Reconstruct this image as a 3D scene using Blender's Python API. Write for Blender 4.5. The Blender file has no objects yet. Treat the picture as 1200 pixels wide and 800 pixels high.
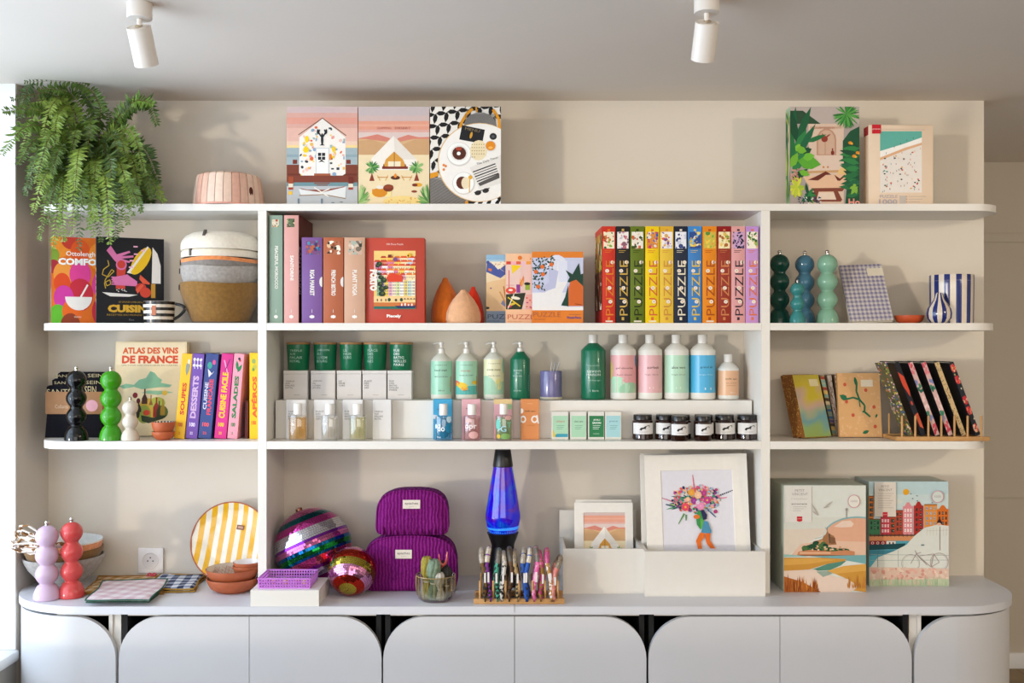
import bpy, bmesh, math, random
from mathutils import Matrix, Vector, Euler

# ------------------------------------------------------------------ camera, world, lights, exposure
SC = bpy.context.scene
COL = SC.collection
F = 1180.0          # focal length in pixels of the 1200 px wide frame
CAMD = 3.63         # distance from the camera to the wall behind the shelves
CZ = 1.55
cd = bpy.data.cameras.new('camera')
cam = bpy.data.objects.new('camera', cd)
COL.objects.link(cam)
cam.location = (0, -CAMD, CZ)
cam.rotation_euler = (math.radians(90), 0, 0)
cd.sensor_width = 36
cd.lens = F / 1200 * 36
cd.shift_x = -2 / 1200
cd.shift_y = 5 / 1200
SC.camera = cam

w = bpy.data.worlds.new('world')
SC.world = w
w.use_nodes = True
w.node_tree.nodes['Background'].inputs[0].default_value = (0.86, 0.92, 1.0, 1)
w.node_tree.nodes['Background'].inputs[1].default_value = 1.0

def area(name, loc, rot, sx, sy, power, color):
    l = bpy.data.lights.new(name, 'AREA')
    l.shape = 'RECTANGLE'
    l.size, l.size_y, l.energy, l.color = sx, sy, power, color
    o = bpy.data.objects.new(name, l)
    o.location = loc
    o.rotation_euler = rot
    COL.objects.link(o)
    return o

R = math.radians
area('window_daylight', (-2.0, -2.0, 1.48), (R(90), 0, R(-90)), 3.3, 1.85, 128, (0.62, 0.79, 1.0))
area('front_fill', (0.0, -5.9, 1.6), (R(90), 0, 0), 3.6, 1.9, 52, (1.0, 0.91, 0.82))  # broad frontal fill light, added out of view behind the camera
area('ceiling_fill', (0.7, -3.3, 2.40), (0, 0, 0), 2.2, 1.4, 16, (1.0, 0.86, 0.68))  # soft warm fill added overhead, belongs to no ceiling fixture
area('lamp_right', (3.0, -2.9, 2.30), (R(84), 0, R(40)), 0.16, 0.16, 21, (1.0, 0.86, 0.68))
sl = bpy.data.lights.new('low_sun', 'SUN')
sl.energy = 1.4
sl.angle = R(3.0)
sl.color = (1.0, 0.88, 0.70)
so = bpy.data.objects.new('low_sun', sl)
so.rotation_euler = Vector((-1.11, -1.05, -0.03)).to_track_quat('Z', 'Y').to_euler()
so.location = (-3, -4, 1.5)
COL.objects.link(so)

SC.cycles.transparent_max_bounces = 24
SC.view_settings.view_transform = 'Standard'
SC.view_settings.look = 'None'
SC.view_settings.exposure = -0.12
SC.view_settings.gamma = 1.0
SC.view_settings.use_curve_mapping = False

# ------------------------------------------------------------------ helpers
GAIN = 1.0
def lin(h, gain=1.0):
    h = h.lstrip('#')
    out = []
    for i in (0, 2, 4):
        c = int(h[i:i+2], 16) / 255
        c = c / 12.92 if c <= .04045 else ((c + .055) / 1.055) ** 2.4
        out.append(min(c * gain, .9))
    return tuple(out)

_mc = {}
def mat(h, rough=.5, metal=0.0, noise=.04, scale=30, bump=0.0, bscale=200, coat=0.0, name='paint', gain=None, spec=.5, sheen=0.0):
    """principled material with a faint procedural tone variation and optional bump"""
    key = (h, rough, metal, noise, scale, bump, bscale, coat, gain, spec, sheen)
    if key in _mc:
        return _mc[key]
    m = bpy.data.materials.new(name)
    m.use_nodes = True
    nt = m.node_tree
    b = nt.nodes['Principled BSDF']
    c = lin(h, GAIN if gain is None else gain)
    b.inputs['Roughness'].default_value = rough
    b.inputs['Metallic'].default_value = metal
    b.inputs['Coat Weight'].default_value = coat
    b.inputs['Coat Roughness'].default_value = .06
    b.inputs['Specular IOR Level'].default_value = spec
    if sheen:
        b.inputs['Sheen Weight'].default_value = sheen
    tc = nt.nodes.new('ShaderNodeTexCoord')
    if noise:
        n = nt.nodes.new('ShaderNodeTexNoise')
        n.inputs['Scale'].default_value = scale
        n.inputs['Detail'].default_value = 3
        nt.links.new(tc.outputs['Object'], n.inputs['Vector'])
        r = nt.nodes.new('ShaderNodeValToRGB')
        r.color_ramp.elements[0].position = .3
        r.color_ramp.elements[1].position = .7
        r.color_ramp.elements[0].color = tuple(v * (1 - noise) for v in c) + (1,)
        r.color_ramp.elements[1].color = tuple(min(1, v * (1 + noise)) for v in c) + (1,)
        nt.links.new(n.outputs['Fac'], r.inputs['Fac'])
        nt.links.new(r.outputs['Color'], b.inputs['Base Color'])
    else:
        b.inputs['Base Color'].default_value = c + (1,)
    if bump:
        n2 = nt.nodes.new('ShaderNodeTexNoise')
        n2.inputs['Scale'].default_value = bscale
        nt.links.new(tc.outputs['Object'], n2.inputs['Vector'])
        bp = nt.nodes.new('ShaderNodeBump')
        bp.inputs['Strength'].default_value = bump
        bp.inputs['Distance'].default_value = .002
        nt.links.new(n2.outputs['Fac'], bp.inputs['Height'])
        nt.links.new(bp.outputs['Normal'], b.inputs['Normal'])
    _mc[key] = m
    return m

def pmat(h):          # printed ink
    return mat(h, rough=.5, noise=.02, scale=60, name='print', spec=.22)

def felt(h, sc=90, amount=.16):
    return mat(h, rough=.95, noise=amount, scale=sc, bump=.7, bscale=260, name='felt', spec=.15, sheen=.25)

def glass_mat(tint='#ffffff', alpha=.75, rough=.03):
    """thin clear glass or film: mostly see-through with a real gloss"""
    key = ('glass', tint, alpha)
    if key in _mc:
        return _mc[key]
    m = bpy.data.materials.new('glass')
    m.use_nodes = True
    nt = m.node_tree
    nt.nodes.clear()
    out = nt.nodes.new('ShaderNodeOutputMaterial')
    tr = nt.nodes.new('ShaderNodeBsdfTransparent')
    tr.inputs[0].default_value = lin(tint) + (1,)
    gl = nt.nodes.new('ShaderNodeBsdfGlossy')
    gl.inputs['Roughness'].default_value = rough
    gl.inputs['Color'].default_value = (1, 1, 1, 1)
    fr = nt.nodes.new('ShaderNodeLayerWeight')
    fr.inputs['Blend'].default_value = .25
    ad = nt.nodes.new('ShaderNodeMath')
    ad.operation = 'MULTIPLY_ADD'
    ad.inputs[1].default_value = .38
    ad.inputs[2].default_value = 1 - alpha
    nt.links.new(fr.outputs['Fresnel'], ad.inputs[0])
    mx = nt.nodes.new('ShaderNodeMixShader')
    nt.links.new(ad.outputs[0], mx.inputs[0])
    nt.links.new(tr.outputs[0], mx.inputs[1])
    nt.links.new(gl.outputs[0], mx.inputs[2])
    nt.links.new(mx.outputs[0], out.inputs[0])
    _mc[key] = m
    return m

class MB:
    """collects geometry; build() links it as ONE mesh object"""
    def __init__(s):
        s.v, s.f, s.m = [], [], []
    def add(s, vs, fs, mi=0):
        o = len(s.v)
        s.v += [tuple(p) for p in vs]
        for f in fs:
            s.f.append([i + o for i in f])
            s.m.append(mi)
        return s
    def box(s, x0, x1, y0, y1, z0, z1, mi=0, bev=0.0, seg=2):
        if bev:
            bm = bmesh.new()
            bmesh.ops.create_cube(bm, size=1)
            for q in bm.verts:
                q.co = Vector(((x0 + x1) / 2 + q.co.x * (x1 - x0), (y0 + y1) / 2 + q.co.y * (y1 - y0), (z0 + z1) / 2 + q.co.z * (z1 - z0)))
            bmesh.ops.bevel(bm, geom=list(bm.edges), offset=bev, segments=seg, profile=.5, affect='EDGES')
            bm.verts.index_update()
            s.add([q.co for q in bm.verts], [[q.index for q in f.verts] for f in bm.faces], mi)
            bm.free()
            return s
        return s.add([(x0, y0, z0), (x1, y0, z0), (x1, y1, z0), (x0, y1, z0), (x0, y0, z1), (x1, y0, z1), (x1, y1, z1), (x0, y1, z1)],
                     [(0, 3, 2, 1), (4, 5, 6, 7), (0, 1, 5, 4), (1, 2, 6, 5), (2, 3, 7, 6), (3, 0, 4, 7)], mi)
    def lathe(s, prof, seg=32, c=(0, 0), mi=0, sx=1, sy=1, caps=True):
        vs, fs = [], []
        for (r, z) in prof:
            for k in range(seg):
                a = 2 * math.pi * k / seg
                vs.append((c[0] + r * math.cos(a) * sx, c[1] + r * math.sin(a) * sy, z))
        for i in range(len(prof) - 1):
            for k in range(seg):
                k2 = (k + 1) % seg
                fs.append((i * seg + k, i * seg + k2, (i + 1) * seg + k2, (i + 1) * seg + k))
        if caps:
            if prof[0][0] > 1e-5: fs.append(tuple(reversed(range(seg))))
            if prof[-1][0] > 1e-5: fs.append(tuple(range((len(prof) - 1) * seg, len(prof) * seg)))
        return s.add(vs, fs, mi)
    def tube(s, pts, r, seg=8, closed=False, mi=0, flat=1.0, up=None):
        pts = [Vector(p) for p in pts]
        n = len(pts)
        vs, fs = [], []
        ref = Vector(up) if up else Vector((0, 0, 1))
        for i, p in enumerate(pts):
            if closed: t = pts[(i + 1) % n] - pts[i - 1]
            else: t = pts[min(i + 1, n - 1)] - pts[max(i - 1, 0)]
            t = t.normalized() if t.length > 1e-9 else Vector((0, 0, 1))
            a = t.cross(ref)
            if a.length < .05: a = t.cross(Vector((1, 0, 0) if abs(t.x) < .9 else (0, 1, 0)))
            a.normalize()
            b = a.cross(t)
            rr = r[i] if isinstance(r, (list, tuple)) else r
            for k in range(seg):
                an = 2 * math.pi * k / seg
                vs.append(p + a * (math.cos(an) * rr) + b * (math.sin(an) * rr * flat))
        for i in range(n if closed else n - 1):
            j = (i + 1) % n
            for k in range(seg):
                k2 = (k + 1) % seg
                fs.append((i * seg + k, i * seg + k2, j * seg + k2, j * seg + k))
        if not closed:
            fs.append(tuple(reversed(range(seg))))
            fs.append(tuple(range((n - 1) * seg, n * seg)))
        return s.add(vs, fs, mi)
    def prism(s, pts, z0, z1, mi=0, ax='z'):
        """extrude a 2D outline: ax z: (x,y); ax y: outline is (x,z) and z0,z1 are y; ax x: (y,z)"""
        n = len(pts)
        def q(p, h):
            return (p[0], p[1], h) if ax == 'z' else ((p[0], h, p[1]) if ax == 'y' else (h, p[0], p[1]))
        vs = [q(p, z0) for p in pts] + [q(p, z1) for p in pts]
        fs = [tuple(reversed(range(n))), tuple(range(n, 2 * n))]
        for i in range(n):
            j = (i + 1) % n
            fs.append((i, j, n + j, n + i))
        return s.add(vs, fs, mi)
    def xf(s, M, i0=0):
        s.v = s.v[:i0] + [tuple(M @ Vector(p)) for p in s.v[i0:]]
        return s
    def build(s, name, mats, parent=None, smooth=True, ang=35, label=None, kind=None, fix=True):
        me = bpy.data.meshes.new(name)
        me.from_pydata(s.v, [], s.f)
        if not isinstance(mats, (list, tuple)): mats = [mats]
        for m in mats: me.materials.append(m)
        if len(mats) > 1: me.polygons.foreach_set('material_index', s.m)
        if fix:
            bm = bmesh.new()
            bm.from_mesh(me)
            bmesh.ops.recalc_face_normals(bm, faces=bm.faces)
            bm.to_mesh(me)
            bm.free()
        if smooth:
            me.shade_smooth()
            me.set_sharp_from_angle(angle=R(ang))
        me.update()
        o = bpy.data.objects.new(name, me)
        COL.objects.link(o)
        if parent: o.parent = parent
        if label: o['label'] = label
        if kind: o['kind'] = kind
        return o

def tag(o, label, cat, group=None):
    o['label'] = label
    o['category'] = cat
    if group: o['group'] = group
    return o

def thing(name, label, cat, loc, rotz=0, lean=0, roll=0, group=None):
    o = bpy.data.objects.new(name, None)
    o.empty_display_size = .02
    COL.objects.link(o)
    o.rotation_mode = 'QUATERNION'
    o.location = loc
    q = Matrix.Rotation(rotz, 3, 'Z') @ Matrix.Rotation(roll, 3, 'Y') @ Matrix.Rotation(-lean, 3, 'X')
    o.rotation_quaternion = q.to_quaternion()
    return tag(o, label, cat, group)

def structure(o):
    o['kind'] = 'structure'
    return o

def dup(root, loc, label, rotz=None, group=None):
    r = root.copy()
    COL.objects.link(r)
    r.location = loc
    if rotz is not None:
        r.rotation_quaternion = Matrix.Rotation(rotz, 3, 'Z').to_quaternion()
    r['label'] = label
    if group: r['group'] = group
    for ch in list(root.children):
        c = ch.copy()
        COL.objects.link(c)
        c.parent = r
        for g in ch.children:
            d = g.copy()
            COL.objects.link(d)
            d.parent = c
    return r

def PX(px, Y): return (px - 602) / F * (CAMD + Y)
def PZ(py, Y): return CZ - (py - 405) / F * (CAMD + Y)
def PL(n, Y): return n / F * (CAMD + Y)

# ---- flat print: outlines in picture units on a face, clipped to that face, a hair proud of it
def _clip(pts, a, b, c):       # keep a*x + b*y <= c
    out = []
    n = len(pts)
    for i in range(n):
        p, q = pts[i], pts[(i + 1) % n]
        dp, dq = a * p[0] + b * p[1] - c, a * q[0] + b * q[1] - c
        if dp <= 0: out.append(p)
        if (dp < 0 < dq) or (dq < 0 < dp):
            t = dp / (dp - dq)
            out.append((p[0] + (q[0] - p[0]) * t, p[1] + (q[1] - p[1]) * t))
    return out

_tc = {}
_tob = None
def glyphs(body, bold=.0):
    global _tob
    k = (body, bold)
    if k in _tc: return _tc[k]
    cu = bpy.data.curves.new('lettering', 'FONT')
    cu.body = body
    cu.size = 1
    cu.offset = bold
    cu.resolution_u = 2
    ob = bpy.data.objects.new('lettering', cu)
    me = bpy.data.meshes.new_from_object(ob)
    vs = [(v.co.x, v.co.y) for v in me.vertices]
    fs = [list(p.vertices) for p in me.polygons]
    bpy.data.objects.remove(ob)
    bpy.data.meshes.remove(me)
    bpy.data.curves.remove(cu)
    if not vs: vs, fs = [(0, 0), (1, 0), (1, 1)], []
    x0, x1 = min(v[0] for v in vs), max(v[0] for v in vs)
    y0, y1 = min(v[1] for v in vs), max(v[1] for v in vs)
    _tc[k] = (vs, fs, x0, x1, y0, y1)
    return _tc[k]

class Art:
    def __init__(s, a0, b0, a1, b1):
        s.r = (a0, b0, a1, b1)
        s.items = []
        s.texts = []
    def poly(s, c, pts):
        a0, b0, a1, b1 = s.r
        for cl in ((-1, 0, -a0), (1, 0, a1), (0, -1, -b0), (0, 1, b1)):
            pts = _clip(pts, *cl)
            if len(pts) < 3: return s
        q = []
        for p in pts:
            if not q or abs(p[0] - q[-1][0]) + abs(p[1] - q[-1][1]) > 1e-6: q.append(p)
        if len(q) > 2: s.items.append((c, q))
        return s
    def rect(s, c, x0, y0, x1, y1): return s.poly(c, [(x0, y0), (x1, y0), (x1, y1), (x0, y1)])
    def bg(s, c): return s.rect(c, *s.r)
    def ell(s, c, cx, cy, rx, ry=None, rot=0, n=14, a0=0, a1=360):
        ry = rx if ry is None else ry
        full = (a1 - a0) >= 360
        m = n if full else n + 1
        pts = []
        for i in range(m):
            a = R(a0 + (a1 - a0) * i / n)
            x, y = rx * math.cos(a), ry * math.sin(a)
            pts.append((cx + x * math.cos(R(rot)) - y * math.sin(R(rot)), cy + x * math.sin(R(rot)) + y * math.cos(R(rot))))
        return s.poly(c, pts)
    def leaf(s, c, x0, y0, x1, y1, w):
        dx, dy = x1 - x0, y1 - y0
        L = math.hypot(dx, dy) or 1
        nx, ny = -dy / L * w, dx / L * w
        return s.poly(c, [(x0, y0), (x0 + dx * .3 + nx, y0 + dy * .3 + ny), (x0 + dx * .65 + nx * .9, y0 + dy * .65 + ny * .9), (x1, y1),
                          (x0 + dx * .65 - nx * .9, y0 + dy * .65 - ny * .9), (x0 + dx * .3 - nx, y0 + dy * .3 - ny)])
    def line(s, c, pts, w):
        for (x0, y0), (x1, y1) in zip(pts[:-1], pts[1:]):
            L = math.hypot(x1 - x0, y1 - y0) or 1
            nx, ny = -(y1 - y0) / L * w / 2, (x1 - x0) / L * w / 2
            s.poly(c, [(x0 + nx, y0 + ny), (x1 + nx, y1 + ny), (x1 - nx, y1 - ny), (x0 - nx, y0 - ny)])
        return s
    def text(s, c, body, x0, y0, x1, y1, rot=0, bold=.0):
        """fit the words into the box x0..x1, y0..y1 (y down); rot 0, 90 (reads upward) or -90 (reads downward)"""
        s.texts.append((c, body, x0, y0, x1, y1, rot, bold))
        return s
    def mapped_text(s, t):
        c, body, x0, y0, x1, y1, rot, bold = t
        vs, fs, gx0, gx1, gy0, gy1 = glyphs(body, bold)
        out = []
        for (x, y) in vs:
            u, v = (x - gx0) / max(gx1 - gx0, 1e-6), (y - gy0) / max(gy1 - gy0, 1e-6)
            if rot == 0: p = (x0 + (x1 - x0) * u, y1 - (y1 - y0) * v)
            elif rot == 90: p = (x1 - (x1 - x0) * v, y1 - (y1 - y0) * u)
            elif rot == -90: p = (x0 + (x1 - x0) * v, y0 + (y1 - y0) * u)
            else:
                cx, cy, W, H = (x0 + x1) / 2, (y0 + y1) / 2, x1 - x0, y1 - y0
                a, b = (u - .5) * W, -(v - .5) * H
                p = (cx + a * math.cos(R(rot)) - b * math.sin(R(rot)), cy + a * math.sin(R(rot)) + b * math.cos(R(rot)))
            out.append(p)
        return out, fs
    def build(s, parent, fn, name='cover_print', strips=0, tname='lettering', step=.000012, base=.0003, matf=None):
        """fn(u, v, off) -> local point, u v in 0..1 (v up)"""
        a0, b0, a1, b1 = s.r
        matf = matf or pmat
        def mp(p, off): return fn((p[0] - a0) / (a1 - a0), 1 - (p[1] - b0) / (b1 - b0), off)
        made = []
        if s.items:
            slots, mb = {}, MB()
            for i, (c, pts) in enumerate(s.items):
                mi = slots.setdefault(c, len(slots))
                off = base + step * i
                if strips:
                    w = (a1 - a0) / strips
                    for k in range(strips):
                        q = _clip(_clip(pts, -1, 0, -(a0 + k * w)), 1, 0, a0 + (k + 1) * w)
                        if len(q) > 2: mb.add([mp(p, off) for p in q], [tuple(range(len(q)))][::1], mi)
                else:
                    mb.add([mp(p, off) for p in pts], [tuple(range(len(pts)))], mi)
            made.append(mb.build(name, [matf(c) for c in slots], parent, smooth=False, fix=False))
        if s.texts:
            slots, mb = {}, MB()
            off = base + step * (len(s.items) + 4)
            for t in s.texts:
                mi = slots.setdefault(t[0], len(slots))
                pts, fs = s.mapped_text(t)
                mb.add([mp(p, off) for p in pts], fs, mi)
            made.append(mb.build(tname, [matf(c) for c in slots], parent, smooth=False, fix=False))
        return made

def face_front(w, h, y=0, x=0, z=0):
    return lambda u, v, o: (x + u * w, y - o, z + v * h)
def face_left(d, h, x=0, y=0):      # looking at the -x side: u=0 is the far edge
    return lambda u, v, o: (x - o, y + (1 - u) * d, v * h)
def face_right(d, h, x, y=0):       # looking at the +x side: u=0 is the near edge
    return lambda u, v, o: (x + o, y + u * d, v * h)
def face_cyl(r, z0, z1, a0, a1, sx=1, sy=1):   # angles in degrees round z, -90 faces the camera
    def f(u, v, o):
        a = R(a0 + (a1 - a0) * u)
        return ((r + o) * math.cos(a) * sx, (r + o) * math.sin(a) * sy, z0 + (z1 - z0) * v)
    return f
# ------------------------------------------------------------------ the room
WALL = mat('#d7cdbe', rough=.85, noise=.015, scale=3, bump=.08, bscale=300, name='wall_paint', gain=1.0)
WALL2 = mat('#cbc0ae', rough=.9, noise=.02, scale=3, bump=.08, bscale=300, name='far_wall_paint', gain=1.0)
CEIL = mat('#e4d8ca', rough=.9, noise=.02, scale=1.5, bump=.05, bscale=200, name='ceiling_paint', gain=1.0)
WHITE = mat('#e4dfd6', rough=.42, noise=.012, scale=6, name='shelf_lacquer', gain=1.0)
COUNT = mat('#d3d3d7', rough=.40, noise=.012, scale=5, name='counter_lacquer', gain=1.0)
DOORM = mat('#d2d1d2', rough=.38, noise=.012, scale=4, name='door_lacquer', gain=1.0)
BRIGHT = mat('#f4f4f2', rough=.6, noise=.01, name='window_paint', gain=1.0)
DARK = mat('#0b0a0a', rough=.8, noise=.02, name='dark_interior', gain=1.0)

ZF, ZC = 0.0, 2.433
XL = -1.678
def wall(name, b, m): return structure(MB().box(*b).build(name, m, smooth=False))
wall('wall_back', (XL - .35, 1.695, 0, .12, ZF, ZC), WALL)
wall('wall_far', (1.0, 5.2, 1.22, 1.32, ZF, ZC), WALL2)
wall('wall_right', (3.6, 3.7, -6.1, 1.22, ZF, ZC), WALL)
wall('ceiling', (XL - .5, 5.2, -6.1, 1.35, ZC, ZC + .1), CEIL)
# floor of oak boards, joints as real gaps in the part that shows
fl = structure(MB().box(XL - .5, 5.2, -6.1, 1.35, -.05, ZF - .004).build('floor', mat('#3a2b1b', rough=.7, name='floor_gap', gain=1.0), smooth=False))
oak = mat('#8a7048', rough=.45, noise=.16, scale=9, name='oak_board', gain=1.0)
bme = None
for i in range(12):
    if bme is None:
        o = MB().box(-.069, .069, -1.2, 1.2, -.005, 0, bev=.0015, seg=1).build('board', oak, fl)
        bme = o
    else:
        o = bme.copy(); COL.objects.link(o); o.parent = fl
    o.location = (1.78 + .14 * i, .02 - (i % 3) * .0, 0)
# baseboard, rails on the far wall
structure(MB().box(1.0, 5.2, 1.2, 1.22, 0, .075, bev=.004).build('baseboard_far', BRIGHT))
structure(MB().box(1.0, 5.2, 1.212, 1.22, PZ(284, 1.22), PZ(273, 1.22), bev=.003).build('trim_1', WALL2))
structure(MB().box(1.0, 5.2, 1.214, 1.22, PZ(583, 1.22), PZ(581.5, 1.22)).build('trim_2', WALL2))

# left wall: side cheek of the niche, then a deep shop window
YJ = -.232
wall('wall_left', (XL - .32, XL, YJ, 0, ZF, ZC), mat('#c9c0b4', rough=.85, noise=.02, scale=3, name='side_paint', gain=1.0))
wall('wall_left_lower', (XL - .32, XL, -3.75, YJ, ZF, .49), mat('#a8a5a0', rough=.85, noise=.02, name='lower_paint', gain=1.0))
wall('wall_left_front', (XL - .32, XL, -6.1, -3.75, ZF, ZC), WALL)
structure(MB().box(XL - .33, XL + .012, -3.76, YJ - .001, .49, .527, bev=.008).build('trim_3', BRIGHT))
wn = structure(MB().box(XL - .31, XL - .25, YJ - .05, YJ - .0005, .527, ZC - .001, bev=.004).box(XL - .31, XL - .25, -3.75, -3.7, .527, ZC - .001, bev=.004)
               .box(XL - .31, XL - .25, -3.7, YJ - .05, .527, .58, bev=.004).box(XL - .31, XL - .25, -3.7, YJ - .05, ZC - .05, ZC - .001, bev=.004)
               .build('window_1', BRIGHT))
MB().box(XL - .285, XL - .281, -3.7, YJ - .05, .58, ZC - .05).build('pane', glass_mat(alpha=.97), wn, smooth=False)
jm = structure(MB().box(XL - .25, XL - .001, YJ - .006, YJ - .0005, .5275, ZC - .0005).build('trim_4', BRIGHT, smooth=False))
# shop front behind the camera
wb = wall('wall_behind', (XL - .35, -1.5, -6.2, -6.1, ZF, ZC), WALL)
wall('wall_behind_right', (2.5, 3.7, -6.2, -6.1, ZF, ZC), WALL)
wall('wall_behind_lower', (-1.5, 2.5, -6.2, -6.1, ZF, .55), WALL)

# ------------------------------------------------------------------ shelving unit
S1, S2, S3, CT = 2.025, 1.626, 1.230, .722
TH = .023
YF = -.26
su = thing('shelving_unit', 'white lacquered wall shelving with rounded shelf ends above the counter', 'shelves', (0, 0, 0))
def roundends(x0, x1, y0, y1, rl=0, rr=0, n=10, ry=None):
    """outline, back edge straight, front corners rounded (ellipse rl x ry)"""
    pts = [(x0, y1)]
    if rl:
        b = ry or rl
        for i in range(n + 1):
            a = math.pi + (math.pi / 2) * i / n
            pts.append((x0 + rl + rl * math.cos(a), y0 + b + b * math.sin(a)))
    else: pts.append((x0, y0))
    if rr:
        b = ry or rr
        for i in range(n + 1):
            a = -math.pi / 2 + (math.pi / 2) * i / n
            pts.append((x1 - rr + rr * math.cos(a), y0 + b + b * math.sin(a)))
    else: pts.append((x1, y0))
    pts.append((x1, y1))
    return pts
def bevelled(mb, amt=.0015):
    bm = bmesh.new()
    vv = [bm.verts.new(p) for p in mb.v]
    for f in mb.f: bm.faces.new([vv[i] for i in f])
    es = [e for e in bm.edges if len(e.link_faces) == 2 and e.calc_face_angle(0) > .9]
    bmesh.ops.bevel(bm, geom=es, offset=amt, segments=2, profile=.5, affect='EDGES')
    bm.verts.index_update()
    out = MB()
    out.add([v.co[:] for v in bm.verts], [[v.index for v in f.verts] for f in bm.faces])
    bm.free()
    return out
XA, XB = -1.612, 1.655      # shelf tips
D1, D2 = -.856, .829        # left faces of the two uprights
DT = .0285
def shelf(x0, x1, z, rl=0, rr=0, th=TH):
    bevelled(MB().prism(roundends(x0, x1, YF, -.0005, rl, rr), z - th, z)).build('shelf', WHITE, su)
shelf(XA, XB, S1, .11, .11)
for z in (S2, S3):
    shelf(XA, D1 - .0005, z, .11, 0, .026 if z == S3 else .024)
    shelf(D1 + DT + .0005, D2 - .0005, z, 0, 0, .026 if z == S3 else .024)
    shelf(D2 + DT + .0005, XB - (.04 if z == S3 else .01), z, 0, .11, .026 if z == S3 else .024)
for x in (D1, D2):
    bevelled(MB().box(x, x + DT, YF, -.0005, CT + .0005, S1 - TH - .0005)).build('upright', WHITE, su)

# ------------------------------------------------------------------ counter and cabinets
CF = -.432
CX = 1.684
ct = thing('countertop', 'left half of the pale grey countertop, rounded at its left end', 'countertop', (0, 0, 0))
CB = .697
# rounded ends drawn as large radius
def ctop(x0, x1, rl, rr): return bevelled(MB().prism(roundends(x0, x1, CF, -.0006, rl, rr, 18, .27), CB, CT), .003)
ctop(-CX + .008, PX(603, CF) - .0008, .30, 0).build('slab', COUNT, ct)
ct2 = thing('countertop', 'right half of the pale grey countertop, rounded at its right end', 'countertop', (0, 0, 0))
ctop(PX(603, CF) + .0008, CX, 0, .26).build('slab', COUNT, ct2)

DZ0, DZ1 = .06, .688
DY = -.425
def door_outline(x0, x1, rtl, rtr, n=10):
    pts = [(x0, DZ0), (x1, DZ0)]
    if rtr:
        for i in range(n + 1):
            a = (math.pi / 2) * i / n
            pts.append((x1 - rtr + rtr * math.cos(a), DZ1 - rtr + rtr * math.sin(a)))
    else: pts.append((x1, DZ1))
    if rtl:
        for i in range(n + 1):
            a = math.pi / 2 + (math.pi / 2) * i / n
            pts.append((x0 + rtl + rtl * math.cos(a), DZ1 - rtl + rtl * math.sin(a)))
    else: pts.append((x0, DZ1))
    return pts
def pxd(p): return PX(p, DY)
RC = .135
cabs = [(139, 292, 447, 'double cabinet under the terracotta bowls and white display box'),
        (449, 603, 757.5, 'double cabinet under the purple pouches and the lava lamp'),
        (760, 914, 1068.5, 'double cabinet under the white print bins and the castle box')]
for a, b, c, lb in cabs:
    t = thing('cabinet', lb, 'cabinet', (0, 0, 0))
    xa, xm, xc = pxd(a), pxd(b), pxd(c)
    # hollow carcass with a dark inside
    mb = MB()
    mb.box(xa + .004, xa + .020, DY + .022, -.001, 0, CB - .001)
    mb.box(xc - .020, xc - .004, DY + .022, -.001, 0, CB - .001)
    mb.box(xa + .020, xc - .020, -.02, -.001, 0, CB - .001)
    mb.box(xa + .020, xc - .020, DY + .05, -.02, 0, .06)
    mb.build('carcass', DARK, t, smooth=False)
    MB().box(xa + .020, xc - .020, DY + .024, DY + .10, CB - .012, CB - .001).build('top_rail', WHITE, t, smooth=False)
    bevelled(MB().prism(door_outline(xa, xm - .001, RC, 0), DY, DY + .019, ax='y'), .0015).build('door', DOORM, t)
    bevelled(MB().prism(door_outline(xm + .001, xc, 0, RC), DY, DY + .019, ax='y'), .0015).build('door', DOORM, t)
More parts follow.
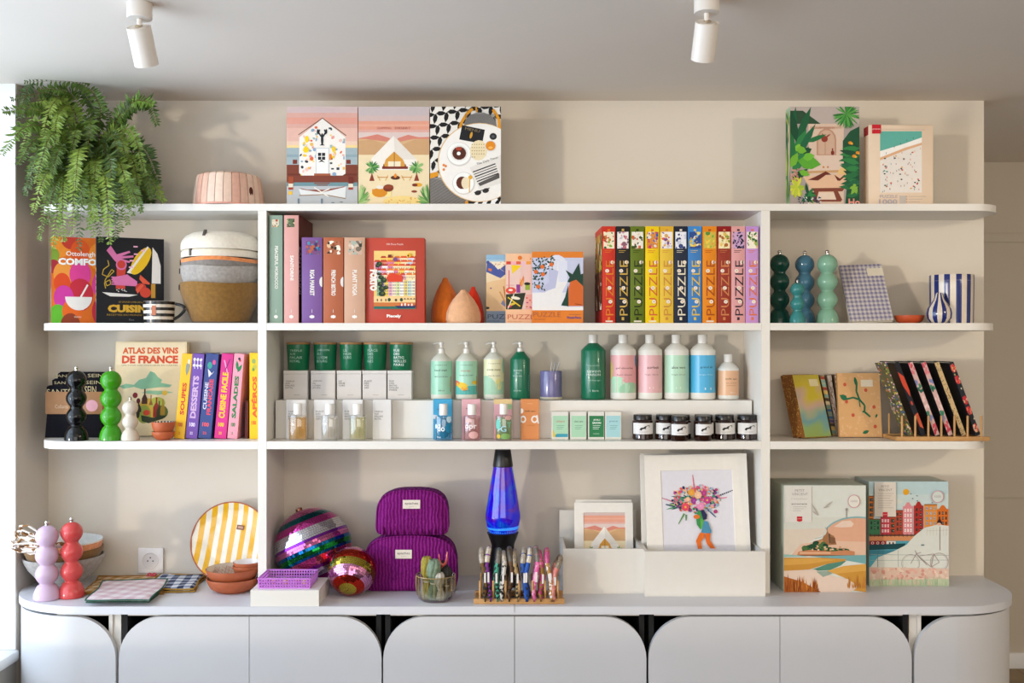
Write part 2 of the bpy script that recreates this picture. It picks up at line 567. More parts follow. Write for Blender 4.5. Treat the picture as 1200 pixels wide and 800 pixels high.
# curved end cabinets
def end_cab(sgn, xin, lb, xo):
    t = thing('corner_cabinet', lb, 'cabinet', (0, 0, 0))
    # plan curve from the inner edge on the front plane to the side
    n = 26
    L = abs(xo) - abs(xin)
    rx, ry = .28, .26
    plan = [(abs(xin) + .003, DY)]
    xs = abs(xo) - rx
    k = 6
    for i in range(1, k + 1): plan.append((abs(xin) + .003 + (xs - abs(xin) - .003) * i / k, DY))
    for i in range(1, n + 1):
        a = (math.pi / 2) * i / n
        plan.append((xs + rx * math.sin(a), DY + ry - ry * math.cos(a)))
    plan.append((abs(xo), -.002))
    mb = MB()
    vs, fs = [], []
    def top(x):
        dx = x - abs(xin) - .003
        if dx >= RC: return DZ1
        return DZ1 - RC + math.sqrt(max(0, RC * RC - (RC - dx) ** 2))
    # densify near the inner edge
    dense = [(abs(xin) + .003 + RC * (1 - math.cos(math.pi / 2 * i / 14)), DY) for i in range(15)]
    plan = dense + [p for p in plan if p[0] > dense[-1][0] + .004]
    m = len(plan)
    for j, (x, y) in enumerate(plan):
        p0 = plan[max(j - 1, 0)]; p1 = plan[min(j + 1, m - 1)]
        tx, ty = p1[0] - p0[0], p1[1] - p0[1]
        l = math.hypot(tx, ty)
        nx, ny = -ty / l * .018, tx / l * .018
        z = top(x)
        for (qx, qy, qz) in ((x, y, DZ0), (x, y, z), (x + nx, y + ny, z), (x + nx, y + ny, DZ0)):
            vs.append((qx * sgn, qy, qz))
    for j in range(m - 1):
        for q in range(4):
            q2 = (q + 1) % 4
            fs.append((j * 4 + q, j * 4 + q2, (j + 1) * 4 + q2, (j + 1) * 4 + q))
    fs.append((0, 1, 2, 3)); fs.append(((m - 1) * 4 + 3, (m - 1) * 4 + 2, (m - 1) * 4 + 1, (m - 1) * 4))
    mb.add(vs, fs)
    mb.build('curved_door', DOORM, t, ang=40)
    xi = abs(xin)
    c = MB()
    lo, hi = sorted((sgn * (xi + .022), sgn * (xi + .034)))
    c.box(lo, hi, DY + .024, -.001, 0, CB - .001)
    c.build('side_panel', WHITE, t, smooth=False)
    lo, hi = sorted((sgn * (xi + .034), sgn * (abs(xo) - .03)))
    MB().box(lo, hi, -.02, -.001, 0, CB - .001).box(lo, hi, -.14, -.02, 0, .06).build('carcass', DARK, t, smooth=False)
    lo, hi = sorted((sgn * (xi + .034), sgn * (xi + .20)))
    MB().box(lo, hi, DY + .024, DY + .08, CB - .012, CB - .001).build('top_rail', WHITE, t, smooth=False)
    lo, hi = sorted((sgn * (xi - .003), sgn * (xi + .0215)))
    MB().box(lo, hi, DY + .03, DY + .05, .06, CB - .001).build('stile', WHITE, t, smooth=False)
end_cab(-1, pxd(136.5), 'curved corner cabinet under the lilac and coral mills', -CX + .016)
end_cab(1, pxd(1070.5), 'curved corner cabinet at the far right of the counter', CX - .006)

# ------------------------------------------------------------------ display riser on the middle shelf
rs = tag(bevelled(MB().box(-.822, .822, -.155, -.002, S3 + .0005, S3 + .131), .0015).build('display_riser', WHITE),
         'long white raised step on the middle shelf carrying bottles and candles', 'display riser')
RZ = S3 + .1315

# ------------------------------------------------------------------ wall socket
so_ = thing('wall_socket', 'square white wall socket above the folded napkins', 'socket', (PX(177.5, 0), -.0005, PZ(656, 0)))
hw = PL(14.7, 0)
MB().box(-hw, hw, -.010, 0, -hw, hw, bev=.003).build('plate', mat('#e9e4e0', rough=.35, gain=1.0), so_)
rr_ = .029
ring = MB().lathe([(rr_ - .004, 0), (rr_, .0), (rr_, .002), (rr_ - .002, .002), (rr_ - .003, .0008), (.002, .0006)], 36)
ring.xf(Matrix.Translation((0, -.0101, 0)) @ Matrix.Rotation(R(90), 4, 'X'))
ring.build('well', mat('#dcd6d2', rough=.4, gain=1.0), so_)
for dx, dz in ((-.0095, -.001), (.0095, -.001), (0, .011)):
    h = MB().lathe([(.0025, 0), (.0025, .0006)], 10)
    h.xf(Matrix.Translation((dx, -.011, dz)) @ Matrix.Rotation(R(90), 4, 'X'))
    h.build('pin_hole', DARK, so_)

# ------------------------------------------------------------------ ceiling spotlights
LW = mat('#ded6cc', rough=.4, noise=.01, name='lamp_white', gain=1.0)
def spot(px, pytop, hx0, hy0, hx1, hy1, lb):
    d = .883 / ((405 - pytop) / F)
    Y = d - CAMD
    t = thing('ceiling_spotlight', lb, 'spotlight', (PX(px, Y), Y, ZC))
    MB().lathe([(.0315, -.0005), (.0315, -.038), (.030, -.040), (.0, -.040)], 40).build('canopy', LW, t)
    a = Vector((PX(hx0, Y) - PX(px, Y), 0, PZ(hy0, Y) - ZC))
    b = Vector((PX(hx1, Y + .05) - PX(px, Y), .05, PZ(hy1, Y + .05) - ZC))
    MB().tube([(0, 0, -.0405), (0, 0, a.z - .003)], .0065, 14).build('stem', LW, t)
    ax = (b - a)
    L = ax.length
    q = Vector((0, 0, -1)).rotation_difference(ax.normalized()).to_matrix().to_4x4()
    h = MB().lathe([(.0, -.0005), (.020, -.0005), (.0205, -.003), (.0265, -.003), (.0305, .0), (.0305, -L), (.027, -L), (.027, -L + .02), (0, -L + .02)], 40)
    h.xf(Matrix.Translation(a) @ q)
    h.build('lamp_head', LW, t)
    k = MB().lathe([(.0095, .001), (.0095, .004), (.004, .006), (0, .006)], 16)
    k.xf(Matrix.Translation(a) @ q)
    k.build('joint', mat('#b5a58c', rough=.4, metal=.6, gain=1.0), t)
spot(163.5, 4, 162.5, 31.5, 172, 76, 'white ceiling spotlight at left, above the hanging fern')
spot(828, -3, 829, 26, 823.5, 70, 'white ceiling spotlight at right, above the riser bottles')
# ------------------------------------------------------------------ boxes and books
def carton(name, label, px0, px1, pytop, Y, zs, depth, color, cat='puzzle box', rotz=0, lean=0, roll=0, group=None, w=None, h=None,
           lidd=.72, bev=.0012, tray=None, side=None, lift=0, rough=.45):
    """box standing on its long edge: lid towards the room, tray showing at the back. local x 0..w, y 0..depth, z 0..h"""
    x0 = PX(px0, Y)
    w = w or (PX(px1, Y) - x0)
    h = h or (PZ(pytop, Y) - zs)
    t = thing(name, label, cat, (x0, Y, zs + depth * math.sin(lean) + lift), rotz, lean, roll, group)
    m = mat(color, rough=rough, noise=.02, scale=20, name='card', spec=.3)
    MB().box(0, w, 0, depth * lidd, 0, h, bev=bev).build('lid', m, t)
    MB().box(.0012, w - .0012, depth * lidd, depth, .0012, h - .0012, bev=.0006).build('tray', mat(tray or color, rough=.5, noise=.02, name='card'), t)
    return t, w, h

PAGE = mat('#e9e0cc', rough=.8, noise=.08, scale=140, name='paper')
def book(name, label, px0, px1, pytop, Y, zs, thick, color, cat='book', rotz=0, lean=0, roll=0, group=None, w=None, h=None, face='front',
         depth=.2, board=.0028, rough=.4):
    """face front: cover to the room, spine at the left; face spine: spine to the room"""
    x0 = PX(px0, Y)
    w = w or (PX(px1, Y) - x0)
    h = h or (PZ(pytop, Y) - zs)
    m = mat(color, rough=rough, noise=.02, scale=20, name='book_cloth', spec=.3)
    if face == 'front':
        t = thing(name, label, cat, (x0, Y, zs + thick * math.sin(lean) + .0004), rotz, lean, roll, group)
        c = MB()
        c.box(0, w, 0, board, 0, h, bev=.0007, seg=1)
        c.box(0, w, thick - board, thick, 0, h, bev=.0007, seg=1)
        c.box(0, board, board * .5, thick - board * .5, 0, h, bev=.0007, seg=1)
        c.build('cover', m, t, ang=30)
        MB().box(board, w - .003, board, thick - board, .003, h - .003).build('pages', PAGE, t, smooth=False)
    else:
        t = thing(name, label, cat, (x0, Y, zs + .0004 + max(0, math.sin(roll) * w if roll > 0 else 0)), rotz, lean, roll, group)
        c = MB()
        c.box(0, board, 0, depth, 0, h, bev=.0007, seg=1)
        c.box(w - board, w, 0, depth, 0, h, bev=.0007, seg=1)
        c.box(board * .5, w - board * .5, 0, board, 0, h, bev=.0007, seg=1)
        c.build('cover', m, t, ang=30)
        MB().box(board, w - board, board, depth - .003, .003, h - .003).build('pages', PAGE, t, smooth=False)
    return t, w, h

# ---------- top shelf
rnd = random.Random(7)
# seaside house puzzle   art in 567x800 crop units: face spans 8..555, 38..790
t, w, h = carton('puzzle_box', 'puzzle box with a white seaside house covered in bright bric-a-brac', 336, 419, 125, -.21, S1, .06, '#e6b9a8', lidd=.8)
A = Art(8, 38, 555, 790)
A.bg('#cdb6b4').rect('#d8a79a', 8, 85, 555, 200).rect('#dd9c8a', 8, 120, 555, 170).rect('#e2b6a6', 8, 200, 555, 300).rect('#e8c8b0', 8, 300, 555, 335)
A.rect('#efd392', 8, 330, 555, 352).rect('#9fb0b4', 8, 350, 555, 480).rect('#8ea3aa', 8, 400, 555, 420)
A.rect('#7b3d2c', 8, 478, 555, 612).rect('#6b3022', 8, 545, 555, 560).rect('#6d8f95', 8, 612, 555, 640).rect('#b9bcbd', 8, 640, 555, 790)
for x in (55, 468): A.rect('#7a2f22', x, 440, x + 34, 472)
A.poly('#efe9e0', [(106, 270), (284, 128), (462, 270), (462, 545), (440, 560), (125, 560), (104, 540)])
A.line('#5c4638', [(98, 252), (284, 125), (468, 258)], 6)
cols = ['#f0c92e', '#e39b8f', '#e9b95c', '#9fb4b0', '#2c3640', '#e0653e', '#f2d77a', '#d98e9a', '#8aa6c0', '#3f4a4c', '#efc3b6']
pos = []
for i in range(120):
    x, y = rnd.uniform(112, 455), rnd.uniform(160, 552)
    if y < 128 + abs(x - 284) * .8 + 22: continue
    if 228 < x < 340 and y > 330: continue
    if 240 < x < 325 and y < 340: continue
    c = rnd.choice(cols)
    if rnd.random() < .5: A.ell(c, x, y, rnd.uniform(6, 17), rnd.uniform(6, 15), rnd.uniform(0, 90), 9)
    else: A.rect(c, x, y, x + rnd.uniform(8, 22), y + rnd.uniform(8, 24))
A.ell('#f3cf22', 158, 366, 24, 22).ell('#f3cf22', 164, 285, 16, 26).ell('#f1c928', 372, 362, 15, 22).ell('#e8832c', 342, 420, 16, 24)
A.rect('#cfd3d4', 232, 350, 336, 545).rect('#f4efe8', 240, 358, 328, 545).rect('#25282e', 250, 388, 306, 442).line('#f4efe8', [(278, 388), (278, 442)], 5).line('#f4efe8', [(250, 415), (306, 415)], 5)
A.poly('#35302f', [(252, 462), (278, 440), (304, 462), (278, 455)])
A.ell('#1f2730', 282, 285, 10, 46).line('#1f2730', [(275, 265), (255, 235), (262, 212)], 11).line('#1f2730', [(289, 265), (308, 235), (300, 212)], 11)
A.leaf('#1f2730', 252, 250, 246, 205, 9).leaf('#1f2730', 310, 250, 316, 205, 9).poly('#1f2730', [(262, 332), (282, 318), (302, 332)])
A.rect('#a3593a', 220, 545, 345, 562).line('#8a4a30', [(220, 620), (340, 620)], 8).line('#8a4a30', [(240, 634), (325, 634)], 7)
A.poly('#8f4b38', [(105, 655), (170, 668), (300, 668), (420, 650), (460, 640), (400, 690), (180, 690)])
A.poly('#dfe0dd', [(100, 662), (280, 690), (468, 645), (462, 730), (300, 712), (120, 712)])
A.line('#9a7d62', [(105, 712), (300, 705), (462, 735)], 7).line('#e8e2d8', [(220, 650), (330, 720)], 9).line('#e8e2d8', [(340, 660), (250, 700)], 8)
for x, c in ((22, '#a04a2c'), (485, '#6e2c22')): A.rect(c, x, 568, x + 38, 622).rect('#e7d9c2', x, 622, x + 36, 650).rect('#a2402c', x, 650, x + 36, 668)
A.rect('#e8b93a', 22, 680, 52, 706)
for x in (100, 280): A.line('#6d7f8c', [(x, 735), (x, 780)], 14)
for x, y in ((365, 766), (430, 762)): A.ell('#7b868c', x, y, 14, 4)
A.build(t, face_front(w, h))

t, w, h = carton('puzzle_box', 'puzzle box showing a white bell tent in a pink desert between two palms', 420, 503, 125, -.21, S1, .06, '#e8c8b4', lidd=.8)
def tent_art(A, x0=18, x1=562):
    A.bg('#c2b4b4').rect('#cdb4ae', x0, 110, x1, 150).rect('#df9c84', x0, 150, x1, 215).rect('#e2a78f', x0, 175, x1, 190).rect('#dba79a', x0, 215, x1, 235).rect('#d9c4bd', x0, 235, x1, 285)
    A.poly('#d4806c', [(x0, 280), (80, 268), (165, 250), (262, 280), (235, 310), (x0, 310)]).poly('#d4806c', [(318, 280), (400, 254), (480, 272), (562, 270), (562, 310), (340, 310)])
    A.rect('#d3ad80', x0, 285, x1, 410).poly('#c99f72', [(x0, 300), (120, 290), (240, 330), (140, 410), (x0, 410)]).poly('#c99f72', [(562, 285), (450, 290), (350, 330), (440, 410), (562, 410)])
    A.poly('#d08170', [(60, 284), (165, 255), (262, 284), (235, 306)]).poly('#d08170', [(318, 284), (400, 258), (470, 280), (340, 306)])
    A.rect('#ead6ae', x0, 405, x1, 790)
    A.poly('#efe8dd', [(288, 262), (120, 430), (110, 520), (470, 520), (465, 440)]).poly('#e2d9cd', [(288, 262), (300, 400), (350, 440), (465, 440)])
    A.poly('#d79a42', [(292, 380), (228, 440), (206, 505), (388, 505), (360, 440)]).poly('#efe0c0', [(246, 455), (246, 495), (342, 495), (342, 455)])
    A.line('#7a4a2c', [(294, 385), (294, 495)], 5).rect('#7c2f20', 200, 493, 398, 512)
    A.poly('#7c2f20', [(212, 470), (202, 512), (228, 512)]).poly('#7c2f20', [(378, 470), (368, 512), (394, 512)])
t_art = Art(18, 42, 562, 790)
tent_art(t_art)
A = t_art
for cx in (122, 465):
    for i in range(26):
        a = rnd.uniform(0, 6.28)
        A.leaf(rnd.choice(['#4f8a45', '#6ea457', '#3c7440', '#8fb870']), cx, 500, cx + 62 * math.cos(a), 500 + 52 * math.sin(a), 7)
    A.poly('#8b3a26', [(cx, 540), (cx - 20, 602), (cx + 20, 602)])
for x0, x1 in ((165, 245), (350, 430)):
    A.line('#d9a24e', [(x0, 560), (x0 + 20, 600)], 5).line('#d9a24e', [(x1, 560), (x1 - 20, 600)], 5).line('#c98c3a', [(x0, 575), (x1, 575)], 6)
A.ell('#5b2f20', 302, 578, 36, 16).leaf('#ec8a2a', 302, 580, 302, 545, 12)
A.poly('#f2dd96', [(100, 690), (270, 680), (270, 720), (120, 725)]).ell('#d58a22', 182, 690, 58, 36).rect('#d58a22', 124, 665, 240, 700).ell('#e7e0d2', 184, 650, 30, 14)
A.ell('#7a3320', 248, 656, 40, 28).ell('#8d4026', 250, 645, 36, 16).ell('#e3a631', 475, 632, 32, 15).ell('#7a3320', 452, 633, 22, 12).ell('#8d4026', 447, 682, 22, 9)
A.ell('#efd48a', 355, 760, 150, 46)
for i in range(30): A.ell('#d99d55', rnd.uniform(220, 480), rnd.uniform(730, 785), 7, 3, 20, 6)
for i in range(40):
    cx, s = (18, 1) if i % 2 else (562, -1)
    a = rnd.uniform(-1.4, .4)
    A.leaf(rnd.choice(['#6f9f55', '#8db56a', '#4d8044', '#b3c98a']), cx, 770, cx + s * 95 * math.cos(a), 770 + 150 * math.sin(a), 9)
A.text('#a8665c', 'GLAMPING', 160, 196, 270, 212).text('#a8665c', 'DESERT', 300, 196, 420, 212)
A.build(t, face_front(w, h))

t, w, h = carton('puzzle_box', 'puzzle box with a round white cafe table on black and white tiles', 504, 587, 125, -.21, S1, .06, '#d8d3cc', lidd=.8)
A = Art(14, 38, 562, 790)
A.bg('#e9e4db')
for i in range(-1, 7):
    for j in range(-2, 9):
        cx, cy = 60 + i * 86 + j * 18, 90 + j * 86 - i * 12
        for a in (45, 135): pass
        A.leaf('#1b1a1a', cx, cy, cx + 80, cy - 4, 17).leaf('#1b1a1a', cx, cy, cx - 14, cy + 80, 17)
A.poly('#8c8782', [(14, 575), (110, 575), (330, 790), (14, 790)])
for k in range(26): A.line('#3a3634', [(14, 580 + k * 9), (340, 600 + k * 9 + 60)], 3.2)
A.poly('#ffffff', [(560, 600), (560, 790), (330, 790), (400, 740)])
for k in range(3): A.leaf('#1b1a1a', 380 + 70 * k, 790, 430 + 60 * k, 740, 14).leaf('#1b1a1a', 540, 700 + 20 * k, 556, 760, 12)
A.line('#dd9420', [(245, 200), (262, 150), (300, 90), (345, 55)], 22).line('#dd9420', [(555, 240), (545, 130), (500, 60)], 22).line('#dd9420', [(370, 40), (375, 80)], 14)
A.ell('#8f8b86', 402, 190, 128, 110)
for k in range(22): A.line('#47433f', [(285, 100 + k * 6), (525, 95 + k * 6)], 2.4)
A.poly('#dd9420', [(14, 545), (75, 530), (78, 565), (14, 585)]).rect('#dd9420', 285, 755, 310, 785)
A.ell('#dab579', 395, 462, 322, 300, 0, 40).ell('#f0ece5', 398, 462, 317, 295, 0, 40)
A.poly('#202024', [(262, 178), (438, 214), (418, 320), (240, 288)]).ell('#d09a34', 332, 255, 10, 26, 15)
A.text('#8c7a5a', 'MENU', 285, 205, 400, 225, 11)
A.ell('#d4cec6', 240, 400, 96, 92, 0, 24).ell('#f7f4ee', 238, 395, 90, 84, 0, 24).ell('#e6e0d8', 240, 392, 66, 60).ell('#54291c', 240, 392, 54, 50).ell('#a5402a', 236, 358, 24, 14).ell('#f7f4ee', 236, 394, 15, 14)
A.ell('#e9d8b0', 390, 370, 68, 78, 10)
for i in range(26): A.ell('#8a6a2e', 340 + (i % 6) * 18, 325 + (i // 6) * 24, 4, 4, 0, 5)
A.ell('#2a2a2c', 502, 265, 28, 26).ell('#54565a', 502, 265, 12, 11).ell('#dcd5cc', 482, 338, 44, 42).ell('#e08a1e', 482, 336, 38, 36).ell('#f2b65c', 482, 350, 18, 10)
A.ell('#d4cec6', 275, 620, 88, 86, 0, 24).ell('#f7f4ee', 272, 618, 80, 80, 0, 24).ell('#5c2a1a', 262, 616, 46, 48).ell('#e9d9b6', 290, 618, 34, 46)
A.line('#d8a53c', [(322, 580), (318, 690)], 8).ell('#e0a62c', 326, 575, 16, 16)
for x, y in ((120, 482), (135, 490), (120, 516)): A.ell('#e2863a', x, y, 10, 10)
A.poly('#e3ded6', [(320, 500), (560, 405), (562, 620), (395, 665)]).poly('#57534f', [(385, 620), (550, 545), (552, 580), (400, 642)])
for k in range(5): A.line('#2e2b2a', [(345 + k * 8, 535 + k * 18), (520 + k * 6, 472 + k * 18)], 6 if k % 2 else 9)
A.text('#2a2826', 'The Daily Times', 372, 440, 545, 462, -18)
A.ell('#2c2a29', 385, 692, 26, 18, -15).ell('#2c2a29', 445, 675, 26, 18, -15).line('#2c2a29', [(355, 690), (475, 655)], 6)
A.build(t, face_front(w, h))

# jungle bathtub box; art units 613x800 crop, face 52..592, 30..785
t, w, h = carton('puzzle_box', 'puzzle box with a bathtub scene framed by deep green jungle leaves', 926, 1007, 125, -.20, S1, .058, '#c9b49a', lidd=.95)
A = Art(52, 30, 592, 785)
A.bg('#a99c95').rect('#b8aaa2', 52, 30, 592, 160).poly('#2c4a33', [(52, 60), (150, 60), (290, 160), (52, 160)])
A.rect('#d8bda8', 195, 160, 470, 785).rect('#c9a78e', 205, 180, 455, 196).rect('#dcc3b0', 195, 400, 470, 530)
A.ell('#b98e75', 335, 285, 78, 90).rect('#b98e75', 258, 285, 412, 398).ell('#cba88f', 335, 285, 64, 78).rect('#cba88f', 271, 285, 399, 392).line('#b98e75', [(325, 250), (325, 395)], 7)
A.ell('#8d3a2c', 320, 275, 26, 24).leaf('#8d3a2c', 320, 270, 370, 235, 6).leaf('#8d3a2c', 320, 270, 300, 230, 6).ell('#7c2f26', 383, 380, 14, 18).rect('#7c2f26', 378, 345, 388, 370)
for x in (312, 346): A.ell('#c2813f', x, 488, 8, 8)
A.poly('#c79a6a', [(190, 518), (440, 510), (460, 528), (190, 535)]).ell('#e3bd7c', 480, 545, 60, 60)
A.poly('#e0b795', [(150, 560), (520, 540), (480, 660), (430, 680), (250, 680), (205, 640)])
A.poly('#6a2c20', [(190, 585), (250, 560), (330, 520), (375, 545), (330, 548), (270, 590)]).poly('#6a2c20', [(395, 545), (440, 575), (475, 545), (485, 555), (440, 592), (420, 590)])
A.poly('#7e4030', [(215, 648), (480, 645), (460, 672), (240, 675)]).poly('#7e4030', [(240, 672), (275, 672), (255, 740), (210, 740)]).poly('#7e4030', [(390, 672), (425, 672), (460, 740), (415, 740)])
A.poly('#e3cdb8', [(280, 680), (390, 680), (410, 735), (258, 735)]).rect('#7e4030', 215, 735, 450, 750)
G = ['#1d5a38', '#246b3c', '#174a30', '#2f7d42', '#1f6340']
for (a, b, c, d, ww) in ((60, 330, 95, 30, 26), (90, 330, 215, 30, 30), (70, 420, 180, 200, 34), (60, 460, 60, 200, 30), (100, 300, 60, 60, 30), (110, 400, 250, 160, 26), (60, 540, 200, 330, 34), (180, 300, 335, 240, 18), (150, 380, 220, 350, 26), (52, 600, 190, 500, 30)):
    A.leaf(rnd.choice(G), a, b, c, d, ww)
for i in range(60):
    a = rnd.uniform(0, 6.28)
    A.leaf(rnd.choice(['#3c8a3c', '#2f7434', '#58a048', '#245f30']), 490, 85, 490 + 110 * math.cos(a), 85 + 100 * math.sin(a) + 15, 6)
A.poly('#1b4f34', [(592, 180), (520, 215), (462, 290), (462, 420), (500, 560), (480, 785), (592, 785)])
for i in range(26):
    y = rnd.uniform(330, 760)
    A.leaf(rnd.choice(G + ['#3c8a4a']), 592, y, rnd.uniform(425, 520), y + rnd.uniform(-60, 40), 20)
for x, y in ((520, 305), (550, 405), (578, 380)): A.ell('#d98a28', x, y, 16, 12).ell('#e8a83a', x + 12, y + 6, 10, 8)
for (a, b, c, d, ww, cc) in ((52, 490, 110, 380, 30, '#6fae34'), (110, 440, 290, 470, 50, '#5aa332'), (130, 350, 90, 330, 30, '#7cb93c'), (100, 350, 180, 370, 28, '#6fae34'), (150, 420, 240, 400, 30, '#6db538'), (120, 520, 205, 550, 22, '#6fae34')):
    A.leaf(cc, a, b, c, d, ww)
for i in range(22):
    a = rnd.uniform(0, 6.28)
    A.leaf(rnd.choice(['#b9c23a', '#cfd046', '#9db838']), 105, 640, 105 + 62 * math.cos(a), 640 + 90 * math.sin(a), 13)
for i in range(18): A.leaf(rnd.choice(G + ['#4f9a44']), 190, 700, 190 + rnd.uniform(-60, 70), 620 + rnd.uniform(-20, 160), 12)
for i in range(16): A.ell(rnd.choice(['#c99a8a', '#b07a6c']), rnd.uniform(60, 125), rnd.uniform(490, 590), 12, 8, rnd.uniform(0, 90), 7)
for i in range(40): A.ell(rnd.choice(['#dfe3e6', '#34506a', '#1d3348']), rnd.uniform(115, 295), rnd.uniform(715, 780), 8, 5, rnd.uniform(0, 90), 6)
for i in range(10): A.leaf('#7fae3e', 560, 640, 560 + rnd.uniform(-50, 40), 640 + rnd.uniform(-60, 60), 14)
A.text('#e8978a', 'Ho', 505, 728, 595, 782, 0, .03).text('#c48a74', 'SUMMER', 232, 184, 400, 200)
A.build(t, face_front(w, h))
S = Art(0, 0, 58, 755)
S.bg('#9fb596')
for i in range(70): S.leaf(rnd.choice(G + ['#6fae34', '#cfd046', '#c9b49a']), rnd.uniform(0, 58), rnd.uniform(0, 755), rnd.uniform(0, 58), rnd.uniform(0, 755), 7)
S.build(t, face_left(.055, h), name='side_print')

t, w, h = carton('puzzle_box', 'cream puzzle box with a crowded sandy beach picture on the top shelf', 1018, 1094, 146, -.20, S1, .05, '#e4cdb3', lidd=.95, bev=.004)
A = Art(470, 142, 778, 512)
A.rect('#d8bfa8', 524, 160, 735, 168).rect('#e7dfd6', 524, 172, 722, 450)
A.poly('#5fae9f', [(524, 172), (722, 172), (722, 200), (640, 228), (524, 262)]).poly('#f3efe8', [(524, 262), (640, 228), (722, 200), (722, 222), (640, 246), (524, 290)]).poly('#dfae84', [(524, 292), (640, 248), (722, 224), (722, 234), (640, 260), (524, 304)])
for i in range(90):
    x, y = rnd.uniform(528, 718), rnd.uniform(235, 445)
    if y < 300 - (x - 524) * .33: continue
    c = rnd.choice(['#c8452e', '#2d5b6e', '#39493a', '#e0a23a', '#c8452e', '#8a5a48', '#3b8f80', '#32303a'])
    if rnd.random() < .35: A.ell(c, x, y, 5, 3.2, 0, 7)
    else: A.rect(c, x, y, x + 2.4, y + 7)
for x, y in ((590, 240), (620, 225), (552, 268), (680, 200), (650, 210)): A.rect('#4a3b3a', x, y, x + 2, y + 7)
A.rect('#c41f2c', 485, 142, 528, 183).text('#f2d9d6', 'pieces', 488, 158, 524, 167)
A.text('#b6aeb4', 'PUZZLE', 522, 461, 606, 474, 0, .02).text('#b1aab2', '1000', 518, 480, 606, 504, 0, .03)
for i, yy in enumerate((468, 480, 492)): A.line('#c7b8aa', [(658, yy), (740 - 14 * i, yy)], 3).ell('#c9a390', 650, yy, 3, 3)
A.rect('#c4bab2', 616, 464, 646, 506)
A.build(t, face_front(w, h))
MB().box(-.0008, 0, .004, .046, h * .88, h - .004).build('side_stamp', pmat('#a81d26'), t)

# ---------- pink panelled bowl upside down
Y = -.15
bx = (PX(227, Y) + PX(309, Y)) / 2
br = (PX(309, Y) - PX(227, Y)) / 2
bh = PZ(206, Y) - S1
t = thing('panelled_bowl', 'pale pink panelled bowl turned upside down beside the seaside puzzle', 'bowl', (bx, Y, S1 + .0003))
mb = MB()
seg = 26
cl = ['#e2c2ac', '#ddb49e', '#e8cdb8', '#dba994', '#e3c6b2']
prof = [(br, 0), (br * .985, bh * .25), (br * .95, bh * .55), (br * .91, bh * .84), (br * .87, bh * .95), (br * .78, bh), (br * .55, bh * 1.01), (0, bh * 1.01)]
for k in range(seg):
    a0, a1 = 2 * math.pi * k / seg, 2 * math.pi * (k + 1) / seg
    vs = []
    for (r, z) in prof:
        for a in (a0 + .008, (a0 + a1) / 2, a1 - .008):
            rr = r * (1.0 if a == (a0 + a1) / 2 else .992)
            vs.append((rr * math.cos(a), rr * math.sin(a), z))
    fs = []
    for i in range(len(prof) - 1):
        for q in range(2): fs.append((i * 3 + q, i * 3 + q + 1, (i + 1) * 3 + q + 1, (i + 1) * 3 + q))
    MB().add(vs, fs).build('panel', mat(cl[k * 3 % 5], rough=.7, noise=.06, scale=60, name='pink_panel'), t)
MB().lathe([(br * .975, .002), (br * .93, bh * .55), (br * .86, bh * .9), (0, bh * .985)], 40, caps=False).build('lining', mat('#c99c88', rough=.8), t)
MB().lathe([(br * 1.004, 0), (br * 1.002, .006)], 52, caps=False).build('rim', mat('#d99a88', rough=.7, noise=.1, scale=80), t)
hs = MB()
a = R(-35)
hs.lathe([(0, 0), (.0085, 0), (.0075, .0015), (0, .0016)], 16, sy=1.9)
hs.xf(Matrix.Translation((br * .955 * math.cos(a), br * .955 * math.sin(a), bh * .42)) @ Matrix.Rotation(a, 4, 'Z') @ Matrix.Rotation(R(86), 4, 'Y') @ Matrix.Rotation(R(90), 4, 'Z'))
hs.build('handle_slot', mat('#5a2a1c', rough=.9), t)

# ---------- fern
def frond(points, wid, n=34, seed=0, droop=.35):
    """arched stem with leaflet pairs; points = control polyline, resampled smoothly"""
    r = random.Random(seed)
    P = [Vector(p) for p in points]
    def at(tt):
        x = tt * (len(P) - 1)
        i = min(int(x), len(P) - 2)
        f = x - i
        p0, p1, p2, p3 = P[max(i - 1, 0)], P[i], P[i + 1], P[min(i + 2, len(P) - 1)]
        return .5 * ((2 * p1) + (-p0 + p2) * f + (2 * p0 - 5 * p1 + 4 * p2 - p3) * f * f + (-p0 + 3 * p1 - 3 * p2 + p3) * f ** 3)
    mb = MB()
    pts = [at(i / 16) for i in range(17)]
    mb.tube(pts, [.0011 * (1 - .6 * i / 16) for i in range(17)], 4, mi=1)
    for i in range(n):
        tt = .06 + .94 * i / (n - 1)
        p = at(tt)
        tg = (at(min(tt + .02, 1)) - at(max(tt - .02, 0)))
        if tg.length < 1e-6: continue
        tg.normalize()
        side = tg.cross(Vector((0, -.95, .30)))
        if side.length < .2: side = tg.cross(Vector((1, 0, 0)))
        side.normalize()
        nrm = side.cross(tg).normalized()
        prof = min(1, tt * 4 + .25) * (1 - max(0, tt - .7) / .3 * .60)
        for sgn in (-1, 1):
            if r.random() < .07: continue
            L = wid * prof * r.uniform(.6, 1.15)
            wd = max(.0030, L * .205)
            d = (side * sgn + tg * r.uniform(.15, .45) + nrm * r.uniform(-.3, .35) + Vector((0, 0, -droop * r.uniform(.2, 1)))).normalized()
            q = tg * wd
            cup = nrm * wd * r.uniform(.1, .5)
            a, b = p + d * L * .5, p + d * L
            mb.add([p, p + d * L * .18 + q * .9 , a + q * .95 , b, a - q * .75, p + d * L * .15 - q * .5, a - cup], [(0, 5, 4, 6), (0, 6, 2, 1), (6, 4, 3), (6, 3, 2)], 0)
    return mb
FY = -.145
fx, fz = PX(112, FY), S1
fern = thing('potted_fern', 'bushy green fern in a brown pot spilling over the left end of the top shelf', 'plant', (fx, FY, fz + .0003))
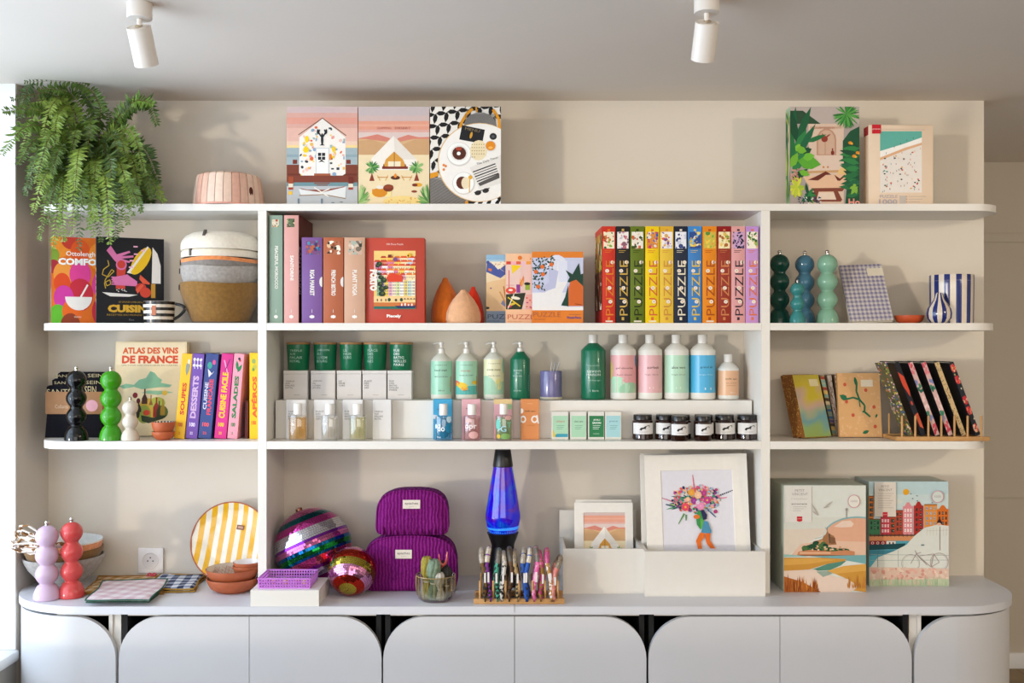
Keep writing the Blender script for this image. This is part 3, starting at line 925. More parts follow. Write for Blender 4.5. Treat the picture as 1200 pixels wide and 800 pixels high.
MB().lathe([(.055, 0), (.060, .004), (.072, .085), (.078, .088), (.078, .104), (.070, .104), (.066, .09), (.0, .09)], 36).build('pot', mat('#6a4632', rough=.7, noise=.1), fern)
MB().lathe([(.0655, .0905), (.05, .096), (.0, .099)], 20).build('soil', mat('#2a1d14', rough=1, noise=.3, scale=120, bump=.8), fern)
greens = ['#5d7d24', '#6f9230', '#4a6a1e', '#7fa63c', '#3d5a1c', '#8bab40']
FERN_TONE = .57
def leafmat(h):
    m = mat(h, rough=.5, noise=.22, scale=55, name='fern_green', gain=FERN_TONE)
    b = m.node_tree.nodes['Principled BSDF']
    b.inputs['Transmission Weight'].default_value = 0
    return m
STEM = mat('#6b4a22', rough=.6, name='fern_stem')
def fadd(pts, wid, n, seed, c=None):
    mb = frond([(p[0] - fx, p[1] - FY, p[2] - fz) for p in pts], wid, n, seed)
    mb.build('frond', [leafmat(c or greens[seed % len(greens)]), STEM], fern, smooth=False, fix=False)
def P3(px, py, Y): return (PX(px, Y), Y, PZ(py, Y))
top = (fx, FY, fz + .10)
def path(tx, ty, tY, lift, mid=.5, sway=0):
    """from the pot up over and down to a picture point at depth tY"""
    e = Vector(P3(tx, ty, tY))
    s = Vector(top) + Vector((random.Random(int(tx * 7 + ty)).uniform(-.03, .03), random.Random(int(tx + ty * 3)).uniform(-.03, .02), -.02))
    m1 = s.lerp(e, .28) + Vector((0, 0, lift))
    m2 = s.lerp(e, .62) + Vector((sway, 0, lift * .75))
    return [s, m1, m2, e]
# upright and outward fronds seen in the silhouette
sp = [((110, 165), (118, 130), (96, 98), (30, 96), -.18, -.30, .030),
      ((105, 170), (90, 140), (60, 110), (14, 116), -.17, -.27, .026),
      ((108, 175), (70, 142), (40, 128), (4, 130), -.2, -.36, .034),
      ((108, 180), (60, 150), (28, 150), (3, 180), -.2, -.38, .036),
      ((105, 185), (66, 160), (40, 165), (22, 192), -.2, -.4, .036),
      ((115, 165), (112, 130), (100, 110), (98, 86), -.15, -.18, .022),
      ((125, 165), (128, 138), (118, 120), (108, 106), -.13, -.12, .014),
      ((125, 165), (140, 135), (160, 118), (180, 122), -.16, -.24, .034),
      ((130, 160), (150, 130), (172, 118), (184, 146), -.14, -.2, .030),
      ((125, 170), (140, 145), (150, 128), (170, 124), -.16, -.22, .036),
      ((120, 160), (90, 118), (76, 106), (44, 104), -.16, -.28, .026)]
for i, (a, b, c, d, y0, y1, wd) in enumerate(sp):
    pts = [P3(a[0], a[1], FY), P3(b[0], b[1], FY + (y1 - FY) * .35), P3(c[0], c[1], FY + (y1 - FY) * .7), P3(d[0], d[1], y1)]
    fadd(pts, wd * 1.1, 42, i + 3, ['#5d7d24', '#4a6a1e', '#6f9230', '#7fa63c'][i % 4])
fr = random.Random(11)
ends = []
for i, (tx, ty) in enumerate([(46, 280), (62, 290), (70, 262), (84, 275), (92, 292), (104, 268), (112, 258), (118, 282), (128, 285), (134, 262), (142, 270), (155, 240),
                              (166, 248), (38, 250), (30, 228), (54, 240), (76, 245), (98, 240), (120, 242), (140, 238), (150, 262), (163, 228), (178, 232), (192, 236),
                              (186, 214), (34, 205), (26, 180), (58, 215), (88, 222), (146, 218), (170, 205), (110, 225), (66, 200), (48, 176), (130, 215), (82, 196), (74, 282), (56, 262), (110, 276), (136, 280), (172, 222), (156, 252), (90, 256), (124, 262), (20, 150), (42, 214), (64, 178), (100, 200), (150, 196), (182, 226)]):
    y1 = fr.uniform(-.40, -.31) if ty > 200 and tx < 172 else fr.uniform(-.3, -.24)
    e = Vector(P3(tx, ty, y1))
    ux = PX(tx + (112 - tx) * .22 + fr.uniform(-6, 6), y1 + .03)
    m2 = Vector((ux, y1 + .015, PZ(min(ty - 45, 205) + fr.uniform(-12, 12), y1)))
    s = Vector((fx + (tx - 112) * .0006 + fr.uniform(-.02, .02), FY - .03 + fr.uniform(-.02, .02), fz + .09))
    m1 = Vector(((s.x + m2.x) / 2, (s.y * .55 + m2.y * .45), max(s.z, m2.z) + fr.uniform(-.01, .045)))
    fadd([s, m1, m2, e], fr.uniform(.026, .036), 60, i + 20, ['#7a9a30', '#8fae3c', '#65852a', '#98b644', '#55752a'][i % 5])
for i in range(46):
    a = fr.uniform(math.pi * .95, 2.05 * math.pi)
    rad = fr.uniform(.06, .17)
    s = Vector((fx + fr.uniform(-.02, .02), FY + fr.uniform(-.02, .02), fz + .09))
    e = s + Vector((math.cos(a) * rad, math.sin(a) * rad * .75, fr.uniform(-.05, .10)))
    m = s.lerp(e, .5) + Vector((0, 0, fr.uniform(.04, .10)))
    fadd([s, m, e, e + Vector((math.cos(a) * .03, math.sin(a) * .02, -.06))], fr.uniform(.026, .038), 34, i + 80, ['#3d5a1c', '#4a6a1e', '#5d7d24', '#35501a'][i % 4])
# ------------------------------------------------------------------ left bay
rnd = random.Random(21)
th = R(26)
# comfort cookbook
Y = -.222
x0 = PX(60, Y)
t, w, h = book('cookbook', 'cookbook with overlapping orange, red and pink circles, behind the black cuisine book', 60, 100, 277, Y, S2, .030, '#e0641e', rotz=th, w=.215)
A = Art(125, 70, 540, 490)
A.bg('#d96a1c')
for (c, x, y, r) in (('#e88a2a', 180, 100, 70), ('#c23a2a', 240, 70, 60), ('#7d9a34', 140, 160, 34), ('#d9531c', 300, 140, 60), ('#a82a38', 140, 215, 34), ('#e8943a', 195, 250, 58),
                     ('#d93f8a', 300, 250, 66), ('#c42a3a', 300, 350, 80), ('#da4a1e', 190, 295, 50), ('#cc3a98', 200, 365, 60), ('#5fae2e', 165, 450, 52), ('#e0641e', 250, 430, 60), ('#8a3a20', 240, 500, 60),
                     ('#e88a2a', 420, 160, 70), ('#d93f8a', 440, 300, 70), ('#c42a3a', 450, 430, 80)):
    A.ell(c, x, y, r, r, 0, 22)
A.ell('#e9e2d8', 290, 360, 82, 66, 0, 20, 0, 180).rect('#e9e2d8', 268, 400, 320, 424).line('#e9e2d8', [(300, 365), (345, 300)], 10)
A.text('#f5efe6', 'Ottolenghi', 214, 138, 400, 168, 0, .01).text('#f7f2ea', 'COMFORT', 166, 172, 480, 206, 0, .05).text('#f0d8c0', 'classics', 262, 452, 306, 462)
A.build(t, face_front(w, h))
S = Art(0, 0, 15, 420)
S.bg('#e8842a').rect('#e9e4dc', 0, 130, 15, 170).ell('#d93f8a', 8, 215, 12, 34).rect('#e6e0e0', 0, 250, 15, 340).ell('#5fae2e', 8, 120, 12, 24).rect('#e6c33a', 0, 340, 15, 420)
S.build(t, face_left(.030, h), name='spine_print')
# cuisine
Y = -.243
t, w, h = book('cookbook', 'black cookbook with pink hands, a lemon and a knife on its cover', 113, 190, 277, Y, S2, .034, '#17181c', rotz=th, w=.216)
A = Art(345, 66, 668, 487)
A.bg('#15161a')
A.poly('#cf6f9e', [(392, 132), (412, 108), (440, 150), (500, 130), (506, 138), (462, 158), (520, 152), (520, 162), (462, 170), (505, 182), (500, 190), (455, 180), (486, 196), (480, 206), (440, 190), (426, 176)])
A.poly('#c23c30', [(440, 182), (478, 176), (486, 206), (474, 300), (440, 300)]).rect('#c23c30', 436, 290, 480, 318).ell('#cf6f9e', 462, 200, 26, 26).ell('#c23c30', 462, 198, 20, 20)
A.poly('#cf6f9e', [(420, 262), (470, 252), (490, 246), (500, 254), (538, 280), (538, 304), (430, 300), (428, 288), (418, 276)])
for y in (262, 274, 286, 296): A.line('#cf6f9e', [(415, y), (470, y)], 6)
A.poly('#e3dcd2', [(490, 238), (590, 106), (600, 118), (560, 200), (520, 244)]).ell('#e0b21e', 556, 178, 34, 78, 32, 20).poly('#e3dcd2', [(488, 238), (588, 104), (592, 112), (505, 236)])
A.poly('#ddd5cd', [(612, 108), (636, 140), (652, 200), (652, 288), (608, 288)]).rect('#b8862c', 605, 290, 626, 360)
A.poly('#d4543a', [(552, 246), (600, 288), (596, 294), (566, 290), (548, 268)]).ell('#b8342c', 556, 310, 26, 22).ell('#c4402e', 578, 334, 27, 25).poly('#d4543a', [(530, 320), (560, 290), (570, 300), (540, 340)])
A.poly('#d9d4cc', [(370, 336), (540, 346), (500, 356), (410, 356)])
A.line('#b8962e', [(398, 180), (404, 205), (378, 225), (372, 250), (400, 262), (428, 232), (416, 225), (384, 280), (394, 305), (412, 296), (408, 275), (382, 290), (388, 318)], 4)
for x, y in ((530, 108), (512, 178), (532, 145), (566, 126), (508, 210)): A.rect('#e9a8c0', x - 10, y - 3, x + 10, y + 4)
for i in range(12): A.ell('#e0dcd4', rnd.uniform(440, 486), rnd.uniform(318, 335), 2.4, 2.4, 0, 5)
A.text('#c89a2e', 'CUISINE', 398, 396, 618, 434, 0, .06).text('#a8842c', 'LE GRAND LIVRE DE LA', 450, 378, 570, 386).text('#a8842c', 'RECETTES DU MONDE ENTIER', 394, 442, 620, 450).text('#6a6a70', 'flex', 498, 464, 524, 474)
A.build(t, face_front(w, h))
S = Art(0, 0, 20, 420)
S.bg('#2a2f3a')
for k in range(6): S.rect('#b8b4ac' if k % 2 else '#d9a24a', 5, 150 + 30 * k, 15, 168 + 30 * k)
S.build(t, face_left(.034, h), name='spine_print')

# striped mug
Y = -.207
mx, mr = PX(186.5, Y), .052
mh = PZ(353.5, Y) - S2
t = thing('striped_mug', 'low black and white striped mug with a black handle', 'mug', (mx, Y, S2 + .0003))
mb = MB()
zs_ = [0, .004]
n = 7
prof = [(mr * .86, 0), (mr * .94, .002)]
bands = []
z = .002
mi = 0
for k in range(n):
    z2 = .002 + (mh - .002) * (k + 1) / n
    bands.append((z, z2, 1 if k % 2 == 0 else 0))
    z = z2
for (a, b, c) in bands: mb.lathe([(mr * .94 + (mr * .06) * (a / mh), a), (mr * .94 + mr * .06 * (b / mh), b)], 44, mi=c, caps=False)
mb.lathe([(0, 0), (mr * .86, 0), (mr * .94, .002)], 44, mi=0, caps=False)
mb.lathe([(mr, mh), (mr - .002, mh + .001), (mr - .004, mh), (mr - .006, .006), (0, .005)], 44, mi=0, caps=False)
BLK = mat('#191615', rough=.25, noise=.05)
CRM = mat('#d8cbb8', rough=.3, noise=.06, scale=60)
mb.build('cup', [CRM, BLK], t)
hd = MB().tube([(mr * .97 + .034 * math.sin(math.pi * i / 14) ** .8 + .006 * i / 14, -.003 * math.sin(math.pi * i / 14), .014 + .052 * i / 14 + .008 * math.sin(math.pi * i / 14)) for i in range(15)], .0052, 10)
hd.build('handle', BLK, t)
MB().box(-.007, .007, -mr * 1.006, -mr * .985, .026, .058).build('sticker', pmat('#b86f52'), t)

# stack of felt bowls
Y = -.137
bx = PX(258.5, Y)
def felt_bowl(name, label, z0, r0, r1, hh, color, wall=.007, tagang=(-150,), group=None, rim=None, Y=Y, bx=bx, closed=False, wob=.003, rimh=.012):
    t = thing(name, label, 'bowl', (bx, Y, z0))
    prof = [(0, 0), (r0 * .8, 0), (r0, .006), (r0 + (r1 - r0) * .55, hh * .42), (r0 + (r1 - r0) * .9, hh * .75), (r1, hh - rimh), (r1, hh), (r1 - wall, hh), (r1 - wall, hh - rimh), (r0 + (r1 - r0) * .85 - wall, hh * .7), (r0 - wall + (r1 - r0) * .5, hh * .42), (r0 - wall, .012), (0, .010)]
    mb = MB().lathe(prof, 56, caps=False)
    rr = random.Random(int(z0 * 1000))
    ph = rr.uniform(0, 6)
    mb.v = [(x * (1 + wob * 3 * math.sin(2 * math.atan2(y, x) + ph)), y * (1 + wob * 3 * math.sin(2 * math.atan2(y, x) + ph)), z + wob * (z / hh) * math.sin(3 * math.atan2(y, x) + ph)) for (x, y, z) in mb.v]
    mb.build('shell', felt(color), t)
    if rim:
        rb = MB().lathe([(r1 + .0006, hh - rimh), (r1 + .0010, hh - .001), (r1 - .001, hh + .001)], 56, caps=False)
        rb.v = [(x * (1 + wob * 3 * math.sin(2 * math.atan2(y, x) + ph)), y * (1 + wob * 3 * math.sin(2 * math.atan2(y, x) + ph)), z + wob * (z / hh) * math.sin(3 * math.atan2(y, x) + ph)) for (x, y, z) in rb.v]
        rb.build('rim', felt(rim), t)
    for a in tagang:
        mtag = MB().box(-.004, .004, -.002, .001, -.009, .009)
        mtag.xf(Matrix.Translation(((r1 + .002) * math.cos(R(a)), (r1 + .002) * math.sin(R(a)), hh - .014)) @ Matrix.Rotation(R(a + 90), 4, 'Z'))
        mtag.build('tag', mat('#3d352e', rough=.7), t)
    return t
s0 = S2 + .0003
Hb = PZ(333, Y) - s0
felt_bowl('felt_bowl', 'mustard brown felt bowl at the bottom of the stack beside the mug', s0, .095, .135, Hb, '#85602e', tagang=(-155,), rimh=.016)
z1 = PZ(331, Y)
z2 = s0 + PL(19, Y)
felt_bowl('felt_bowl', 'light grey felt bowl resting in the mustard brown one', z2, .088, .1325, Hb, '#a29a92', tagang=(-160,), wall=.005, rimh=.02)
z3 = z2 + PL(9.5, Y)
felt_bowl('felt_bowl', 'dark grey felt bowl with an orange rim under the cream ones', z3, .080, .1305, Hb, '#857d76', tagang=(-157,), rim='#e08a52', wall=.005, rimh=.012)
# the cream bowls lie upside down on top
def dome(label, z0, r1, hh, color, tagz, taga, dx=0, tilt=0, low=False):
    t = thing('felt_bowl', label, 'bowl', (bx + dx, Y, z0), roll=tilt)
    prof = [(r1, 0), (r1, hh * .28), (r1 * .97, hh * .5), (r1 * .88, hh * .74), (r1 * .72, hh * .91), (r1 * .5, hh * .985), (0, hh), (0, hh - .007), (r1 * .48, hh * .97 - .007), (r1 * .83, hh * .7), (r1 - .008, hh * .26), (r1 - .007, 0), (r1, 0)]
    if low: prof = [(r1, 0), (r1, .018), (r1 - .004, .024), (r1 - .014, .030), (r1 * .84, .05), (r1 * .6, .066), (0, hh), (0, hh - .006), (r1 * .58, .060), (r1 * .8, .046), (r1 - .02, .028), (r1 - .008, .018), (r1 - .007, 0), (r1, 0)]
    mb = MB().lathe(prof, 56, caps=False)
    mb.build('shell', felt(color, amount=.05), t)
    rr = r1 * .99 if tagz < hh * .5 else r1 * .86
    q = MB().box(-.0055, .0055, -.003, .002, -.012, .012, bev=.001)
    q.xf(Matrix.Translation((rr * math.cos(R(taga)), rr * math.sin(R(taga)), tagz)) @ Matrix.Rotation(R(taga + 90), 4, 'Z') @ Matrix.Rotation(R(-28 if tagz > hh * .5 else 0), 4, 'X'))
    q.build('tag', mat('#4a4138', rough=.7), t)
    return t
zb = z3 + Hb + .0035
dome('lower cream felt bowl upside down above the orange rim', zb, .131, .075, '#e3d8c4', .014, -122, low=True)
dome('cream felt bowl upside down at the very top of its stack', zb + .026, .1335, PZ(272.5, Y) - zb - .026, '#e6dccb', .052, -101, .0015)

# ---------- row three left: mills, socks, atlas, cookbooks
CHR = mat('#c9c4be', rough=.18, metal=1.0, noise=.0, name='chrome', gain=1.0)
def mill(label, px, py_top, py_bot, Y, zs, balls, color, rpx, base_r=1.12, group='stacked ball pepper mills'):
    """turned mill: finial, balls, flared base; heights from the picture"""
    x = PX(px, Y)
    H = PZ(py_top, Y) - zs
    r = PL(rpx, Y)
    t = thing('pepper_mill', label, 'pepper mill', (x, Y, zs + .0003))
    fin = r * .42
    body = H - fin
    step = (body - r) / (balls - .5 + .82)      # spacing of the balls, which cut into each other
    bh = step * .82
    nk = r * .61
    B = r * base_r
    prof = [(B * .94, 0), (B, .0025), (B * .995, bh * .22), (B * .95, bh * .45), (B * .84, bh * .68), (B * .70, bh * .88), (nk * 1.03, bh * .965)]
    for k in range(balls):
        zc = bh + step * (k + .5)
        last = k == balls - 1
        a0 = -math.asin(min(1, step / 2 / r)) * .96
        a1 = math.pi / 2 if last else -a0
        for j in range(17):
            a = a0 + (a1 - a0) * j / 16
            rc = r * math.cos(a)
            if not (last and a > 0): rc = (rc ** 12 + (r * .605) ** 12) ** (1 / 12) * .99 if abs(math.cos(a)) < .95 else max(rc, nk)
            prof.append((max(rc, 0), zc + r * math.sin(a)))
    topz = bh + step * (balls - .5) + r
    m = mat(color, rough=.10, noise=.01, coat=.0, name='gloss_lacquer', gain=.92, spec=.42)
    MB().lathe(prof, 48, caps=True).build('body', m, t, ang=28)
    f = MB()
    z = topz - .001
    f.lathe([(r * .17, z), (r * .17, z + fin * .3), (r * .13, z + fin * .35)] + [(r * .21 * math.cos(a), z + fin * .66 + r * .21 * math.sin(a)) for a in [(-1.2 + 2.77 * i / 8) for i in range(9)]], 20)
    f.build('finial', CHR, t)
    return t
mill('tall glossy black pepper mill standing in front of the dark socks', 89.5, 429, 516, -.222, S3, 3, '#060608', 11.5, 1.17)
mill('tall glossy bright green pepper mill beside the wine atlas', 130, 429, 515, -.222, S3, 3, '#3c9413', 11.9, 1.09)
mill('small cream pepper mill in front of the wine atlas', 152.5, 465, 516, -.225, S3, 2, '#d6cab8', 9.0, 1.14)
PMD = [('tall dark green pepper mill against the upright in the right bay', 913.5, 293, -.16, 3, '#0c4136', 11.3, S2, 378),
       ('tall dusty blue pepper mill standing behind the small teal one', 943, 294, -.11, 3, '#4b7a93', 11.2, S2, 378),
       ('small teal pepper mill between the dark green and blue ones', 934.5, 327.5, -.222, 2, '#3a8583', 8.2, S2, 378),
       ('tall mint green pepper mill beside the gingham notebook', 969.5, 293, -.17, 3, '#86b499', 11.7, S2, 378)]
for lb, px, pt, Y, nb, c, rp, zs, pb in PMD: mill(lb, px, pt, pb, Y, zs, nb, c, rp)
mill('tall lilac pepper mill at the left end of the counter', 55, 610, 701, -.335, CT, 3, '#cdb0c8', 12.9, 1.17)
mill('tall coral red pepper mill beside the lilac one', 84, 606, 698, -.308, CT, 3, '#cf4a48', 12.4, 1.17)

# socks
t = thing('sock_bundle', 'black lettered socks folded in a kraft paper band behind the black mill', 'socks', (PX(53, -.13), -.13, S3 + .0003), rotz=R(0))
wS, hS = PL(66, -.13), PZ(436, -.13) - S3
SOCK = mat('#14131a', rough=.95, noise=.2, scale=150, bump=.6, bscale=400, name='knit', spec=.2)
for k in range(3):
    zz = hS * (.80 + .1 * k)
    xo = .002 + .012 * k
    yo = .006 + .016 * k
    pts = [(xo - .006 + .002 * k, 0), (wS - .004 - .004 * k, 0), (wS - .006, zz * .5), (wS + .002, zz * .97), (wS - .004, zz), (xo + .01, zz), (xo, zz * .97), (xo + .002, zz * .5)]
    bevelled(MB().prism(pts, yo, yo + .013, ax='y'), .004).build('folded_sock', SOCK, t)
bz0, bz1 = hS * .36, hS * .70
MB().box(-.001, wS - .001, .0035, .0055, bz0, bz1, bev=.0005).box(wS - .001, wS + .001, .0035, .05, bz0, bz1).build('paper_band', mat('#a97a52', rough=.8, noise=.06), t)
A = Art(85, 90, 600, 705)
A.text('#c9b487', 'SANTÉ', 92, 236, 320, 305, 0, .0).text('#c9b487', 'SEIN', 440, 222, 545, 295, 0, .0)
A.build(t, face_front(wS, hS, .0055), tname='sock_lettering')
for k, (y_, s_) in enumerate(((175, .0235), (112, .0395))):
    A = Art(85, 90, 600, 705)
    A.text('#b7a67e', 'SANTÉ', 160 - 20 * k, y_ - 5, 330, y_ + 28).text('#b7a67e', 'SEIN', 450, y_ - 5, 590, y_ + 28)
    A.build(t, lambda u, v, o, s_=s_: (u * wS, s_ - .018 - o + .0, v * hS), tname='sock_lettering')
A = Art(85, 90, 600, 705)
A.ell('#dba0a8', 508, 405, 55, 55, 0, 24).text('#d8bb9c', 'Collants', 170, 395, 290, 430)
A.build(t, face_front(wS, hS, .0034), name='sticker')

# wine atlas
t, w, h = book('atlas', 'large cream wine atlas of France with a green map and bottles', 132, 216, 401, -.088, S3, .032, '#d9c08c', lean=R(5))
A = Art(422, 36, 780, 502)
A.bg('#e0cda6').rect('#e8d6b4', 428, 42, 772, 150)
A.text('#cf5a2c', 'ATLAS DES VINS', 458, 64, 738, 96, 0, .045).text('#cf4a26', 'DE FRANCE', 456, 104, 738, 144, 0, .05).text('#6a5a48', 'UN TOUR DES VIGNOBLES EN CARTES', 456, 150, 736, 156)
A.poly('#7fae8c', [(445, 258), (480, 244), (520, 250), (545, 225), (580, 215), (600, 182), (622, 190), (640, 212), (660, 225), (655, 240), (710, 250), (700, 262), (650, 262), (560, 272), (520, 260), (470, 270)])
A.poly('#8db894', [(560, 290), (590, 278), (680, 280), (720, 288), (640, 300)])
A.ell('#c9a13a', 590, 375, 46, 60).ell('#8f9a3e', 575, 395, 36, 46).ell('#a8b04a', 640, 340, 40, 30).ell('#5a6a30', 660, 385, 36, 34)
for x, y0, y1, ww, c in ((576, 270, 345, 14, '#4a2a20'), (608, 300, 350, 10, '#8a5a2a'), (636, 312, 410, 16, '#8c2e22'), (650, 330, 412, 12, '#3a3f22'), (668, 320, 400, 12, '#a8862e'), (548, 320, 385, 13, '#2d2a22')):
    A.poly(c, [(x - ww / 4, y0), (x + ww / 4, y0), (x + ww / 4, y0 + 26), (x + ww, y0 + 48), (x + ww, y1), (x - ww, y1), (x - ww, y0 + 48), (x - ww / 4, y0 + 26)])
A.ell('#7a1e26', 528, 302, 13, 14).ell('#5b1a20', 545, 330, 10, 14).ell('#2c2418', 545, 390, 9, 26).ell('#c9452e', 588, 388, 18, 14).ell('#d9b03a', 676, 290, 14, 12).poly('#2f3a26', [(560, 400), (620, 412), (690, 400), (670, 418), (600, 440), (566, 430)])
A.build(t, face_front(w, h))

# little terracotta snack bowls
def terracotta(label, x, Y, z0, r, hh, inner='#d8cdbc', pattern=None, foot=.55, name='terracotta_bowl', outer='#a4532e', seg=44):
    t = thing(name, label, 'bowl', (x, Y, z0))
    prof = [(0, 0), (r * foot, 0), (r * foot + .002, .002), (r * (foot + .24), hh * .28), (r * .93, hh * .6), (r, hh * .95), (r * .995, hh), (r * .97, hh)]
    MB().lathe(prof, seg, caps=False).build('shell', mat(outer, rough=.55, noise=.08, scale=50, bump=.1), t, ang=60)
    pin = [(r * .972, hh * .998), (r * .90, hh * .62), (r * (foot + .16), hh * .32), (r * foot * .8, hh * .14), (0, hh * .12)]
    if pattern == 'stripes':
        mb = MB()
        n = 22
        for k in range(n * 2):
            pts = []
            for (rr, z) in pin[:-1]:
                pts.append((rr, z))
            vs, fs = [], []
            for (rr, z) in pin:
                for a in (2 * math.pi * k / (2 * n), 2 * math.pi * (k + 1) / (2 * n)): vs.append((rr * math.cos(a), rr * math.sin(a), z))
            for i in range(len(pin) - 1): fs.append((2 * i, 2 * i + 1, 2 * i + 3, 2 * i + 2))
            mb.add(vs, fs, k % 2)
        mb.build('glaze', [mat('#1e1a18', rough=.3), mat('#d8cbb8', rough=.3)], t, ang=60)
    else:
        MB().lathe(pin, seg, caps=False).build('glaze', mat(inner, rough=.25, noise=.07, scale=60, coat=.3), t, ang=60)
    return t
terracotta('tiny orange terracotta bowl by the soups cookbook, topmost of two', PX(191.5, -.2), -.20, S3 + .0003 + .018, PL(13.6, -.2), .043, pattern='stripes', outer='#b0552a')
terracotta('tiny orange terracotta bowl under the striped one by the soups cookbook', PX(191.5, -.2), -.20, S3 + .0003, PL(13.2, -.2), .028, outer='#b0552a', name='terracotta_bowl')

# leaning cookbooks
lk = [('SOUPES', 'yellow soup cookbook leaning against the purple dessert one', 204, '#eab41c', '#c8452a', 413, 13.0, 5.6, '#c8452a', 16),
      ('DESSERTS', 'purple dessert cookbook leaning between the yellow and blue ones', 217.3, '#6f4a9c', '#c9a8c8', 413, 14.6, 5.0, '#e3d6e8', 16),
      ('CUISINE', 'dark blue French cuisine cookbook in the leaning row', 232.3, '#37467f', '#c04a70', 413, 15.8, 5.4, '#e05a5c', 16),
      ('CUISINE FACILE', 'hot pink easy cooking cookbook in the leaning row', 251.0, '#cf2d80', '#f0c02a', 413, 14.8, 5.2, '#f0c02a', 16),
      ('SALADES', 'pale pink salad cookbook leaning at the right of the row', 266.3, '#e79aa8', '#2f7d4a', 413, 12.6, 4.8, '#2f7d4a', 16)]
Yk = -.18
for i, (tt, lb, px, c, tc_, pyt, wp, ang, c2, _) in enumerate(lk):
    t, w, h = book('cookbook', lb, px, px + wp, 414, Yk, S3, 0, c, face='spine', roll=R(ang), w=PL(wp - 1.0, Yk), depth=.155, h=.292, group=None)
    W, H = wp, 100
    A = Art(0, 0, W, H)
    if tt == 'CUISINE':
        A.text('#d9d0dc', 'CUISINE', 2.2, 34, 6.6, 66, 90, .02).text('#e0485a', 'FRANCAISE', 7.4, 30, 12.6, 72, 90, .03)
    elif tt == 'SOUPES': A.text(tc_, tt, 4, 34, 9.5, 72, 90, .04)
    else: A.text(tc_, tt, 3.2, 22 if len(tt) > 9 else 26, W - 4, 76, 90, .045)
    if tt == 'SOUPES': A.leaf('#8a8f84', 9, 8, 8, 26, 2.4).ell('#d9d0b8', 9.4, 9, 1.6, 3)
    if tt == 'DESSERTS':
        for k in range(6): A.ell('#e6dcea', 3 + (k % 3) * 4, 7 + (k // 3) * 7, 1.6, 2, 20 * k, 7).line('#e6dcea', [(3 + (k % 3) * 4, 8), (4 + (k % 3) * 4, 18)], .8)
    if tt == 'CUISINE': A.ell('#3f9a8a', 6, 14, 3, 4).ell('#d9528a', 11, 10, 2, 3).poly('#e6e0e6', [(4, 18), (10, 24), (12, 20), (6, 28)])
    if tt == 'CUISINE FACILE': A.line('#e8a0c4', [(4, 8), (9, 22)], 1.4).line('#7a2d6a', [(11, 6), (6, 20)], 1.2)
    if tt == 'SALADES': A.leaf('#2f7d4a', 6, 20, 4, 8, 1.8).leaf('#2f7d4a', 6, 22, 11, 12, 1.8).ell('#c8452a', 8, 8, 1.4, 1.4).ell('#26303a', 7, 6, 1.6, 1.6)
    A.text(c2, '100', 3.5, 81, W - 4, 86, 0, .04).text(c2, '22', 5, 92, W - 6, 95, 0, .02)
    A.build(t, face_front(w, h), name='spine_print')
t, w, h = book('cookbook', 'yellow appetiser cookbook standing upright against the upright panel', 292.4, 303, 413.5, Yk, S3, 0, '#f0ba18', face='spine', w=PL(10.5, Yk), depth=.16)
A = Art(0, 0, 10.5, 103)
A.text('#d85a2c', 'APÉROS', 2.2, 28, 8.6, 78, 90, .045).ell('#8fa05a', 5, 10, 2.4, 3).ell('#b8b04a', 6, 17, 2.6, 3).ell('#6a8a4a', 4.5, 20, 1.6, 2).text('#d85a2c', '100', 2.2, 81, 7.6, 86, 0, .04)
A.build(t, face_front(w, h), name='spine_print')
t, w, h = book('cookbook', 'dark red strip filling the dark gap before the yellow appetiser cookbook', 286.5, 288, 470, -.16, S3, 0, '#5a1a14', face='spine', w=.012, depth=.10, h=.13, roll=R(1))  # dark gap between the cookbooks, filled with a dark book-shaped strip
# ------------------------------------------------------------------ middle bay, second shelf
rnd = random.Random(33)
def small_art(A, cols, x0, y0, x1, y1, n=40, bgc=None, smax=.22):
    if bgc: A.rect(bgc, x0, y0, x1, y1)
    W, H = x1 - x0, y1 - y0
    B = Art(x0, y0, x1, y1)
    for i in range(n):
        x, y = rnd.uniform(x0, x1), rnd.uniform(y0, y1)
        c = rnd.choice(cols)
        k = rnd.random()
        s = min(W, H) * rnd.uniform(.05, smax)
        if k < .4: B.ell(c, x, y, s, s * rnd.uniform(.5, 1), rnd.uniform(0, 180), 8)
        elif k < .7: B.leaf(c, x, y, x + rnd.uniform(-3, 3) * s, y + rnd.uniform(-3, 3) * s, s * .5)
        else: B.rect(c, x, y, x + s, y + s * 1.2)
    A.items += B.items
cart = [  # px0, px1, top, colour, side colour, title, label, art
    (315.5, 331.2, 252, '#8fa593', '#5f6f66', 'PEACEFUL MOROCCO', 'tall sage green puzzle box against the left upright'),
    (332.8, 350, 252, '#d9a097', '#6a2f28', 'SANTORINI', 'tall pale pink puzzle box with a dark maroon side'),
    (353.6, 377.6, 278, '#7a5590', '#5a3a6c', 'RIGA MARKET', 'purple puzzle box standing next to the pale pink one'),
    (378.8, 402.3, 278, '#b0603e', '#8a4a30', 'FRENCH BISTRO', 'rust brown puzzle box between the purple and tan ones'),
    (403.4, 427.6, 278, '#cba084', '#a88066', 'PLANT YOGA', 'tan puzzle box next to the red town box')]
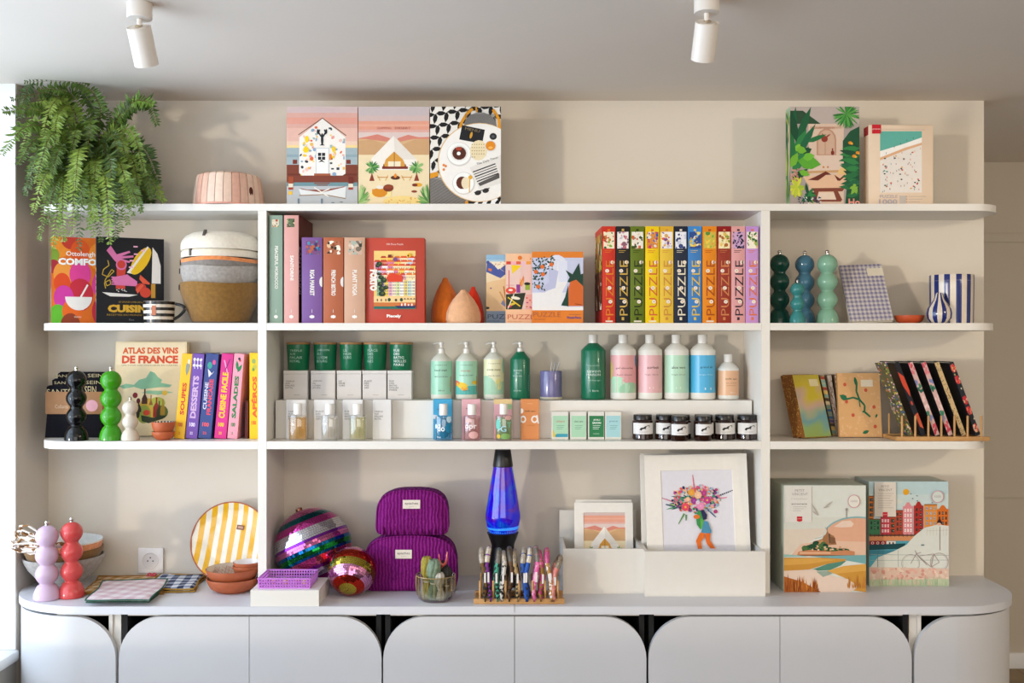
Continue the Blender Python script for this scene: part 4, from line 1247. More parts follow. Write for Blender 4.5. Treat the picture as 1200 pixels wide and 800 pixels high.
for i, (a, b, tp, c, sc_, ti, lb) in enumerate(cart):
    Yc = -.247
    t, w, h = carton('puzzle_box', lb, a, b, tp, Yc, S2, .235 if i < 2 else .20, c, lidd=.97)
    W, H = b - a, 378 - tp
    A = Art(0, 0, W, H)
    if i == 0: small_art(A, ['#b5533c', '#d9a24a', '#efe6d4', '#6a4a3a', '#7f9a6a'], W * .2, 5, W * .72, 14, 14, '#d9cbb0')
    elif i == 1: small_art(A, ['#3f4a35', '#8f9a6a', '#e0c9a0', '#54503a'], W * .2, 4, W * .72, 14, 14, '#5f6a4c')
    elif i == 2: small_art(A, ['#3f8fa8', '#8a4a6a', '#b5603c', '#2f5f8a', '#4a2f5a'], W * .2, 4, W * .9, 20, 30, '#7a4a78')
    elif i == 3: small_art(A, ['#e8dcc8', '#3a2a20', '#d9b890', '#8f4a30', '#f0e6d4'], W * .18, 4, W * .86, 20, 30, '#b06a4a')
    else: small_art(A, ['#3a3a30', '#a8b0a0', '#d9c0a8', '#7a6a5a', '#e0d0c0'], W * .2, 4, W * .86, 20, 30, '#cba992')
    y0, y1 = (36, 86) if i == 0 else ((47, 76) if i == 1 else (38, 68))
    A.text('#ece6dc', ti, W * .42 if i < 2 else W * .4, y0, W * .66 if i < 2 else W * .62, y1, -90, .03)
    A.ell('#efe9e0', W * .50, H - 7.5, 1.4, 2.2, 0, 8).ell('#efe9e0', W * .42, H - 7.5, 1.0, 1.6, 0, 8).ell('#efe9e0', W * .58, H - 7.5, 1.0, 1.6, 0, 8).line('#d9d0c8', [(W * .5, H - 16), (W * .5, H - 12)], .6)
    if i in (2, 3): A.ell('#ded6cf', W + .2, 52, 3.6, 6, 0, 16)
    A.build(t, face_front(w, h), name='side_print')
    if i in (0, 1):
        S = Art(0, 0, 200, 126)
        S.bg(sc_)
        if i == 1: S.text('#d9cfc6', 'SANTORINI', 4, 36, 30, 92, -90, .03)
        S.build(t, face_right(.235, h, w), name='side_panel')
# Porto
t, w, h = carton('puzzle_box', 'red puzzle box with a colourful hillside harbour town on the front', 428.6, 497.6, 278.5, -.235, S2, .06, '#bd4736', bev=.003, lidd=.95)
A = Art(30, 30, 553, 785)
A.rect('#ecc978', 103, 145, 472, 660)
Bn = Art(103, 145, 472, 660)
roof = ['#d9532a', '#c8402a', '#e0762e', '#b83a2c']
wallc = ['#efe6d8', '#e9a8b8', '#f0c85a', '#d9d0e0', '#f3efe8', '#e08a6a', '#c8d0d8', '#f0d8a8', '#d97a9a']
for row, y in enumerate((205, 240, 275, 315, 355)):
    x = 105 + rnd.uniform(0, 20) + (40 if row == 0 else 0)
    while x < 472:
        ww = rnd.uniform(38, 66)
        Bn.rect(rnd.choice(wallc), x, y, x + ww, y + 62)
        Bn.poly(rnd.choice(roof), [(x - 3, y + 4), (x + 8, y - 14), (x + ww - 8, y - 14), (x + ww + 3, y + 4)])
        for q in range(3): Bn.rect('#5a4a6a', x + 6 + q * ww / 3, y + 18, x + 11 + q * ww / 3, y + 30)
        x += ww + rnd.uniform(-4, 8)
x = 130
for k in range(10):
    ww = 34
    c = ['#8fc08a', '#b8a0d0', '#f0d850', '#e9b0c0', '#efe0c0', '#d9e0a0', '#f3efe8', '#e8d070', '#c8e0d0', '#f0e8c8'][k]
    Bn.rect(c, x, 400 + (k % 3) * 6, x + ww, 545)
    for r_ in range(5):
        for q in range(3): Bn.rect('#5f4a78' if (k + r_) % 2 else '#8a5a6a', x + 5 + q * 10, 415 + r_ * 26, x + 10 + q * 10, 430 + r_ * 26)
    x += ww
Bn.rect('#e2532c', 225, 360, 350, 420).poly('#d9432a', [(215, 380), (270, 345), (360, 370), (360, 420), (225, 415)])
for (x, y, r_) in ((150, 262, 26), (135, 280, 18), (165, 380, 24), (190, 405, 28), (160, 440, 26), (175, 480, 30), (210, 470, 22), (175, 525, 30), (150, 350, 16)): Bn.ell('#26382a', x, y, r_, r_ * .8).ell('#5a6a2c', x + 6, y - 5, r_ * .4, r_ * .3)
Bn.rect('#efc98c', 103, 548, 472, 610).rect('#c8743c', 103, 602, 472, 640).rect('#2f6a5c', 103, 636, 472, 660).poly('#22355a', [(290, 632), (472, 625), (472, 650), (320, 652)])
for k in range(9): Bn.rect('#f3efe8' if k % 2 else '#d9532a', 330 + 15 * k, 608 + (k % 3) * 4, 342 + 15 * k, 632)
for x in (240, 348): Bn.ell('#2a4a30', x, 578, 14, 16)
for x in (130, 165, 205, 290, 300): Bn.rect('#4a3a38', x, 570, x + 10, 592)
for k in range(4): Bn.poly('#3a2c2c', [(365 + 28 * k, 575), (378 + 28 * k, 562), (392 + 28 * k, 575)])
Bn.ell('#e0a81e', 418, 186, 18, 18).ell('#5a3a20', 408, 190, 8, 8).ell('#7a4a80', 292, 222, 18, 20).rect('#7a2a2a', 230, 180, 260, 205)
A.items += Bn.items
A.text('#efe6da', 'PORTO', 68, 312, 135, 500, -90, .09).text('#f0d8cc', '500 Piece Puzzle', 215, 80, 365, 96, 0, .0).text('#f6ece4', 'Piecely', 218, 708, 345, 742, 0, .05)
A.build(t, face_front(w, h))

# felt teardrops
def drop(label, px, pyt, wpx, Y, color, lean=0):
    r = PL(wpx / 2, Y)
    H = PZ(pyt, Y) - S2
    t = thing('felt_cone', label, 'ornament', (PX(px, Y), Y, S2 + .0003))
    prof = [(0, 0), (r * .86, 0), (r * .96, H * .03), (r, H * .12), (r * .97, H * .3), (r * .84, H * .5), (r * .62, H * .7), (r * .36, H * .86), (r * .22, H * .93), (r * .16, H * .985), (r * .08, H), (0, H)]
    mb = MB().lathe(prof, 40, caps=False)
    mb.v = [(x * (1 + .02 * math.sin(5 * math.atan2(y, x))) + lean * (z / H) ** 2, y, z) for (x, y, z) in mb.v]
    mb.build('body', felt(color, 60, .08), t, ang=70)
    sm = MB()
    for k in range(4):
        a = math.pi / 2 * k + .5
        sm.tube([((rr * 1.0) * math.cos(a) + lean * (z / H) ** 2, rr * math.sin(a), z) for (rr, z) in prof[2:-1]], .0009, 5)
    sm.build('seam', felt(color, 60, .02), t, kind='stuff')
drop('tall orange pointed felt cone beside the red town box', 522.5, 325.5, 35.5, -.13, '#cf6a20', -.002)
drop('beige pointed felt cone in front of the orange and red ones', 543, 339.5, 41, -.205, '#dba67c')
drop('red pointed felt cone next to the small puzzles', 554.5, 336, 26, -.115, '#cf2f14')

# three small puzzles in an overlapping row
t, w, h = carton('puzzle_box', 'light blue puzzle box with a sandy beach, half hidden behind the peach one', 569.8, 628, 298.5, -.150, S2, .030, '#e0b98a', lidd=.95)
A = Art(455, 218, 770, 672)
A.bg('#e3c193').rect('#8fb8d4', 455, 218, 770, 262).rect('#a8c8dc', 455, 250, 770, 262).poly('#e8d4ae', [(455, 262), (770, 262), (770, 330), (455, 400)])
A.poly('#4a5a9c', [(470, 262), (585, 340), (545, 372), (455, 330), (460, 268)]).poly('#efe3c8', [(480, 262), (560, 262), (585, 275), (530, 315)]).poly('#4a5a9c', [(585, 275), (545, 310), (585, 340)])
A.poly('#d97a3a', [(470, 305), (492, 312), (486, 328), (468, 320)]).ell('#3f4f94', 466, 268, 10, 12).poly('#7a86a8', [(548, 540), (560, 515), (586, 545), (586, 570)]).line('#b8743c', [(565, 425), (578, 500)], 8).line('#c8945a', [(540, 460), (580, 540)], 9)
for i in range(14): A.ell(rnd.choice(['#7a5a3a', '#4a3a5a', '#c8603c']), rnd.uniform(480, 590), rnd.uniform(258, 300), 3, 3, 0, 5)
A.ell('#6a4a7a', 484, 438, 6, 5).ell('#3a3a3a', 462, 568, 14, 8).rect('#7f93ac', 455, 588, 770, 672).text('#3a4458', 'PUZZLE', 464, 610, 668, 640, 0, .0).text('#4a5468', '500 PIECES', 464, 650, 540, 658)
A.build(t, face_front(w, h))
t, w, h = carton('puzzle_box', 'peach puzzle box with pink room and potted plants, in the overlapping row', 592.4, 655, 297, -.186, S2, .030, '#e8b48a', lidd=.95)
A = Art(585, 210, 930, 674)
A.bg('#ecbd95').ell('#d9701e', 678, 238, 14, 14).ell('#e08a30', 746, 245, 4, 6).rect('#e3c4b8', 590, 262, 930, 580)
for k in range(5): A.rect(['#cf4030', '#e8a8b0', '#d9603a', '#e8c0c8', '#e8a03a'][k], 590 + 32 * k, 262, 620 + 32 * k, 282 + (k % 2) * 14)
A.poly('#ecc81e', [(622, 285), (690, 290), (630, 345)]).line('#c83a30', [(607, 320), (607, 440)], 5).line('#d9848a', [(590, 420), (640, 420)], 4)
for k in range(12): A.leaf(rnd.choice(['#e08a4a', '#d9703a', '#e8a860']), 690, 430, 690 + rnd.uniform(-30, 30), 350 + rnd.uniform(0, 50), 6)
A.rect('#8a3a8a', 655, 415, 680, 470).rect('#8fae3a', 712, 415, 742, 452).ell('#2a2a20', 725, 410, 20, 10).ell('#d94a3a', 620, 455, 34, 22).ell('#efe0d0', 618, 452, 14, 8)
A.poly('#2f3524', [(588, 480), (715, 470), (690, 580), (588, 580)]).ell('#d9b83a', 630, 545, 24, 8, -20).ell('#e8e0c8', 650, 505, 30, 10, 10).ell('#c83a5a', 610, 560, 14, 8).line('#e0c030', [(600, 500), (680, 560)], 8).line('#e8e0c8', [(640, 480), (600, 575)], 6)
A.rect('#e3aaa0', 715, 480, 930, 580)
for k in range(20): A.ell(rnd.choice(['#d9584a', '#e8c8b0', '#c8784a', '#b84a6a']), rnd.uniform(720, 930), rnd.uniform(485, 578), 8, 5, 0, 6)
A.text('#c8705a', 'PUZZLE', 598, 614, 800, 646, 0, .01).text('#d08a70', '500 PIECES', 600, 656, 690, 664)
A.build(t, face_front(w, h))
t, w, h = carton('puzzle_box', 'orange puzzle box with a white draped figure and orange tree', 623.6, 683.4, 294.8, -.222, S2, .030, '#d9782a', lidd=.95)
A = Art(763, 200, 1107, 674)
A.bg('#db7c2a').rect('#c3c6dc', 763, 240, 1107, 588).ell('#d9dae6', 930, 300, 70, 80).rect('#e2dfe2', 763, 470, 1000, 585)
A.poly('#e6e2df', [(935, 270), (960, 250), (985, 280), (1000, 400), (960, 480), (940, 585), (800, 585), (770, 540), (763, 480), (850, 470), (920, 420)]).poly('#b9bad4', [(870, 300), (940, 330), (920, 440), (830, 470), (800, 460), (880, 400)])
A.rect('#d8dae6', 940, 260, 1000, 400)
for i in range(110):
    x, y = rnd.uniform(763, 905), rnd.uniform(238, 450)
    if (x - 763) * .9 + (y - 238) * .35 > 150 and y < 300 and x > 850 + 50: continue
    if y > 330 and x > 850: continue
    A.leaf(rnd.choice(['#2a4a3c', '#22403a', '#3a5a44']), x, y, x + rnd.uniform(-22, 22), y + rnd.uniform(-22, 22), 5)
for x, y in ((832, 300), (893, 285), (788, 333), (836, 350), (803, 432)): A.ell('#dc6a2a', x, y, 14, 13)
A.poly('#1f3f30', [(988, 322), (1035, 350), (1078, 275), (1090, 350), (1107, 345), (1107, 430), (1000, 400), (1015, 370)]).poly('#1f3f30', [(1005, 420), (985, 500), (958, 556), (1008, 562)])
A.poly('#cf642a', [(1020, 400), (1060, 385), (1107, 430), (1107, 560), (1008, 560), (1008, 440)]).line('#5a2a1a', [(1050, 545), (1098, 552)], 4).rect('#e8e2dc', 763, 565, 1107, 588)
A.text('#b0603c', 'PUZZLE', 770, 600, 955, 632, 0, .0).text('#a8603c', '500 PIECES', 772, 644, 850, 652).text('#5a4a8a', 'WonderPieces', 996, 628, 1092, 644, 0, .03).line('#a8603c', [(1010, 616), (1090, 616)], 3)
A.build(t, face_front(w, h))

# eleven tall spines
sp = [('#c8301c', '#d97a24', 'red', ['#d9642a', '#7fae3a', '#efe0c0', '#b8402a', '#3a5a2a']),
      ('#1c1a1a', '#c8a24a', 'black', ['#d9707a', '#c8c0c8', '#efe6e0', '#8a5a6a']),
      ('#5f7014', '#26300c', 'olive green', ['#d9b8a0', '#c8603c', '#e8e0d0', '#3a4a1c', '#f3efe8']),
      ('#e8c400', '#d0603a', 'bright yellow', ['#c83a5a', '#3a5aa8', '#d98a3a', '#8a3a8a', '#e8e0d0']),
      ('#e0b93a', '#c88a3a', 'golden yellow', ['#d9603a', '#c8c8d0', '#efe6e0', '#7a4a8a', '#d9a85a']),
      ('#1b2438', '#e8dcc0', 'dark navy', ['#4a5aa8', '#c8ccdc', '#e8e6ea', '#2a3a6a']),
      ('#3a7ab8', '#d9b84a', 'sky blue', ['#e0b83a', '#efe0c8', '#2a4a8a', '#8fb8d0', '#e8d070']),
      ('#e08410', '#a84a14', 'orange', ['#7fae3a', '#e8c84a', '#c8b84a', '#5a8a3a', '#e89a3a']),
      ('#94301e', '#c87a4a', 'brick red', ['#d9b85a', '#8f9a3a', '#efe0b0', '#a8622a', '#e0c060']),
      ('#d89a98', '#2f2430', 'rose pink', ['#2a2444', '#4a3a6a', '#c8a0c0', '#1c1830', '#6a5a8a']),
      ('#c08fc4', '#d9703c', 'lavender', ['#4a7a2a', '#8fae4a', '#efe6d0', '#d9a85a', '#2f5a24'])]
tops = ['#c8301c', '#1c1a1a', '#5f7014', '#e8c400', '#d9a82a', '#141c30', '#3a84c8', '#e08410', '#8a0c10', '#d99a96', '#b88ac8']
x = 705.6
xs = [705.6, 721.8, 738.6, 756.2, 773.3, 789.9, 806.2, 823.2, 840.5, 857, 873.8]
xe = [721.2, 737.8, 755, 772.5, 789.2, 805.5, 822.4, 839.8, 856.6, 873.2, 889]
for i in range(11):
    c, tc_, nm, cols = sp[i]
    Yc = -.245
    lb = f'tall {nm} puzzle box spine with the big word in the row of eleven'
    t, w, h = carton('puzzle_box', lb, xs[i], xe[i], 265, Yc, S2, .215, c, lidd=.96, rotz=R(1.8) if i == 0 else 0, group='row of bright puzzle box spines')
    W, H = xe[i] - xs[i], 113
    A = Art(0, 0, W, H)
    A.rect(tops[i], 0, 0, W, 7)
    small_art(A, cols, W * .1, 6.5, W * .92, 26, 34, cols[2])
    A.text(tc_, 'PUZZLE', W * .28, 40, W * .86, 104, 90, -.004)
    A.rect(tc_, W * .42, 3.4 if i != 1 else 3, W * .6, 5.6).rect(tc_, W * .42, 106, W * .6, 109.5)
    for (u, v) in ((.38, 52), (.55, 72), (.78, 42), (.62, 88)):
        A.ell('#e8dccb', W * u, v, 2.4, 2.2, 0, 10)
        A.ell('#c89a6a' if i % 2 else '#d9b890', W * u, v, .9, .8, 0, 6)
    A.line(tc_, [(W * .2, 28.5), (W * .72, 28.5)], .5).line(tc_, [(W * .2, 30.4), (W * .6, 30.4)], .5)
    if i in (0, 2, 7, 3): A.rect('#e6dcc8', W * .26, 110, W * .8, 111.6)
    A.build(t, face_front(w, h), name='side_print')
    if i == 0:
        S = Art(0, 0, 100, 113)
        S.bg('#7a2418').rect('#c8301c', 0, 0, 100, 7).rect('#a81c1a', 0, 98, 100, 113)
        small_art(S, ['#a8a83a', '#d98a3a', '#5a3a20', '#efe0b8', '#8a3a20', '#e8c84a', '#2f3a1c'], 0, 7, 100, 52, 90, '#c8923a')
        small_art(S, ['#5a2a18', '#3a2416', '#8a5a3a', '#e8d8c0', '#a83a24'], 0, 52, 100, 97, 60, '#5f2e1c')
        S.build(t, face_left(.205, h), name='cover_print')

# ------------------------------------------------------------------ middle bay, third shelf: on the riser
PLAST = lambda h: mat(h, rough=.28, noise=.02, scale=30, name='plastic', coat=.15)
CWH = '#e2ded6'
word5 = [(['TRÈFLE', 'AUX', 'PALAIS', 'ROYAL'], 'first from the left'), (['JARDIN', 'DU', 'LUXEM', 'BOURG'], 'second from the left'), (['LE', 'FAUB', 'OURG'], 'middle one of five'),
         (['PLACE', 'DES', 'VOS', 'GES'], 'second from the right'), (['RUE', 'DES', 'BATIG', 'NOLLES', 'PARIS'], 'first from the right')]
Yb = -.098
bxs = [(332.3, 360.4), (364.3, 392.7), (394.8, 423.2), (424.8, 452.7), (454.2, 482.3)]
cxs = [349.7, 381.2, 411.8, 439.8, 470.3]
for i in range(5):
    a, b = bxs[i]
    words, wh = word5[i]
    zt = PZ(434, Yb)
    t = thing('candle_box', f'white cardboard candle box on the riser, {wh}', 'box', (PX(a, Yb), Yb, RZ), group='white candle boxes')
    w, h = PL(b - a, Yb), zt - RZ
    d = w * .96
    MB().box(0, w, 0, d, 0, h - .012, bev=.0008, seg=1).build('base', mat('#d9d3ce', rough=.6, noise=.02), t)
    MB().box(-.0006, w + .0006, -.0006, d + .0006, h - .0115, h, bev=.0008, seg=1).build('lid', mat('#dcd6d0', rough=.6, noise=.02), t)
    A = Art(0, 0, 28, 35)
    for k, wd in enumerate(words): A.text('#4a4744', wd, 2.2, 11.8 + 2.7 * k, 2.2 + 1.75 * len(wd), 13.6 + 2.7 * k)
    A.line('#a8a29c', [(12, 29.5), (19, 29.5)], .5)
    A.build(t, face_front(w, h, -.0002))
    # candle
    Yc = Yb + d / 2
    hc = PZ(401, Yc) - zt
    r1, r0 = PL(13.6, Yc), PL(12.1, Yc)
    t = thing('candle', f'dark green tumbler candle with wooden lid on a white box, {wh}', 'candle', (PX(cxs[i], Yc), Yc, zt + .0003), group='green candles')
    MB().lathe([(0, 0), (r0 * .95, 0), (r0, .003), (r1, hc - .008), (r1 * .97, hc - .0075), (0, hc - .0075)], 40, caps=False).build('tumbler', PLAST('#0f6b45'), t)
    MB().lathe([(r1 * 1.01, hc - .0072), (r1 * 1.02, hc - .004), (r1 * 1.0, hc), (0, hc)], 40).build('lid', mat('#a87a4a', rough=.6, noise=.15, scale=80), t)
    A = Art(0, 0, 30, 33)
    for k, wd in enumerate(words): A.text('#9ec4b0' if i < 4 else '#d8e6dc', wd, 7, 8 + 4.2 * k, 7 + 2.5 * len(wd), 11 + 4.2 * k, 0, .01)
    A.text('#9ec4b0', 'N', 7, 4, 9, 6.2)
    A.build(t, face_cyl((r0 + r1) / 2 + .0012, 0, hc, -155, -25))

def blabel(t, r, z0, z1, bg_, art=None, words=(), a0=-165, a1=-15, full=True, tc='#5a5450'):
    if full: MB().lathe([(r + .0004, z0), (r + .0004, z1)], 40, caps=False).build('label', mat(bg_, rough=.35, noise=.02), t)
    A = Art(0, 0, 60, 100)
    if art: art(A)
    for (s, x0, y0, x1, y1, *c) in words: A.text(c[0] if c else tc, s, x0, y0, x1, y1)
    if A.items or A.texts: A.build(t, face_cyl(r + .0004, z0, z1, a0, a1), strips=10, name='label_print')

def bottle(label, x0p, x1p, cap_top, sh, lab, Y, color, zs, body_bot=469, pump=False, neck=.36, capw=.42, lcolor=None, art=None, words=(), name='bottle', tc='#5a5450', capc=CWH):
    r = PL((x1p - x0p) / 2, Y)
    H = PZ(cap_top, Y) - zs
    zsh = PZ(sh, Y) - zs           # top of the straight wall
    t = thing(name, label, 'bottle', (PX((x0p + x1p) / 2, Y), Y, zs + .0003))
    zn = zsh + (H - zsh) * (.48 if not pump else .40)
    ncr = r * neck
    prof = [(0, 0), (r * .88, 0), (r * .97, .002), (r, .006), (r, zsh), (r * .97, zsh + (zn - zsh) * .12), (r * .72, zsh + (zn - zsh) * .55), (ncr * 1.12, zn - .001), (ncr, zn), (ncr, zn + .003), (0, zn + .003)]
    MB().lathe(prof, 44, caps=False).build('body', PLAST(color), t, ang=50)
    if pump:
        z = zn + .0005
        cr = r * .30
        MB().lathe([(0, z), (cr, z), (cr, z + (H - z) * .36), (cr * .8, z + (H - z) * .42), (cr * .5, z + (H - z) * .5), (cr * .5, z + (H - z) * .72), (cr * .78, z + (H - z) * .76), (cr * .78, H - .002), (cr * .6, H), (0, H)], 24, caps=False).build('pump', PLAST(CWH), t)
        MB().tube([(0, 0, H - .0045), (-r * .45, -r * .12, H - .004), (-r * .78, -r * .2, H - .008)], [.0035, .003, .0024], 10).build('nozzle', PLAST(CWH), t)
    else:
        cr = r * capw
        z = zn + .0005
        MB().lathe([(0, z), (cr, z), (cr, H - .002), (cr * .93, H), (0, H)], 30, caps=False).build('cap', PLAST(capc), t)
    if lcolor or art or words:
        z1 = zsh - PL(lab[0], Y)
        z0 = PL(lab[1], Y)
        blabel(t, r, z0, z1, lcolor or color, art, words, full=bool(lcolor), tc=tc)
    return t, r, H
Yp = -.085
GREENB = '#0b6a4a'
bottle('green tinted pump bottle of hand wash, nearest the candles', 505, 529.6, 400.5, 423, (0, 6), Yp, '#d8d8ca', RZ, pump=True, lcolor='#9cd0b4',
       words=(('hand', 16, 24, 29, 30, '#2a3a34'), ('wash', 31, 24, 44, 30, '#2a3a34'), ('200 ml', 24, 86, 38, 90), ('aloe vera & mint', 16, 44, 46, 48), ('merci', 18, 10, 44, 13)), art=lambda A: A.rect('#d0503a', 54, 45, 56, 92))
bottle('pump bottle with a green label and red and yellow shapes at its foot', 534, 559.3, 400.5, 423, (0, 6), Yp, '#d8d8ca', RZ, pump=True, lcolor='#a0d2b6',
       words=(('body', 20, 26, 40, 33, '#c8604a'), ('lotion du matin', 16, 40, 46, 44), ('merci', 18, 10, 44, 13), ('200 ml', 24, 86, 38, 90)),
       art=lambda A: (A.rect('#58b0a8', 0, 74, 60, 100), A.ell('#dc6a5a', 4, 66, 12, 8), A.ell('#e8c03a', 20, 72, 14, 9, 20), A.ell('#e8a03a', 26, 82, 8, 6), A.ell('#e8c03a', 52, 64, 9, 6), A.rect('#c84a3a', 56, 45, 58, 92)))
bottle('pale yellow and mint pump bottle next to the green pump bottle', 566.8, 590.6, 400.5, 421, (0, 6), Yp, '#d8d8ca', RZ, pump=True, lcolor='#dfdcb4',
       words=(('creme mains', 14, 26, 46, 32, '#3a3a30'), ('fleur de coton', 18, 44, 44, 48), ('merci', 18, 10, 44, 13)),
       art=lambda A: (A.ell('#a6ccb0', 10, 80, 26, 34), A.ell('#a6ccb0', 52, 92, 22, 30), A.ell('#9accb8', 58, 20, 6, 20), A.ell('#ddd58a', 42, 70, 8, 16)))
bottle('glossy dark green pump bottle beside the lilac cup', 598, 621.2, 400.5, 421, (2, 4), Yp, GREENB, RZ, pump=True, neck=.42,
       words=(('savon', 14, 24, 34, 29, '#b8d4c4'), ('N', 22, 32, 27, 36, '#b8d4c4'), ('liquide', 12, 40, 34, 45, '#b8d4c4'), ('paris', 14, 82, 32, 87, '#b8d4c4')), art=lambda A: [A.rect('#7fb89c', 52, 40 + 7 * k, 54.5, 44 + 7 * k) for k in range(7)])
# cup with toothbrushes
Yc = -.09
r = PL(12.9, Yc)
hc = PZ(434.5, Yc) - RZ
t = thing('ceramic_cup', 'small lilac blue glazed cup on the riser, holding thin sticks', 'cup', (PX(645.8, Yc), Yc, RZ + .0003))
MB().lathe([(0, 0), (r * .9, 0), (r * .99, .002), (r, .008), (r, .0095)], 40, caps=False).build('foot', mat('#c9c2ac', rough=.5, noise=.05), t)
MB().lathe([(r, .0095), (r * 1.005, .011), (r * 1.0, hc - .002), (r * .98, hc), (r * .93, hc - .001), (r * .92, .012), (0, .011)], 40, caps=False).build('glaze', mat('#6d6a95', rough=.18, noise=.12, scale=40, coat=.4), t)
for k, (dx, lx, c) in enumerate(((-.004, .006, '#d0cdc8'), (.003, .012, '#8f8c90'), (.010, .020, '#a8a5a4'))):
    s = tag(MB().tube([(PX(645.8, Yc) + dx * .3, Yc - .004 + .004 * k, RZ + .0135), (PX(645.8, Yc) + dx + lx * .5, Yc - .004 + .003 * k, RZ + hc + .001), (PX(645.8, Yc) + dx + lx, Yc - .003 + .002 * k, RZ + hc + .030)], .0021, 8).build('stick', PLAST(c)),
            ['pale thin stick standing leftmost in the lilac cup', 'dark grey thin stick in the middle of the lilac cup', 'slanting grey stick leaning right in the lilac cup'][k], 'stick')
# litre bottles
Yl = -.078
fl_ = [('glossy dark green litre bottle with a white cap', 680.8, 709.6, GREENB, None, (('liquide', 18, 30, 40, 34, '#a8ccb8'), ('savon', 16, 42, 42, 47, '#d0e4d8'), ('MAISON', 16, 49, 42, 54, '#e0efe6'), ('recharge', 18, 62, 42, 66, '#a8ccb8'), ('1 litre', 22, 84, 38, 88, '#d0e4d8')), None),
       ('white litre bottle with a pink, mint and yellow patterned label', 715.2, 745.4, '#e2dfd6', '#e0a4a4', (('gel douche', 14, 32, 46, 38, '#3a2a2a'), ('fleurs douces', 16, 50, 44, 54, '#7a4a4a')), lambda A: (A.ell('#b0d8b8', 14, 84, 26, 28), A.ell('#9cc8a4', 42, 92, 22, 20), A.ell('#d8cf6a', 2, 40, 5, 24), A.ell('#4f8fb0', 58, 14, 6, 18), A.ell('#e0a4a4', 36, 66, 9, 8))),
       ('white litre bottle with a plain pink label', 747.2, 776, '#e2dfd6', '#e2b0b2', (('sorbet', 22, 29, 44, 36, '#2a2024'), ('linge doux', 18, 50, 44, 54, '#7a4a52'), ('1 l', 26, 85, 34, 89, '#f3efe8')), None),
       ('white litre bottle with a plain mint green label', 778, 807.2, '#e2dfd6', '#b0d4b8', (('aloe vera', 18, 29, 44, 36, '#26302a'), ('linge doux', 18, 50, 44, 54, '#4a6a54'), ('1 l', 26, 85, 34, 89, '#f3efe8')), None),
       ('white litre bottle with a bright blue label', 808.2, 838.2, '#e2dfd6', '#4aaad4', (('grand air', 22, 29, 46, 36, '#16222c'), ('linge frais', 20, 50, 46, 54, '#bfe0ee'), ('1 l', 30, 86, 42, 92, '#f3efe8')), None)]
for i, (lb, a, b, c, lc, wd, ar) in enumerate(fl_):
    bottle(lb, a, b, 392.2, 411 if i else 411, (5 if i else 0, 8 if i else 3), Yl, c, RZ, capw=.37, neck=.36, lcolor=lc, words=wd, art=ar)
bottle('small white bottle with a peach label at the end of the riser', 840.4, 865.6, 415, 432.5, (1.5, 5), Yl, '#e2dfd6', RZ, capw=.40, lcolor='#e2b088',
       words=(('milk spa', 20, 30, 46, 38, '#3a2a20'), ('lait creme', 22, 48, 44, 52, '#8a5a3a'), ('velours', 22, 58, 44, 62, '#8a5a3a'), ('250 ml', 30, 86, 42, 91, '#f3e6d8')))

# ---------- in front of the riser
def boxed(label, a, b, tp, color, words, art=None, Y=-.193, d=.034, tcol='#55504c', cat='box', name='perfume_box', group=None):
    t = thing(name, label, cat, (PX(a, Y), Y, S3 + .0003), group=group)
    w, h = PL(b - a, Y), PZ(tp, Y) - S3
    MB().box(0, w, 0, d, 0, h, bev=.0006, seg=1).build('carton', mat(color, rough=.55, noise=.015), t)
    A = Art(0, 0, 24, 48)
    if art: art(A)
    for (s, x0, y0, x1, y1, *c) in words: A.text(c[0] if c else tcol, s, x0, y0, x1, y1)
    A.build(t, face_front(w, h))
    return t
pw = lambda ws: [(s, 2.5, 13 + 3 * k, 2.5 + 1.8 * len(s), 15 + 3 * k) for k, s in enumerate(ws)]
pb = [(335.4, 358.6, word5[0][0], 'leftmost white perfume carton behind the amber bottle'), (367.8, 391.6, word5[3][0], 'white perfume carton behind the clear grey bottle'),
      (401.6, 424.8, word5[4][0][:4], 'white perfume carton behind the pale yellow bottle'), (436.8, 458.2, word5[0][0], 'white perfume carton standing alone without a bottle')]
for a, b, ws, lb in pb: boxed(lb, a, b, 468.3, '#dedad6', pw(ws))
def flacon(label, a, b, capa, capb, pt, captop, Y, liq, inner='#ffffff', words=(), art=None, level=.93, name='perfume_bottle', cap='#e6e2dc'):
    xm = (a + b) / 2
    rx = PL((b - a) / 2, Y)
    ry = .0185
    H = PZ(pt, Y) - S3
    HC = PZ(captop, Y) - S3
    t = thing(name, label, 'bottle', (PX(xm, Y), Y, S3 + .0003))
    k = ry / rx
    MB().lathe([(0, 0), (rx * .93, 0), (rx, .002), (rx, H - .004), (rx * .93, H - .0005), (rx * .45, H + .001), (rx * .42, H + .003), (0, H + .003)], 40, sy=k, caps=False).build('glass', glass_mat('#fbfaf6', .90), t, ang=50)
    MB().lathe([(0, .005), (rx * .88, .005), (rx * .9, .007), (rx * .9, H * level - .002), (0, H * level - .001)], 36, sy=k, caps=False).build('liquid', liq, t)
    MB().box(-.0008, .0008, -.0008, .0008, .008, H, ).build('dip_tube', PLAST('#d8d4cc'), t)
    cx = PX((capa + capb) / 2, Y) - PX(xm, Y)
    cr = PL((capb - capa) / 2, Y)
    MB().lathe([(0, H + .0035), (cr, H + .0035), (cr, HC - .002), (cr * .95, HC), (0, HC)], 28, c=(cx * .3, 0), caps=False).build('cap', PLAST(cap), t)
    if words or art:
        A = Art(0, 0, 24, 34)
        if art: art(A)
        for (s, x0, y0, x1, y1, c) in words: A.text(c, s, x0, y0, x1, y1, 0, .02)
        A.build(t, lambda u, v, o: ((rx + o) * math.cos(R(-160 + 140 * u)), (ry + o) * math.sin(R(-160 + 140 * u)), v * H), strips=8, name='label_print')
    return t
